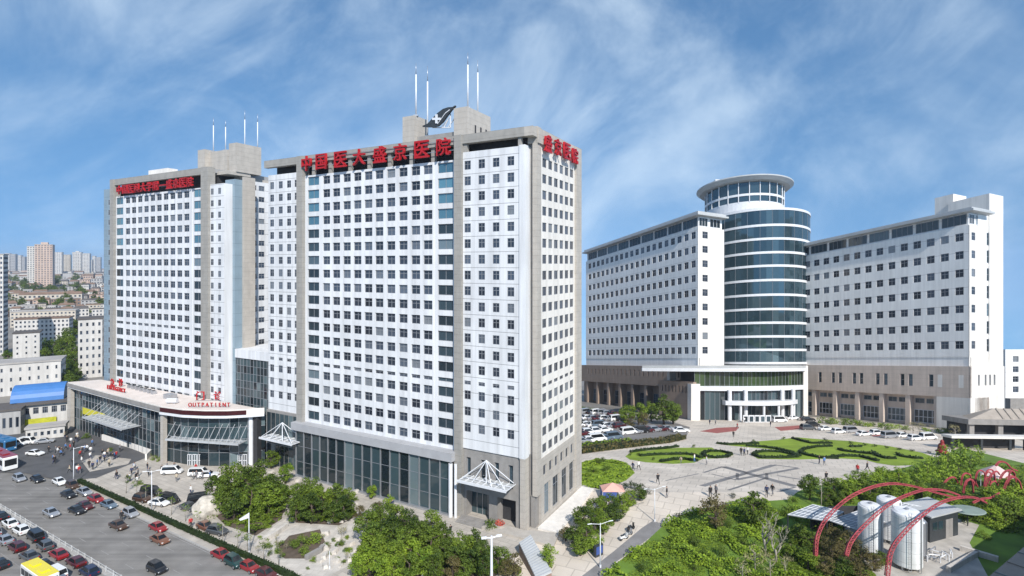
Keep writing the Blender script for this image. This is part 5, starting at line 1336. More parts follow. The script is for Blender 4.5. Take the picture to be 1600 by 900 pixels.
for (x, y, rr, k) in ((1250, 842, 13, 'dark'), (1268, 852, 13, 'dark'), (1286, 858, 13, 'brown'), (1310, 868, 14, 'brown'), (1262, 880, 13, 'mid'), (1288, 888, 13, 'brown'), (1316, 892, 13, 'dark'), (1345, 896, 13, 'brown'), (1240, 868, 10, 'mid'), (1352, 858, 9, 'dark'), (1376, 876, 9, 'dark')):
    put(k, x, y, rr, 'dark or brownish bushy tree in the thicket before the panel-roofed shed', group='thicket before the shed', hs=0.75)
for (x, y, rr, k) in ((1538, 838, 9, 'bmid'), (1560, 824, 11, 'bbri'), (1585, 822, 12, 'bmid'), (1510, 812, 9, 'bdark'), (1530, 812, 9, 'bmid')):
    put(k, x, y, rr, 'shrub at the lawn edge behind the yard walls near the right edge', 'shrub', 'shrubs behind the yard walls')
r = random.Random(91)
for i in range(46):
    x, y = r.choice(((r.uniform(500, 560), r.uniform(808, 856)), (r.uniform(398, 470), r.uniform(728, 764)), (r.uniform(440, 560), r.uniform(764, 790)), (r.uniform(400, 450), r.uniform(838, 880)), (r.uniform(480, 560), r.uniform(850, 892))))
    k = r.choice(('pale', 'bmid', 'bbri', 'bmid', 'pale', 'bdark')); pale = k == 'pale'
    put(k, x, y, r.uniform(3, 6.5), 'small pale straw-coloured shrub on the white paving of the park' if pale else 'small green shrub on the white paving of the park', 'shrub', 'pale shrubs on the park paving' if pale else 'green shrubs on the park paving')
# hedges: one long leafy body each
def hedge(name, pts, wd, ht, label, mt, group=None, dens=26, size=0.3, flat=False, cat='hedge', ox=0):
    r = random.Random(len(pts) * 31 + int(pts[0][0])); P = [Vector((p[0], p[1], gz(p[0], p[1]) if not flat else 0)) for p in pts]
    v = []; f = []
    for i in range(len(P) - 1):
        a, b = P[i], P[i + 1]; d = b - a; n = Vector((-d.y, d.x, 0)).normalized(); L_ = d.length
        for _ in range(int(L_ * dens * (wd + 2 * ht) / 2)):
            u = r.random(); k = r.random(); side = r.choice((-1, 1))
            if k < wd / (wd + 2 * ht): q = a + d * u + n * r.uniform(-wd / 2, wd / 2) + Vector((0, 0, ht * r.uniform(.88, 1.08))); nn = Vector((0, 0, 1))
            else: q = a + d * u + n * side * wd / 2 * r.uniform(.85, 1.1) + Vector((0, 0, ht * r.random())); nn = n * side
            nn = (nn + rv(r) * 0.8).normalized(); e = nn.orthogonal().normalized(); g = nn.cross(e); s = size * r.uniform(.6, 1.3); j = len(v)
            v += [tuple(q - e * s * .5 - P[0]), tuple(q + g * s * .45 - P[0]), tuple(q + e * s * .5 - P[0]), tuple(q - g * s * .45 - P[0])]; f.append((j, j + 1, j + 2, j + 3))
    mb = MB(); mb.mats = [mt]
    mb.v = v; mb.f = f; mb.mi = [0] * len(f)
    # solid twiggy core
    for i in range(len(P) - 1):
        a, b = P[i] - P[0], P[i + 1] - P[0]; d = b - a; n = Vector((-d.y, d.x, 0)).normalized() * wd * .42; z = Vector((0, 0, ht * .86))
        mb.hexa([a - n, b - n, b + n, a + n, a - n + z, b - n + z, b + n + z, a + n + z], LHED)
    o = mb.build(name, fix=False); o.location = P[0] + Vector((0, 0, 0.1)); tag(o, label, cat, group); return o
hp = [rp(p, 57.0) for p in range(-150, 12, 6)]
hedge('hedge', hp, 0.9, 0.8, 'long low dark hedge along the road edge of the forecourt', LHED, flat=True, dens=30)
hb = lambda pts: [(G(*p).x, G(*p).y) for p in pts]
hedge('hedge', hb([(905, 708), (950, 703), (1000, 696.5), (1040, 692), (1066, 686)]), 3.5, 1.6, 'brown and green hedge along the front of the car park', LBRO, dens=7, size=0.7)
hedge('hedge', hb([(905, 700), (960, 696), (985, 692)]), 2.0, 1.5, 'short green hedge behind the brown hedge at the car park', LMID, dens=8, size=0.6)
GH = 'curved dark hedges on the plaza lawns'
swirls = [('left lawn, outer rim towards the building', [(985, 708), (1012, 704), (1040, 702), (1060, 699)]), ('left lawn, long middle curve', [(1000, 714), (1020, 712.5), (1045, 711.5), (1070, 711), (1086, 713), (1096, 717)]),
          ('left lawn, ring at its right tip', [(1098, 709.5), (1110, 706.5), (1128, 707), (1143, 710.5), (1136, 715.5), (1118, 717), (1102, 715), (1098, 709.5)]), ('left lawn, front rim', [(1032, 723), (1050, 720), (1070, 719), (1090, 722)]),
          ('right lawn, thin left horn', [(1120, 694), (1135, 696), (1160, 695.5), (1185, 694)]), ('right lawn, long curve from the horn', [(1165, 698), (1190, 699.5), (1215, 703), (1235, 708), (1250, 714)]),
          ('right lawn, left loop', [(1176, 712), (1184, 708), (1200, 706.5), (1222, 708), (1240, 712), (1246, 715.5), (1222, 717), (1190, 717), (1176, 712)]), ('right lawn, middle loop', [(1300, 698.5), (1275, 699.5), (1256, 703.5), (1250, 708), (1262, 713), (1284, 717), (1310, 718)]),
          ('right lawn, short dash at its rear', [(1328, 699.5), (1346, 699)]), ('right lawn, first small hook', [(1310, 703), (1318, 706), (1334, 708), (1362, 711)]), ('right lawn, second hook', [(1364, 708), (1372, 714), (1386, 718), (1400, 718)]),
          ('right lawn, third hook', [(1402, 711), (1410, 715), (1428, 717.5), (1442, 718)]), ('right lawn, front rim', [(1296, 716.5), (1320, 714), (1345, 715), (1372, 722)]), ('right lawn, rear left wave', [(1238, 686), (1252, 690), (1268, 694), (1300, 694)])]
for nme, pts in swirls: hedge('hedge', hb(pts), 1.05, 0.75, 'dark clipped hedge curve on the ' + nme, LHED, GH, dens=6, size=0.6)
for i, x in enumerate((1290, 1330, 1352, 1366, 1386, 1405, 1425, 1450)):
    put('bhed', x, 687 + (x - 1290) * 0.125, 4, 'dark clipped ball shrub in the row along the rear rim of the right lawn', 'shrub', 'ball shrubs along the right lawn')
for (x, y) in ((1178, 690), (1225, 686), (1085, 698), (985, 711), (997, 711), (1022, 718)): put('bdark', x, y, 3.5, 'small round shrub on the rim of a plaza lawn', 'shrub', 'small shrubs on the lawn rims')
for i in range(22):
    x = 1285 + i * 10 + rnd.uniform(-3, 3); put(rnd.choice(('bmid', 'pale0', 'bbri')), x, 657 + i * 0.85 + rnd.uniform(-2, 2), rnd.uniform(5, 8), 'low pale green shrub in the row below the podium of the right wing', 'shrub', 'shrubs below the right podium')
for i in range(9): put('bmid', 912 + i * 7, 638 + i * 1.4, 4, 'small shrub on the verge behind the car park', 'shrub', 'shrubs behind the car park')
# uneven ground cover on the garden
def cover(name, poly, n, label, mt, hmax, size, seed, mound=0.09, thr=-0.12):
    r = random.Random(seed); xs = [p[0] for p in poly]; ys = [p[1] for p in poly]; v = []; f = []
    def inside(x, y):
        c = False
        for i in range(len(poly)):
            (x1, y1), (x2, y2) = poly[i], poly[i - 1]
            if (y1 > y) != (y2 > y) and x < (x2 - x1) * (y - y1) / (y2 - y1) + x1: c = not c
        return c
    k = 0
    while k < n:
        x, y = r.uniform(min(xs), max(xs)), r.uniform(min(ys), max(ys))
        if not inside(x, y): continue
        k += 1
        h = noise.noise(Vector((x * mound * 2, y * mound * 2, seed))) * 0.7 + noise.noise(Vector((x * mound * 5, y * mound * 5, seed + 3))) * 0.5
        if h < thr: continue
        z = gz(x, y) + 0.2 + max(0.05, (h + 0.15)) * hmax * r.uniform(0.55, 1.0)
        nn = (Vector((0, 0, 1.0)) + rv(r) * 0.8).normalized(); e = nn.orthogonal().normalized(); g = nn.cross(e); s = size * r.uniform(.6, 1.3); q = Vector((x, y, z)); j = len(v)
        v += [tuple(q - e * s * .5), tuple(q + g * s * .45), tuple(q + e * s * .5), tuple(q - g * s * .45)]; f.append((j, j + 1, j + 2, j + 3))
    me = bpy.data.meshes.new(name); me.from_pydata(v, [], f); me.materials.append(mt); me.update()
    o = bpy.data.objects.new(name, me); COL.objects.link(o); tag(o, label, 'plants', None, 'stuff'); return o
gpoly = GARDEN + pxflat([(1245, 795), (1305, 815), (1335, 850), (1350, 880), (1372, 905)])
cover('ground_cover', gpoly, 34000, 'bright green creeping ground cover over the garden left of the tanks', LBRI, 2.4, 0.36, 3, 0.09, 0.0)
cover('grass', gpoly, 22000, 'rough grass between the ground cover of the garden', LMID, 0.5, 0.30, 9, 0.05)
cover('undergrowth', pxpoly([(1262, 764), (1330, 754), (1400, 742), (1475, 716), (1602, 730)]) + pxflat([(1602, 850), (1535, 822), (1440, 796), (1300, 796)]), 26000, 'green undergrowth below the bushes right of the plaza', LMID, 1.6, 0.4, 21)
blp = pxpoly([(906, 725), (930, 719), (962, 720), (983, 729), (990, 740), (976, 752), (950, 763), (906, 770)])
cover('bright_plants', blp, 7000, 'yellow-green bedding plants on the lawn beside the central tower', LBRI, 1.2, 0.5, 31)
for i, b in enumerate(([(395, 838), (352, 822), (330, 800), (348, 765), (420, 748), (448, 768), (440, 812)], [(560, 900), (552, 870), (580, 832), (620, 814), (680, 834), (760, 864), (800, 882), (828, 902)], [(466, 816), (454, 800), (470, 772), (540, 782), (558, 806), (530, 820)])):
    cover('undergrowth', pxflat(b), 11000, ('low green plants under the round tree clump', 'low green plants under the big clump of trees', 'low green plants under the row of trees')[i], LMID if i == 1 else LDARK, 1.5, 0.34, 41 + i, 0.12)

# ------------------------------------------------------------------ the city behind on the left
def wallmat(name, c, win=0.35, pw=3.2, ph=3.0): return mat(name, c, 0.8, 0.08, 0.2, streak=0.15, brick=(pw, ph, 0.55, win, 0)) if False else mat(name, c, 0.8, 0.10, 0.2, streak=0.18)
CW1 = wallmat('city_white_wall', (0.55, 0.53, 0.50)); CW2 = wallmat('city_cream_wall', (0.50, 0.45, 0.38)); CW3 = wallmat('city_pink_wall', (0.50, 0.38, 0.31)); CW4 = wallmat('city_grey_wall', (0.38, 0.37, 0.36)); CW5 = wallmat('city_brown_wall', (0.24, 0.17, 0.13))
CR1 = mat('city_dark_roof', (0.10, 0.09, 0.085), 0.9, 0.25, 0.1); CR2 = mat('city_brown_roof', (0.19, 0.125, 0.09), 0.9, 0.25, 0.1); CR3 = mat('city_pale_roof', (0.36, 0.34, 0.32), 0.9, 0.2, 0.1)
BLUER = mat('blue_sheet_roof', (0.05, 0.16, 0.40), 0.5, 0.08, 0.5)
def block(name, label, cat, px0, px1, ptop, pbase, depth, wm, rm, yaw, ncol, nrow, group=None, gable=False, wfrac=0.5, hfrac=0.5, band=None, side=True, penthouse=False):
    o = GF(px0, pbase); e1 = (math.cos(yaw), math.sin(yaw)); e2 = (-e1[1], e1[0])
    F = Fr(o.x, o.y, e1, e2); W = F.s_of(px1); H = F.z_of(ptop, 0)
    root = thing(name, label, cat, o, group); q = MB(); ws = WinSet(); deep = 0.35 if ncol else 0
    big = (px1 - px0) / max(1, ncol) > 3.0 if ncol else False
    if ncol:
        pc = W / ncol; pr = (H - 1.0) / nrow
        cs = [(pc * (i + .5 - wfrac / 2), pc * (i + .5 + wfrac / 2)) for i in range(ncol)]; rs = [(0.6 + pr * (j + .5 - hfrac / 2), 0.6 + pr * (j + .5 + hfrac / 2)) for j in range(nrow)]
        facade(q, F, 0, W, 0, H, 0, (cs, rs), 0.3, wm); q.box(F, 0.01, W - 0.01, 0.31, depth, 0, H - 0.01, wm)
        for c in cs:
            for r in rs: ws.add(F, *c, *r, 0.26, PGLASS, FRAMED, mull=0, trans=0, fw=min(0.12, pc * 0.05))
        if side:
            FS = Fr(*F(W, 0, 0)[:2], e2, (-e1[0], -e1[1])); n2 = max(2, int(depth / pc)); pc2 = depth / n2
            cs2 = [(pc2 * (i + .5 - wfrac / 2), pc2 * (i + .5 + wfrac / 2)) for i in range(n2)]
            for c in cs2:
                for r in rs: ws.add(FS, *c, *r, -0.02, PGLASS, FRAMED, mull=0, trans=0, fw=0.08)
    else: q.box(F, 0, W, 0, depth, 0, H, wm)
    q.build('wall', root); ws.build(root)
    rf = MB()
    if gable:
        h2 = H + min(depth, W) * 0.22
        rf.hexa([F(-.4, -.5, H + .01), F(W + .4, -.5, H + .01), F(W + .4, depth + .5, H + .01), F(-.4, depth + .5, H + .01), F(1.5, depth * .45, h2), F(W - 1.5, depth * .45, h2), F(W - 1.5, depth * .55, h2), F(1.5, depth * .55, h2)], rm)
    else:
        rf.box(F, -.3, W + .3, -.3, depth + .3, H + .005, H + .6, rm)
    rf.build('roof', root)
    if penthouse:
        q = MB(); q.box(F, W * .3, W * .7, depth * .3, depth * .7, H + .61, H + 5, wm); q.build('roof_block', root)
    return root
# far towers fading into the haze
GT = 'far apartment towers'
block('apartment_tower', 'tall pink and cream apartment tower, the widest of the far towers', 'tower', 54, 82, 382, 452, 26, CW3, CR3, 0.55, 6, 24, GT, penthouse=True)
block('apartment_tower', 'narrow pale apartment tower touching the wide pink tower', 'tower', 42, 54.5, 385, 451, 22, CW1, CR3, 0.5, 3, 22, GT)
block('apartment_tower', 'pale slab tower at the very edge of the photo, nearer than the others', 'tower', -14, 5, 398, 556, 14, CW1, CR3, 0.6, 3, 20, None)
block('apartment_tower', 'pale tower pair right of the wide pink tower, first of the pair', 'tower', 83, 97, 394, 432, 26, CW1, CR3, 0.5, 5, 18, GT)
block('apartment_tower', 'pale tower pair right of the wide pink tower, second of the pair', 'tower', 98, 110, 398, 431, 26, CW2, CR3, 0.5, 5, 16, GT)
block('apartment_tower', 'white far tower with a stepped top, nearest to the left hospital tower', 'tower', 113, 127, 394, 431, 28, CW1, CR3, 0.45, 5, 16, GT, penthouse=True)
block('apartment_tower', 'white far tower beside the stepped-top tower', 'tower', 128.5, 140, 396, 431, 28, CW1, CR3, 0.45, 5, 16, GT)
for i, (a, b, t, bb) in enumerate(((7, 15, 396, 428), (16, 24, 397, 428), (27, 33, 399, 427), (34, 39, 401, 427), (144, 149, 400, 426), (150, 157, 402, 427), (141, 144, 406, 427))):
    block('apartment_tower', 'hazy far apartment tower close to the horizon', 'tower', a, b, t, bb, 40, CW4 if i % 2 else CW1, CR3, 0.5, 4, 12, 'hazy far towers')
# carpet of low houses
r = random.Random(77)
HL = {'flat': ('pale flat-roofed low house in the crowded quarter below the far towers', 'pale low houses'), 'gab': ('low house with a brown pitched roof in the crowded quarter below the far towers', 'brown-roofed low houses')}
for row in range(13):
    y = 426 + row * 2.2 + row * row * 0.30
    x = -6 + r.uniform(0, 8)
    while x < 158:
        wd = r.uniform(7, 17) * (1 + row * 0.06); ht = r.uniform(3.0, 6.5) * (1 + row * 0.10)
        if not (40 < x + wd and x < 83 and y < 452 and False):
            k = 'gab' if r.random() < 0.45 else 'flat'
            block('low_house', HL[k][0], 'house', x, x + wd, y - ht, y, r.uniform(10, 18) * (1.6 - row * 0.08), r.choice((CW1, CW2, CW2, CW4, CW3, CW5, CW4)), r.choice((CR1, CR1, CR2, CR3)) if k == 'flat' else r.choice((CR2, CR2, CR1)), r.uniform(0.25, 0.75), 0 if row < 4 else 4, 2, HL[k][1], gable=(k == 'gab'))
        x += wd + r.uniform(0, 5)
GTr = 'dark trees among the city houses'
for i in range(80):
    x = r.uniform(-5, 160); y = r.uniform(436, 488); put('dark', x, y, r.uniform(2.5, 5.0), 'dark tree between the low houses of the city quarter', group=GTr)
for (x, y, rr) in ((66, 545, 7), (76, 548, 8), (86, 545, 7), (96, 552, 8), (106, 540, 9), (112, 555, 9), (104, 565, 9), (94, 570, 8), (114, 572, 9), (110, 528, 8), (116, 515, 8), (70, 556, 6), (98, 535, 8), (118, 586, 9), (108, 582, 9), (12, 560, 6), (24, 574, 5), (100, 596, 9), (112, 600, 8)):
    put('dark' if x > 90 else 'mid', x, y, rr, 'dark tree in the grove between the white apartment blocks', group='trees between the white blocks')
# nearer blocks
block('apartment_block', 'long brown-roofed low block below the far pink tower', 'building', 28, 128, 461, 474, 14, CW2, CR2, 0.5, 14, 2, None, gable=True)
block('apartment_block', 'pale long block with many windows, farther of the two before the white stair block', 'building', 16, 118, 488, 512, 12, CW2, CR3, 0.45, 16, 4)
block('apartment_block', 'pale block with brown stains and many windows, nearer of the two long ones', 'building', 22, 108, 500, 536, 12, CW1, CR2, 0.5, 13, 5)
block('apartment_block', 'square white block with a dark flat roof and one column of stair windows', 'building', 20, 62, 522, 568, 11, CW1, CR1, 0.62, 3, 5, None, wfrac=0.22, hfrac=0.4)
block('apartment_block', 'long low white block with sparse dark windows above the blue roof', 'building', -20, 95, 572, 622, 12, CW1, CR3, 0.55, 8, 3, None, wfrac=0.25, hfrac=0.4)
block('apartment_block', 'slim white block standing beside the left hospital tower', 'building', 122, 160, 500, 592, 12, CW1, CR1, 0.62, 4, 7, None, wfrac=0.4, hfrac=0.45)
# market building with a blue barrel roof and a yellow sign
mkt = thing('market_building', 'low market building with a blue barrel roof', 'building', GF(30, 672))
o = GF(34, 672); yaw = 0.50; e1 = (math.cos(yaw), math.sin(yaw)); e2 = (-e1[1], e1[0]); FM = Fr(o.x, o.y, e1, e2)
W = FM.s_of(106); zt1 = FM.z_of(634, 0); q = MB()
cs = [(W * (i + .2) / 5, W * (i + .8) / 5) for i in range(5)]
zw0, zw1 = FM.z_of(649, 0), FM.z_of(639, 0)
facade(q, FM, 0, W, 0, zt1, 0, (cs, [(zw0, zw1)]), 0.3, CW1); q.box(FM, .01, W - .01, .31, 12, 0, zt1 - .01, CW1); q.build('wall', mkt)
wq = WinSet()
for c in cs: wq.add(FM, *c, zw0, zw1, 0.25, mull=2)
wq.build(mkt)
q = MB(); q.box(FM, -1.5, W + .5, -1, 13, zt1 + .005, zt1 + .5, CR1); q.build('roof', mkt)
zb1 = zt1 + 0.51; q = MB(); n = 12; a0_, a1_ = FM.s_of(22, 6), FM.s_of(104, 6)
hb_ = 4.6
arcp = [(2.0 + 10 * (1 - math.cos(math.pi * i / n)) / 2, zb1 + hb_ * math.sin(math.pi * i / n)) for i in range(n + 1)]
for i in range(n):
    (t0, z0), (t1, z1) = arcp[i], arcp[i + 1]
    q.face([FM(a0_, t0, z0), FM(a1_, t0, z0), FM(a1_, t1, z1), FM(a0_, t1, z1)], BLUER)
q.face([FM(a1_, t, z) for t, z in arcp], CW4); q.face([FM(a0_, t, z) for t, z in arcp], CW4)
q.build('barrel_roof', mkt, smooth=False)
ys_ = thing('shop_sign', 'long yellow-green sign board under the windows of the blue-roofed market building', 'sign', FM(W / 2, -.6, 3))
q = MB(); za, zb_ = FM.z_of(665, 0, -.6), FM.z_of(656.5, 0, -.6); q.box(FM, FM.s_of(18, -.6), FM.s_of(88, -.6), -.6, -.4, za, zb_, mat('yellow_green_sign', (0.42, 0.42, 0.03), 0.6, 0.25, 0.8)); q.build('board', ys_)
block('market_shed', 'low dark-roofed shed left of the blue-roofed market building', 'building', -20, 32, 646, 684, 10, CW4, CR1, 0.5, 5, 1, None)
block('market_shed', 'long low white wall with small openings between market and low hall', 'building', 40, 101, 672, 690, 4, CW1, CR3, 0.5, 6, 1, None)
# ------------------------------------------------------------------ vehicles
def paint(name, c, metal=0.3): 
    m, N_, L_, b = new_mat(name); b.inputs['Base Color'].default_value = (*c, 1); b.inputs['Roughness'].default_value = 0.28; b.inputs['Metallic'].default_value = metal
    b.inputs['Coat Weight'].default_value = 0.5; b.inputs['Coat Roughness'].default_value = 0.06; return m
PAINT = {'white': paint('paint_white', (0.72, 0.72, 0.71), 0), 'silver': paint('paint_silver', (0.42, 0.43, 0.45), 0.5), 'black': paint('paint_black', (0.012, 0.012, 0.014), 0), 'grey': paint('paint_grey', (0.10, 0.105, 0.11), .3),
         'red': paint('paint_red', (0.24, 0.012, 0.015), 0), 'dark red': paint('paint_dark_red', (0.075, 0.009, 0.011), 0), 'blue-grey': paint('paint_blue_grey', (0.16, 0.22, 0.28), .4), 'tan': paint('paint_tan', (0.16, 0.065, 0.035), 0),
         'teal': paint('paint_teal', (0.012, 0.05, 0.047), .2), 'yellow': paint('paint_yellow', (0.75, 0.62, 0.02), 0), 'blue': paint('paint_blue', (0.03, 0.14, 0.30), 0), 'dark blue': paint('paint_dark_blue', (0.012, 0.02, 0.06), .2), 'brown': paint('paint_brown', (0.075, 0.04, 0.025), .2)}
CARG = glass('car_glass', (0.010, 0.012, 0.014), (0.02, 0.024, 0.028), rough=0.05, tilt=0.0)
TYRE = mat('tyre_rubber', (0.018, 0.018, 0.018), 0.85, 0.1); RIM = mat('wheel_rim', (0.45, 0.45, 0.46), 0.35, 0.1, metal=0.7)
HEADL = mat('headlight_lens', (0.75, 0.76, 0.74), 0.15, 0.05); TAILL = mat('taillight_lens', (0.35, 0.01, 0.01), 0.25, 0.05)
def loft(mb, st, mt):
    """closed rings of equal length"""
    n = len(st[0]); i0 = len(mb.v); k = mb.m(mt)
    for ring in st: mb.v += [tuple(p) for p in ring]
    for j in range(len(st) - 1):
        for q in range(n):
            q2 = (q + 1) % n; mb.f.append((i0 + j * n + q, i0 + j * n + q2, i0 + (j + 1) * n + q2, i0 + (j + 1) * n + q)); mb.mi.append(k)
    mb.f.append(tuple(i0 + q for q in reversed(range(n)))); mb.mi.append(k)
    mb.f.append(tuple(i0 + (len(st) - 1) * n + q for q in range(n))); mb.mi.append(k)
def ring8(x, w, z0, z1, c=0.09): return [(x, -w + c, z0), (x, w - c, z0), (x, w, z0 + c), (x, w, z1 - c * 1.3), (x, w - c * 1.3, z1), (x, -w + c * 1.3, z1), (x, -w, z1 - c * 1.3), (x, -w, z0 + c)]
def make_car(kind):
    root = thing(kind if kind != 'hatch' else 'hatchback', 'car', 'car', (0, 0, 0), world=False)
    L2 = {'sedan': 2.3, 'hatch': 2.0, 'minivan': 2.35}[kind]; w = 0.88
    if kind == 'sedan': st = [(-2.3, .70, .38, .72), (-2.2, .82, .26, .86), (-1.5, w, .24, .93), (0.9, w, .24, .90), (1.6, w, .24, .84), (2.15, .80, .26, .70), (2.3, .66, .36, .58)]; cab = [(-1.75, .80, .91), (1.05, .80, .89), (-1.05, .60, 1.42), (0.25, .60, 1.43)]
    elif kind == 'hatch': st = [(-2.0, .74, .38, .84), (-1.92, .84, .26, .98), (-1.2, w, .24, 1.02), (0.9, w, .24, .98), (1.4, w, .24, .90), (1.88, .80, .26, .74), (2.0, .66, .36, .60)]; cab = [(-1.92, .80, 1.0), (1.05, .80, .96), (-1.55, .62, 1.62), (0.25, .62, 1.62)]
    else: st = [(-2.35, .78, .40, .98), (-2.28, .84, .28, 1.10), (-1.2, w, .26, 1.12), (1.2, w, .26, 1.10), (1.85, .85, .26, .98), (2.25, .80, .28, .80), (2.35, .70, .38, .66)]; cab = [(-2.28, .82, 1.10), (1.75, .82, 1.06), (-2.12, .68, 1.92), (1.0, .68, 1.92)]
    q = MB(); loft(q, [ring8(*s) for s in st], PAINT['white'])
    (xa, wa, za), (xb, wb, zb), (xc, wc, zc), (xd, wd, zd) = cab
    q.hexa([(xa, -wa, za), (xb, -wb, zb), (xb, wb, zb), (xa, wa, za), (xc, -wc, zc), (xd, -wd, zd), (xd, wd, zd), (xc, wc, zc)], PAINT['white'])
    body = q.build('body', root)
    bm = bmesh.new(); bm.from_mesh(body.data); bmesh.ops.bevel(bm, geom=[e for e in bm.edges if len(e.link_faces) == 2 and e.calc_face_angle(0) > 0.5 and max(v.co.z for v in e.verts) > 1.2], offset=0.05, segments=2, affect='EDGES'); bm.to_mesh(body.data); bm.free()
    def pane(name, c, n, k0=0.10, k1=0.10):
        c = [Vector(p) for p in c]; m = sum(c, Vector()) / 4; n = Vector(n).normalized()
        g = MB(); pts = [m + (p - m) * 0.88 + n * 0.012 for p in c]; pts2 = [p + n * 0.004 for p in pts]
        g.face(pts2, CARG); g.build(name, root, fix=False)
    pane('windscreen', [(xb, -wb, zb), (xb, wb, zb), (xd, wd, zd), (xd, -wd, zd)], (1, 0, .9))
    pane('rear_window', [(xa, wa, za), (xa, -wa, za), (xc, -wc, zc), (xc, wc, zc)], (-1, 0, .8))
    for s in (-1, 1): pane('side_window', [(xa, s * wa, za), (xb, s * wb, zb), (xd, s * wd, zd), (xc, s * wc, zc)], (0, s, .35))
    for x in (-L2 * .62, L2 * .62):
        for s in (-1, 1):
            t = MB(); t.tube([(x, s * .68, .33), (x, s * .90, .33)], .33, TYRE, 14); tw_ = t.build('wheel', root)
            t = MB(); t.tube([(x, s * .895, .33), (x, s * .915, .33)], .2, RIM, 10); rr = t.build('rim', tw_)
    for s in (-1, 1):
        t = MB(); x = st[-2][0]; t.box(WORLD, x - .12, x + .05, s * .62 - .14, s * .62 + .14, .58, .71, HEADL); t.build('headlight', root)
        t = MB(); x = st[0][0]; t.box(WORLD, x - .01, x + .14, s * .62 - .14, s * .62 + .14, .64, .80, TAILL); t.build('taillight', root)
    return root
CARP = {k: make_car(k) for k in ('sedan', 'hatch', 'minivan')}
def make_bus(name, length, roofmat, bodymat, hgt=3.0):
    root = thing(name, 'bus', 'bus', (0, 0, 0), world=False); l = length / 2
    q = MB(); loft(q, [ring8(-l, 1.18, .4, hgt - .1, .12), ring8(-l + .15, 1.25, .35, hgt, .12), ring8(l - .2, 1.25, .35, hgt, .12), ring8(l, 1.15, .4, hgt - .15, .12)], bodymat); q.build('body', root)
    q = MB(); q.box(WORLD, -l + .1, l - .2, -1.2, 1.2, hgt + .003, hgt + .08, roofmat); q.build('roof', root)
    for k in range(2): q = MB(); x = -l * .4 + k * l * .8; q.box(WORLD, x - .8, x + .8, -.6, .6, hgt + .083, hgt + .25, roofmat); q.build('roof_hatch', root)
    n = int(length / 1.6)
    for s in (-1, 1):
        for i in range(n):
            a = -l + .3 + (length - .6) * i / n; b = a + (length - .6) / n - .14; q = MB(); q.box(WORLD, a, b, s * 1.256 - .005, s * 1.256 + .005, 1.35, 2.45, CARG); q.build('side_window', root)
    q = MB(); q.box(WORLD, l - .02, l + .012, -1.0, 1.0, 1.2, 2.55, CARG); q.build('windscreen', root)
    q = MB(); q.box(WORLD, -l - .012, -l + .02, -1.0, 1.0, 1.5, 2.5, CARG); q.build('rear_window', root)
    for x in (-l * .6, l * .62):
        for s in (-1, 1):
            t = MB(); t.tube([(x, s * .95, .48), (x, s * 1.28, .48)], .48, TYRE, 14); tw_ = t.build('wheel', root); t = MB(); t.tube([(x, s * 1.275, .48), (x, s * 1.3, .48)], .26, RIM, 10); t.build('rim', tw_)
    for s in (-1, 1):
        t = MB(); t.box(WORLD, l - .05, l + .015, s * .9 - .18, s * .9 + .18, .75, .95, HEADL); t.build('headlight', root)
    return root
HEAD = math.atan2(RD.y, RD.x)
def place_car(kind, color, pos, rot, label, scale=1.0, group=None, cat='car'):
    o = dup(CARP[kind], pos, rot, scale, label, group, {'paint_white': PAINT[color]} if color != 'white' else None); o['category'] = cat; return o
def road(px, py, kind, color, label, rot=HEAD, z=0.012, scale=0.94, group=None):
    p = GF(px, py); p.z = z; return place_car(kind, color, p, rot + rnd.uniform(-.04, .04), label, scale, group)
GR = 'cars driving on the near carriageway'
for a in ((30, 751, 'hatch', 'silver', 'silver hatchback near the red bus, first car behind it'), (58, 752, 'sedan', 'black', 'black car at the mouth of the side street near the red bus'), (107, 776, 'sedan', 'black', 'black sedan driving past the white kerbside taxi'),
          (80, 805, 'sedan', 'silver', 'silver sedan alone in the middle of the road'), (120, 801, 'sedan', 'black', 'black sedan close behind a dark red car in the middle of the road'), (133, 794, 'sedan', 'dark red', 'dark red car directly beside the black sedan in the middle of the road'),
          (185, 825, 'sedan', 'brown', 'dark brown-red sedan driving alone past the gap in the parked cars'), (250, 847, 'sedan', 'tan', 'tan and red taxi next to the bright red kerbside car'), (245, 893, 'hatch', 'black', 'black car alone at the bottom edge of the near carriageway')):
    road(*a, group=GR)
GK = 'cars standing along the kerb'
for a in ((93, 756, 'sedan', 'white', 'white taxi standing at the kerb beside a lamp post'), (113, 762, 'hatch', 'brown', 'dark brown car at the kerb just ahead of the white taxi'), (132, 772, 'sedan', 'silver', 'silver car at the kerb before the red one, third from the white taxi'),
          (150, 783, 'sedan', 'red', 'red car with a pale roof rack at the kerb between two silver cars'), (170, 792, 'sedan', 'blue-grey', 'blue-grey car at the kerb right behind the first red one'), (204, 806, 'hatch', 'silver', 'silver hatchback at the kerb alone between two gaps'),
          (247, 828, 'sedan', 'red', 'bright red car at the kerb beside the tan taxi'), (346, 871, 'sedan', 'red', 'red taxi at the kerb before the flag lamp'), (389, 890, 'sedan', 'red', 'bright red car at the kerb at the foot of the flag lamp'), (416, 901, 'sedan', 'dark red', 'dark red car cut by the bottom edge at the kerb')):
    road(*a, group=GK)
GF_ = 'vehicles on the forecourt'
def fore(px, py, kind, color, label, rot, z=0.145, scale=0.98): return road(px, py, kind, color, label, rot, z, scale, GF_)
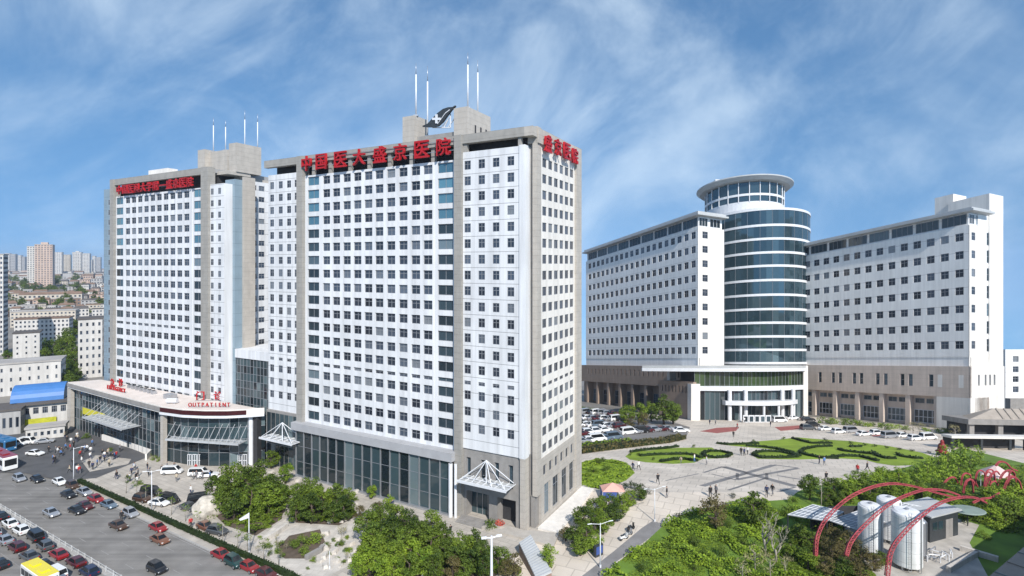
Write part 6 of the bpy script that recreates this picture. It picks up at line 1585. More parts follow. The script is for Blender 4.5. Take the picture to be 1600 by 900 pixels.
for a in ((236, 774, 'minivan', 'black', 'black van on the forecourt, the farther of two black ones near the lamp', HEAD + .3), (265, 786, 'minivan', 'black', 'black van on the forecourt, the nearer of two black ones', HEAD + .2), (222, 784, 'hatch', 'brown', 'dark brown car on the forecourt beside the lamp post', HEAD + .2),
          (249, 790, 'sedan', 'white', 'white car on the forecourt between the lamp post and a black van', HEAD + .3), (296, 797, 'sedan', 'grey', 'dark grey car on the forecourt beside the white boulder', HEAD + .1), (312, 785, 'minivan', 'black', 'black van half under the round tree clump behind the boulder', HEAD + .9),
          (269, 741, 'minivan', 'white', 'white ambulance-like van before the curved glass front, left one of two', 0.1), (311, 744, 'minivan', 'white', 'white van before the curved glass front, right one of two', 0.1), (325, 746, 'sedan', 'white', 'white sedan tucked beside the right white van', 0.2),
          (340, 835, 'hatch', 'grey', 'grey car behind the hedge near the saplings, by the clump', HEAD + .2), (322, 828, 'sedan', 'tan', 'tan car behind the road hedge below the boulder', HEAD), (366, 884, 'hatch', 'teal', 'teal car behind the hedge beside the flag lamp', HEAD)):
    fore(*a)
ORD = ('first', 'second', 'third', 'fourth', 'fifth', 'sixth', 'seventh', 'eighth', 'ninth', 'tenth', 'eleventh', 'twelfth', 'thirteenth')
lanes = ((40.9, 'beside the white fence', ['dark blue', 'dark red', 'red', 'grey', 'black', 'white', 'white', 'black', 'white', 'silver'], ['hatch', 'sedan', 'sedan', 'hatch', 'minivan', 'hatch', 'sedan', 'sedan', 'sedan', 'sedan']),
         (37.7, 'in second lane from median fence', ['white', 'black', 'grey', 'dark red', 'silver', 'silver', 'black', 'white', 'grey'], ['minivan', 'sedan', 'sedan', 'hatch', 'sedan', 'minivan', 'sedan', 'sedan', 'sedan']),
         (34.5, 'in third lane from median fence', ['black', 'grey', 'black', 'dark blue', 'red', 'grey', 'black'], ['sedan', 'sedan', 'sedan', 'sedan', 'sedan', 'sedan', 'hatch']))
for q_, txt_, cols_, kinds_ in lanes:
    p_ = to_rq(GF(150, 893))[0] if q_ > 40 else (to_rq(GF(110, 893))[0] if q_ > 37 else to_rq(GF(22, 893))[0] - 4)
    for i, (c, k) in enumerate(zip(cols_, kinds_)):
        x, y = rp(p_, q_ + rnd.uniform(-.25, .25)); place_car(k, c, (x, y, 0.012), HEAD + math.pi + rnd.uniform(-.05, .05), '%s %s queuing %s, %s from the bottom' % (c, {'sedan': 'sedan', 'hatch': 'hatchback', 'minivan': 'van'}[k], txt_, ORD[i]), 0.95, 'cars queuing beyond the median fence')
        p_ -= 5.1 + rnd.uniform(-.2, .5)
yb = make_bus('bus', 9.0, PAINT['yellow'], PAINT['white']); p = GF(62, 914); dup(yb, (p.x, p.y, 0.012), HEAD + math.pi, 0.9, 'white bus with a bright yellow roof in the traffic queue'); drop(yb)
rb_ = make_bus('bus', 10.5, PAINT['red'], PAINT['white']); p = GF(2, 729); dup(rb_, (p.x, p.y, 0.012), HEAD, 1.15, 'white bus with a red roof cut by the edge of the photo'); drop(rb_)
bb_ = make_bus('bus', 9.0, PAINT['blue'], PAINT['blue']); p = GF(2, 703); dup(bb_, (p.x, p.y, 0.16), HEAD + .1, 1.1, 'blue bus behind the red-roofed one'); drop(bb_)
for (x, y, k, c, t) in ((27, 697, 'minivan', 'white', 'white van before the market sheds, beside the blue bus'), (44, 694, 'minivan', 'white', 'white van on the side street, second from the blue bus'), (70, 693, 'sedan', 'silver', 'silver car on the side street below the yellow-green sign'), (55, 712, 'sedan', 'white', 'white car crossing the side street among walkers')): fore(x, y, k, c, t, rnd.uniform(-.5, .5), 0.15)
# car park on the slope
CP = 'cars in the car park'
rowsP = (('in the back row of the car park', 646, 908, 958, 7), ('in the second row of the car park', 655, 908, 972, 8), ('in the middle row of the car park', 666, 907, 968, 7), ('in the fourth row of the car park', 678, 908, 945, 4), ('in the front row of the car park', 690, 910, 958, 5), ('in the row under the car park trees', 676, 982, 1042, 7))
for (txt_, y, x0, x1, n) in rowsP:
    for i in range(n):
        u = i / (n - 1); x = x0 + (x1 - x0) * u + rnd.uniform(-1, 1); yy = y + (3 - 6 * u if y > 670 else 3 * u); p = G(x, yy); p.z += 0.17
        c = rnd.choice(('white', 'white', 'silver', 'silver', 'black', 'grey', 'blue-grey', 'white', 'dark red')); k = rnd.choice(('sedan', 'sedan', 'hatch', 'minivan'))
        o = place_car(k, c, p, 0.35 + rnd.uniform(-.1, .1), '%s %s %s, %s from the central tower' % (c, {'sedan': 'sedan', 'hatch': 'hatchback', 'minivan': 'van'}[k], txt_, ORD[i]), 1.5, CP)
for (x, y, k, c, t) in ((1064, 676, 'sedan', 'white', 'white car at the plaza end of the car park trees'), (1218, 660, 'minivan', 'white', 'white van at the entrance hall, right of the doors'), (1238, 656, 'sedan', 'white', 'white car beside the slim pylon of the entrance hall'), (1262, 658, 'sedan', 'black', 'black car in front of the podium of the right wing'), (1270, 667, 'hatch', 'black', 'black hatchback by the red paving near the white car rows'), (1262, 672, 'hatch', 'grey', 'dark grey car end-on at the red paving'),
                        (1104, 656, 'sedan', 'black', 'black car in shade beside the left pylon of the entrance hall')):
    p = G(x, y); p.z += 0.17; place_car(k, c, p, rnd.uniform(-.25, .25), t, 1.5, 'cars at the entrance hall')
for i in range(9):
    x = 1290 + i * 20; p = G(x, 673 + i * 1.8 + (i % 2) * 3); p.z += 0.17; c = ('white', 'white', 'silver', 'white', 'white', 'silver', 'white', 'white', 'white')[i]; k = ('sedan', 'hatch', 'minivan')[i % 3]
    place_car(k, c, p, 0.2, '%s %s parked behind the right lawn, %s from the entrance hall' % (c, {'sedan': 'sedan', 'hatch': 'hatchback', 'minivan': 'van'}[k], ORD[i]), 1.35, 'cars parked behind the right lawn')
for o in CARP.values(): drop(o)

# ------------------------------------------------------------------ people
SKIN = mat('skin', (0.42, 0.26, 0.18), 0.6, 0.05); HAIR = mat('black_hair', (0.012, 0.010, 0.010), 0.5, 0.1)
CLO = {k: mat('cloth_' + k.replace(' ', '_'), c, 0.85, 0.12, 3) for k, c in {'black': (0.02, 0.02, 0.022), 'dark blue': (0.03, 0.04, 0.09), 'grey': (0.16, 0.16, 0.17), 'white': (0.66, 0.66, 0.65), 'red': (0.40, 0.03, 0.03), 'blue': (0.08, 0.18, 0.40), 'beige': (0.42, 0.36, 0.27), 'pink': (0.55, 0.25, 0.27)}.items()}
def make_person(pose):
    V = {}; E = []
    def j(n, p, r, parent=None): V[n] = (p, r, parent)
    st = 0.34 if pose == 'walk' else 0.05
    j('pelvis', (0, 0, .96), .15); j('belly', (0, 0, 1.12), .145, 'pelvis'); j('chest', (0, 0, 1.32), .165, 'belly'); j('neck', (0.01, 0, 1.50), .06, 'chest'); j('head0', (.03, 0, 1.57), .075, 'neck'); j('head', (.03, 0, 1.66), .102, 'head0'); j('crown', (.02, 0, 1.745), .06, 'head')
    for s, n in ((1, 'l'), (-1, 'r')):
        f = s * st
        j('hip' + n, (0, s * .10, .88), .105, 'pelvis'); j('knee' + n, (f * .55 + .04, s * .105, .50), .068, 'hip' + n); j('ank' + n, (f * 1.0 - (.1 if f < 0 else 0), s * .11, .10), .045, 'knee' + n); j('toe' + n, (f * 1.0 + .15 - (.1 if f < 0 else 0), s * .115, .045), .04, 'ank' + n)
        a = -f * .8
        j('sh' + n, (0, s * .21, 1.40), .075, 'chest'); j('el' + n, (a * .45 - .02, s * .255, 1.12), .05, 'sh' + n); j('wr' + n, (a + .06, s * .245, .90), .036, 'el' + n); j('hand' + n, (a + .10, s * .24, .80), .042, 'wr' + n)
    names = list(V); me = bpy.data.meshes.new('person'); me.from_pydata([V[n][0] for n in names], [(names.index(V[n][2]), names.index(n)) for n in names if V[n][2]], [])
    o = bpy.data.objects.new('person', me); COL.objects.link(o)
    sk = o.modifiers.new('skin', 'SKIN'); sk.use_smooth_shade = True; lay = me.skin_vertices[0].data
    for i, n in enumerate(names): lay[i].radius = (V[n][1], V[n][1] * (1.15 if n in ('chest', 'belly', 'pelvis') else 1.0)); lay[i].use_root = (n == 'pelvis')
    sb = o.modifiers.new('sub', 'SUBSURF'); sb.levels = 1; sb.render_levels = 1
    dg = bpy.context.evaluated_depsgraph_get(); dg.update(); m2 = bpy.data.meshes.new_from_object(o.evaluated_get(dg)); bpy.data.objects.remove(o)
    m2.materials.clear()
    for mt in (SKIN, CLO['black'], CLO['grey'], HAIR, TYRE): m2.materials.append(mt)
    for f in m2.polygons:
        c = f.center
        if c.z > 1.69 or (c.z > 1.60 and c.x < .015): k = 3
        elif c.z > 1.475: k = 0
        elif abs(c.y) > .19 and c.z < .90: k = 0
        elif c.z > .93 or (abs(c.y) > .185 and c.z > .8): k = 1
        elif c.z > .11: k = 2
        else: k = 4
        f.material_index = k; f.use_smooth = True
    m2.name = 'person'; return m2
PM = {k: make_person(k) for k in ('stand', 'walk')}
def person(p, top, legs, label, scale, pose=None, group=None, rot=None):
    o = bpy.data.objects.new('person', PM[pose or rnd.choice(('stand', 'walk'))]); COL.objects.link(o); o.location = p; o.rotation_euler = (0, 0, rnd.uniform(0, 6.28) if rot is None else rot); o.scale = (scale,) * 3
    for k, mt in ((1, CLO[top]), (2, CLO[legs])): o.material_slots[k].link = 'OBJECT'; o.material_slots[k].material = mt
    tag(o, label, 'person', group); return o
for (x, y, top, legs, lab) in ((973, 697, 'black', 'black', 'person in black walking on the path before the car park hedge'), (989, 737, 'dark blue', 'black', 'person in dark blue, first of a pair at the corner of the bright lawn'), (998, 735, 'white', 'black', 'person in a white top, second of the pair by the bright lawn'),
        (1028, 757, 'black', 'black', 'person in black at the edge of the plaza above the lamp'), (1042, 779, 'black', 'grey', 'person in black on the path where it widens into the plaza'), (1110, 778, 'black', 'black', 'person in black, taller-looking of the pair on the near plaza'), (1119, 776, 'grey', 'black', 'person in grey, second of the pair on the near plaza'),
        (1198, 777, 'dark blue', 'black', 'person in dark blue, first of the pair beside the garden edge'), (1207, 775, 'black', 'grey', 'person in black, second of the pair beside the garden edge'), (1280, 726, 'black', 'dark blue', 'person in black, first of two before the right lawn loop'), (1288, 728, 'blue', 'grey', 'person in blue, second of two before the right lawn loop'),
        (1291, 754, 'black', 'black', 'person in black walking alone near the spindly plaza tree'), (1355, 737, 'black', 'black', 'person in black standing where the plaza ends at the bushes'), (1340, 741, 'red', 'black', 'person in red bending towards the plaza bushes'), (1104, 727, 'white', 'grey', 'person in white in front of the left lawn'), (1158, 712, 'black', 'black', 'person in black between the two lawns, first of the group'),
        (1163, 713, 'dark blue', 'black', 'person in dark blue between the two lawns, second of the group'), (1168, 711, 'white', 'black', 'person with a white top between the two lawns'), (1146, 684, 'black', 'black', 'person in black on the path from the entrance hall'), (1152, 670, 'red', 'black', 'person in red-brown at the end of the left red paving'), (1204, 667, 'black', 'dark blue', 'person in black at the foot of the entrance hall steps'),
        (1109, 664, 'dark blue', 'black', 'person in dark blue at the entrance hall, first of two in its shade'), (1118, 664, 'grey', 'black', 'person in grey at the entrance hall, second of two in its shade'), (1163, 661, 'white', 'grey', 'person in white in front of the hall doors'), (1414, 684, 'black', 'grey', 'person in black behind the right lawn, first of two'), (1427, 687, 'black', 'black', 'person in black behind the right lawn, second of two'),
        (1085, 723, 'white', 'blue', 'person in white and blue at the front rim of the left lawn'), (1064, 725, 'beige', 'grey', 'person in beige crouching-small at the front rim of the left lawn')):
    p = G(x, y); p.z += 0.16; person(p, top, legs, lab, 1.45 * (0.8 if 'crouch' in lab else 1))
for (x, y, top, legs, lab) in ((704, 838, 'black', 'grey', 'person in black resting on the paving before the glazed hall'), (613, 797, 'dark blue', 'black', 'person in dark blue walking along the foot of the glazed hall'), (545, 778, 'white', 'grey', 'person in white at the foot of the glazed hall near its left end'), (190, 815, 'black', 'black', 'person in black standing on the roadside near the kerb gap'), (298, 826, 'red', 'black', 'person in red by the road hedge under a sapling')):
    p = GF(x, y); p.z = 0.13; person(p, top, legs, lab, 1.2)
# crowd at the left
rr_ = random.Random(19); k = 0
tops = ('black', 'white', 'grey', 'dark blue', 'black', 'white', 'beige', 'grey', 'blue', 'red', 'black')
crowd = {}
while k < 74:
    if k < 46: x, y = rr_.uniform(72, 190), rr_.uniform(684, 742)
    else: x, y = rr_.uniform(165, 345), rr_.uniform(726, 782)
    if k < 46 and y > 690 + (190 - x) * 0.0 + 40 and x > 150: continue
    if k < 46 and y < 672 + (x - 70) * 0.27: continue
    if k >= 46 and y > 752 + (x - 165) * 0.16: continue
    if k >= 46 and y < 722 + (x - 165) * 0.10: continue
    t = rr_.choice(tops); l = rr_.choice(('black', 'dark blue', 'grey')); p = GF(x, y); p.z = 0.15
    place = 'in the side street crowd' if k < 46 else 'before the curved glass hall'
    person(p, t, l, 'person in %s top and %s trousers %s' % (t, l, place), 1.15, None, 'people in the street crowd' if k < 46 else 'people on the forecourt'); k += 1

# ------------------------------------------------------------------ lamps, fence, small things
def lamp(px, pyb, pyt, label, arms=2, flag=False, rad=0.085, right=False, arm=1.6, ang=0.3):
    p = G(px, pyb) if right else GF(px, pyb); p.z += 0.1; H = (pyb - pyt) / FPX * p.y
    root = thing('street_lamp', label, 'street lamp', p)
    q = MB(); q.tube([p, p + Vector((0, 0, H * .5)), p + Vector((0, 0, H))], [rad * 1.4, rad, rad * .6], STEEL, 8); q.build('pole', root, smooth=True)
    q = MB(); q.tube([p, p + Vector((0, 0, .5))], rad * 2.0, STEEL, 8); q.build('base', root)
    for s in ((-1, 1) if arms == 2 else (1,) if arms == 1 else ()):
        d = Vector((math.cos(ang) * s, math.sin(ang) * s, 0)); a = p + Vector((0, 0, H * .97)); b = a + d * arm + Vector((0, 0, arm * .18))
        q = MB(); q.tube([a, b], rad * .5, STEEL, 6); ao = q.build('arm', root)
        q = MB(); q.tube([b - d * .15, b + d * .6], rad * .95, STEEL, 6); q.build('lamp_head', ao)
    if flag:
        a = p + Vector((0, 0, H)); q = MB(); q.face([a, a + Vector((-1.6, -.3, -1.0)), a + Vector((-1.4, -.2, -1.3)), a + Vector((0, 0, -.9))], STEEL); q.build('banner', root, fix=False)
    return root
lamp(115, 757, 700, 'white lamp post at the corner of the side street beside the white taxi', 1)
lamp(237, 801, 736, 'white lamp post on the forecourt edge between the black vans', 2, arm=1.0)
lamp(389, 866, 802, 'white lamp post with a pale pennant at its top, before the round tree clump', 0, True)
lamp(660, 905, 872, 'short white post rising from the big tree clump at the bottom edge', 0, rad=.09)
lamp(768, 960, 838, 'thick white lamp post at the bottom edge before the corner entrance', 2, rad=.2, arm=.9)
lamp(938, 888, 818, 'white twin-arm lamp post beside the near end of the garden path', 2, right=False, arm=1.7)
lamp(1023, 816, 764, 'white twin-arm lamp post beside the far end of the garden path', 2, right=False, arm=1.8)
lamp(515, 890, 862, 'slim white post on the white paving near the planted island', 0, rad=.07)
# median fence
FENC = mat('grey_white_paint', (0.50, 0.50, 0.49), .6, .2, 1)
fn = thing('median_fence', 'white railing along the middle of the road', 'fence', (*rp(-130, QM), .12))
for z in (.35, .85):
    q = MB(); a, b = rp(-175, QM), rp(20, QM); q.tube([(*a, z + .12), (*b, z + .12)], .04, FENC, 5); q.build('rail', fn)
q = MB()
for i in range(390):
    a = rp(-175 + i * .5, QM); q.tube([(*a, .47), (*a, .97)], .018, FENC, 4, False)
q.build('bars', fn, fix=False)
for i in range(79):
    a = rp(-175 + i * 2.5, QM); q = MB(); q.box(Fr(*a, (RD.x, RD.y), (RQ.x, RQ.y)), -.06, .06, -.06, .06, .13, 1.1, FENC); q.build('post', fn)
# ramp wall, doors of the curved hall front
q = MB(); P = [GF(*a) for a in ((160, 688), (200, 699), (236, 712), (228, 720))]
for a, b in zip(P, P[1:]):
    n = Vector((-(b - a).y, (b - a).x, 0)).normalized() * .2; q.hexa([a - n, b - n, b + n, a + n] + [w_ + Vector((0, 0, 1.7)) for w_ in (a - n, b - n, b + n, a + n)], CREAM)
tag(q.build('ramp_wall', loc=P[0]), 'pale low wall of the ramp along the foot of the low glass hall', 'wall')
q = MB(); fd = off_poly(front, 1.2); a = Vector((*fd[3], 0)); b = Vector((*fd[6], 0)); n_d = 12
for i in range(n_d):
    u0, u1 = a.lerp(b, (i + .08) / n_d), a.lerp(b, (i + .92) / n_d); dd = (u1 - u0).normalized(); F_ = Fr(u0.x, u0.y, (dd.x, dd.y), (-dd.y, dd.x)); w_ = (u1 - u0).length
    for (s0_, s1_, z0_, z1_) in ((0, .12, .15, 2.9), (w_ - .12, w_, .15, 2.9), (w_ / 2 - .06, w_ / 2 + .06, .15, 2.78), (.12, w_ - .12, 2.78, 2.9), (.12, w_ - .12, 1.3, 1.4)): q.box(F_, s0_, s1_, -.1, .05, z0_, z1_, STEEL)
q.build('entrance_doors', hall)
# boulder
bo = MB(); p = GF(326, 806); bm = bmesh.new(); bmesh.ops.create_icosphere(bm, subdivisions=4, radius=1.0)
for v in bm.verts:
    n = v.co.normalized(); h = noise.noise(n * 1.3 + Vector((3, 1, 7))) * .35 + noise.noise(n * 3.1) * .16 + noise.noise(n * 7) * .05
    v.co = Vector((n.x * (2.7 + h * 2), n.y * (2.0 + h), n.z * (2.3 + h * 1.5)))
me = bpy.data.meshes.new('boulder'); bm.to_mesh(me); bm.free(); me.materials.append(mat('white_rock', (0.46, 0.42, 0.36), 0.85, 0.28, 1.2, bump=0.5, det=8))
o = bpy.data.objects.new('boulder', me); COL.objects.link(o); o.location = (p.x, p.y, 1.5); o.rotation_euler = (0, .1, .5); tag(o, 'big white boulder standing at the edge of the forecourt beside the round tree clump', 'boulder')
# low white stones and planters among the park paving
r = random.Random(3); SGL = 'pale stone block on the white paving of the small park'
for i in range(34):
    x, y = r.choice(((r.uniform(505, 560), r.uniform(812, 850)), (r.uniform(405, 470), r.uniform(732, 762)), (r.uniform(470, 560), r.uniform(762, 792)), (r.uniform(500, 555), r.uniform(850, 890))))
    p = GF(x, y); q = MB(); s = r.uniform(.3, .8); yw = r.uniform(0, 3); F_ = Fr(p.x, p.y, (math.cos(yw), math.sin(yw)), (-math.sin(yw), math.cos(yw)))
    q.hexa([F_(-s, -s * .6, .12), F_(s, -s * .6, .12), F_(s, s * .6, .12), F_(-s, s * .6, .12), F_(-s * .8, -s * .4, .12 + s * .8), F_(s * .7, -s * .5, .12 + s * .9), F_(s * .8, s * .5, .12 + s * .8), F_(-s * .8, s * .5, .12 + s * .7)], WPAVE)
    tag(q.build('stone_block', loc=p), SGL, 'stone', 'stone blocks in the small park')
# white low wall and ramp in the park
for (pts, lab) in (([(405, 852), (432, 836), (448, 824)], 'low white garden wall along the white path before the shrubs'), ([(478, 876), (500, 864), (505, 858)], 'short dark-topped garden wall beside the planted island')):
    q = MB(); P = [GF(*a) for a in pts]
    for a, b in zip(P, P[1:]):
        n = Vector((-(b - a).y, (b - a).x, 0)).normalized() * .35; q.hexa([a - n, b - n, b + n, a + n] + [w_ + Vector((0, 0, .9)) for w_ in (a - n, b - n, b + n, a + n)], WPAVE if 'white garden' in lab else GREYSHD)
    tag(q.build('garden_wall', loc=P[0]), lab, 'wall')
# apron and steps at the near corner of the central tower
q = MB(); q.prism([tuple(FA(-0.4, -3.2, 0)[:2]), tuple(FA(sRL * .55, -3.2, 0)[:2]), tuple(FA(sRL * .55, -.4, 0)[:2]), tuple(FA(-.4, -.4, 0)[:2])], .1, .55, BEIGE)
q.prism([tuple(FA(-7.2, -3.2, 0)[:2]), tuple(FA(-0.41, -3.2, 0)[:2]), tuple(FA(-.41, -.3, 0)[:2]), tuple(FR(0, -4.5, 0)[:2])], .1, .55, BEIGE)
q.prism([tuple(FR(0, -4.5, 0)[:2]), tuple(FR(0, -.06, 0)[:2]), tuple(FR(sEnd, -.4, 0)[:2]), tuple(FR(sEnd, -3.2, 0)[:2])], .1, .52, CREAM)
o = q.build('terrace', loc=FA(-1, -3, 0)); tag(o, 'raised stone terrace wrapping the foot of the sunlit corner of the central tower', 'terrace')
stp = thing('steps', 'dark grey steps before the glass doors under the corner canopy', 'steps', FA(ent[1][0] + 3, -2, 0))
for i in range(4): q = MB(); q.box(FA, ent[1][0] - .5, ent[1][1] + .5, -.4 - .7 * (i + 1), -.4 - .7 * i - .004, .1, .55 - .11 * i, GREYSHD); q.build('step', stp)
# red flowers
FLR = mat('red_flowers', (0.45, 0.07, 0.04), 0.7, 0.3, 4); pt = thing('flower_tub', 'stone tub of red flowers beside the corner entrance steps', 'flower tub', GF(781, 826))
p = GF(781, 826); q = MB(); q.lathe([(.2, .1), (.9, .1), (1.1, .9), (.95, .9), (.9, .75), (.1, .75)], p.x, p.y, BEIGE, 16); q.build('tub', pt)
me = leaf_mesh('flowers', [((p.x, p.y, 1.1), .95, .7)], 260, .2, FLR, 8); 
for v in me.vertices: v.co -= Vector(pt['origin'])
o = bpy.data.objects.new('flowers', me); COL.objects.link(o); o.parent = pt
# sloping grey roof over an underground stair at the bottom edge
sr = thing('stair_roof', 'sloping grey slatted roof over a brick stairwell at the bottom edge before the corner entrance', 'roof', GF(835, 890))
a, b, c, d = GF(811, 868), GF(829, 856), GF(862, 905), GF(838, 915)
def up(v, z): return (v.x, v.y, z)
q = MB(); q.hexa([up(a, 2.0), up(b, 2.1), up(c, 1.0), up(d, .9), up(a, 2.25), up(b, 2.35), up(c, 1.25), up(d, 1.15)], ROOFE); q.build('roof_panel', sr)
q = MB()
for i in range(16):
    u = (i + .5) / 16; m0, m1 = Vector(up(a, 2.27)).lerp(Vector(up(d, 1.17)), u), Vector(up(b, 2.37)).lerp(Vector(up(c, 1.27)), u); q.tube([m0, m1], .05, STEELG, 4)
q.build('roof_slats', sr)
q = MB(); q.hexa([up(a, .1), up(b, .1), up(c, .1), up(d, .1), up(a, 1.98), up(b, 2.08), up(c, .98), up(d, .88)], CW5); q.build('stair_wall', sr)
# striped tent
tn = thing('tent', 'small pink and blue tent beside the belt of trees right of the central tower', 'tent', G(956, 776))
PKT = mat('pink_canvas', (0.60, 0.34, 0.28), 0.8, 0.1); BLT = mat('blue_canvas', (0.05, 0.09, 0.28), 0.8, 0.2)
p = GF(957, 778); q = MB(); cs = [(-2.4, -1.8), (2.4, -1.8), (2.4, 1.8), (-2.4, 1.8)]
for i in range(4):
    a, b = cs[i], cs[(i + 1) % 4]; q.face([p + Vector((*a, 2.0)), p + Vector((*b, 2.0)), p + Vector((0, 0, 3.3))], PKT)
q.build('tent_roof', tn)
q = MB(); q.box(Fr(p.x, p.y, (1, 0), (0, 1)), -2.3, .6, -1.7, 1.7, .15, 1.98, BLT); q.build('tent_wall', tn)
for a in cs: q = MB(); q.tube([p + Vector((*a, .1)), p + Vector((*a, 2.0))], .05, STEEL, 5); q.build('tent_pole', tn)
bx = GF(935, 870); q = MB(); q.box(Fr(bx.x, bx.y, (.8, .6), (-.6, .8)), -.9, .9, -.25, .25, .2, 2.1, DARKMET); q.box(Fr(bx.x, bx.y, (.8, .6), (-.6, .8)), -.75, .75, -.28, -.255, .6, 1.9, BLT); tag(q.build('notice_board', loc=bx), 'dark notice board at the foot of the near twin-arm lamp', 'notice board')
# motor scooters by the path
def scooter(p, rot, label, color, sc=1.3):
    root = thing('scooter', label, 'scooter', p); F_ = Fr(p.x, p.y, (math.cos(rot), math.sin(rot)), (-math.sin(rot), math.cos(rot))); z = p.z
    for x in (-.55 * sc, .6 * sc):
        q = MB(); c = Vector(F_(x, 0, z + .25 * sc)); dd = Vector((-math.sin(rot), math.cos(rot), 0)) * .06; q.tube([c - dd, c + dd], .25 * sc, TYRE, 12); q.build('wheel', root)
    q = MB(); q.box(F_, -.75 * sc, .1 * sc, -.16, .16, z + .35 * sc, z + .65 * sc, PAINT[color]); q.box(F_, .1 * sc, .45 * sc, -.16, .16, z + .25 * sc, z + .33 * sc, PAINT[color]); q.box(F_, .45 * sc, .55 * sc, -.18, .18, z + .3 * sc, z + .95 * sc, PAINT[color]); q.build('body', root)
    q = MB(); q.box(F_, -.6 * sc, .0, -.15, .15, z + .655 * sc, z + .76 * sc, DARKMET); q.build('seat', root)
    q = MB(); q.tube([F_(.5 * sc, -.35 * sc, z + 1.02 * sc), F_(.5 * sc, .35 * sc, z + 1.02 * sc)], .03, DARKMET, 5); q.tube([F_(.5 * sc, 0, z + .9 * sc), F_(.5 * sc, 0, z + 1.02 * sc)], .04, DARKMET, 5); q.build('handlebar', root)
for (x, y, c, t) in ((975, 845, 'white', 'white scooter standing on the garden path, nearer to the lamp'), (983, 839, 'silver', 'silver scooter on the garden path between the white and the black one'), (986, 830, 'black', 'black scooter on the garden path, farthest of the three')):
    p = GF(x, y); p.z = .17; scooter(p, rnd.uniform(.3, 1), t, c)
# red figure sculpture behind the right lawn
rs = thing('sculpture', 'dark red bell-shaped sculpture on a plinth behind the right lawn', 'sculpture', G(1472, 712)); p = G(1472, 712); RDM = mat('dark_red_paint', (0.22, 0.02, 0.02), 0.5, 0.2, 1)
q = MB(); q.lathe([(.1, 4.9), (.3, 4.8), (.55, 4.3), (.45, 3.9), (.9, 3.4), (1.1, 2.5), (1.2, 1.7), (1.8, 1.2), (.3, 1.15)], p.x, p.y, RDM, 20, F=lambda x, y, z: (x, y, z + p.z)); q.build('figure', rs, smooth=True)
q = MB(); q.box(Fr(p.x, p.y, (1, 0), (0, 1)), -1, 1, -1, 1, p.z + .1, p.z + 1.14, DARKMET); q.build('plinth', rs)

# ------------------------------------------------------------------ tanks, shed, hut and red arches in the right foreground
TANKW = mat('white_tank_paint', (0.74, 0.75, 0.76), 0.45, 0.10, 0.6, streak=0.28, zline=(1.7, 0.0, 0.03, 0.4, 0.0))
def tank(px, pyb, pyt, wpx, label, mt=TANKW):
    p = GF(px, pyb); rr = wpx / 2 / FPX * p.y; ytop = p.y; H = 50 - (pyt - HOR) / FPX * ytop
    root = thing('storage_tank', label, 'tank', p, 'upright tanks')
    q = MB(); q.lathe([(.05, .9), (rr * .98, .9), (rr, 1.0), (rr, H - .5), (rr * .97, H - .25), (rr * .8, H), (.05, H + .12)], p.x, p.y, mt, 40); o = q.build('shell', root, smooth=False)
    for k in range(4):
        a = k * 1.57 + .6; q = MB(); q.tube([(p.x + rr * .8 * math.cos(a), p.y + rr * .8 * math.sin(a), .1), (p.x + rr * .8 * math.cos(a), p.y + rr * .8 * math.sin(a), .9)], .15, STEELG, 8); q.build('leg', root)
    a = -1.2; q = MB(); x, y = p.x + (rr + .12) * math.cos(a), p.y + (rr + .12) * math.sin(a); q.tube([(x, y, .3), (x, y, H)], .07, STEELG, 6); q.build('pipe', root)
    q = MB(); a = -2.0
    for dx in (-.22, .22): q.tube([(p.x + (rr + .15) * math.cos(a) + dx, p.y + (rr + .15) * math.sin(a), .5), (p.x + (rr + .15) * math.cos(a) + dx, p.y + (rr + .15) * math.sin(a), H + .4)], .035, STEELG, 4)
    for k in range(int(H / .4)): q.tube([(p.x + (rr + .15) * math.cos(a) - .22, p.y + (rr + .15) * math.sin(a), .6 + k * .4), (p.x + (rr + .15) * math.cos(a) + .22, p.y + (rr + .15) * math.sin(a), .6 + k * .4)], .025, STEELG, 4)
    q.build('ladder', root)
    q = MB(); q.lathe([(.05, H + .13), (.3, H + .13), (.3, H + .35), (.05, H + .38)], p.x, p.y, STEELG, 12); q.build('hatch', root)
tank(1417, 888, 797, 41, 'largest white tank, nearest to the bottom edge, beside the nearest arch')
tank(1360, 866, 788, 34, 'white tank left of the largest one, half behind a red arch')
tank(1389, 846, 778, 33, 'white tank standing behind between the two front ones')
tank(1438, 872, 812, 17, 'narrow grey upright tank close beside the largest one', STEELG)
# shed roof made of panels on posts
PVM = mat('grey_panel_roof', (0.26, 0.28, 0.30), 0.3, 0.12, 0.8, metal=0.2)
shd = thing('shed', 'open shed with two pitched grey panel roofs behind the tanks', 'shed', GF(1290, 838))
def panel_roof(c4, z4, rows=4):
    q = MB(); P = [Vector((GFz(x, y, z))) for (x, y), z in zip(c4, z4)]
    q.hexa([p_ - Vector((0, 0, .15)) for p_ in P] + P, PVM); q.build('roof_panel', shd)
    q = MB()
    for i in range(rows + 1):
        u = i / rows; a = P[0].lerp(P[3], u); b = P[1].lerp(P[2], u); q.tube([a + Vector((0, 0, .04)), b + Vector((0, 0, .04))], .06, STEEL, 4)
    for i in range(9):
        u = i / 8; a = P[0].lerp(P[1], u); b = P[3].lerp(P[2], u); q.tube([a + Vector((0, 0, .04)), b + Vector((0, 0, .04))], .04, STEEL, 4)
    q.build('roof_frame', shd); return P
def GFz(px, py, z): Y = FPX * (CAM_H - z) / (py - HOR); return ((px - 800) / FPX * Y, Y, z)
Pa = panel_roof([(1231, 804), (1292, 814), (1318, 800), (1270, 788.5)], [4.3, 4.3, 5.0, 5.0])
Pb = panel_roof([(1296, 813), (1345, 830), (1440, 792), (1390, 782)], [4.2, 3.6, 5.0, 5.4], 6)
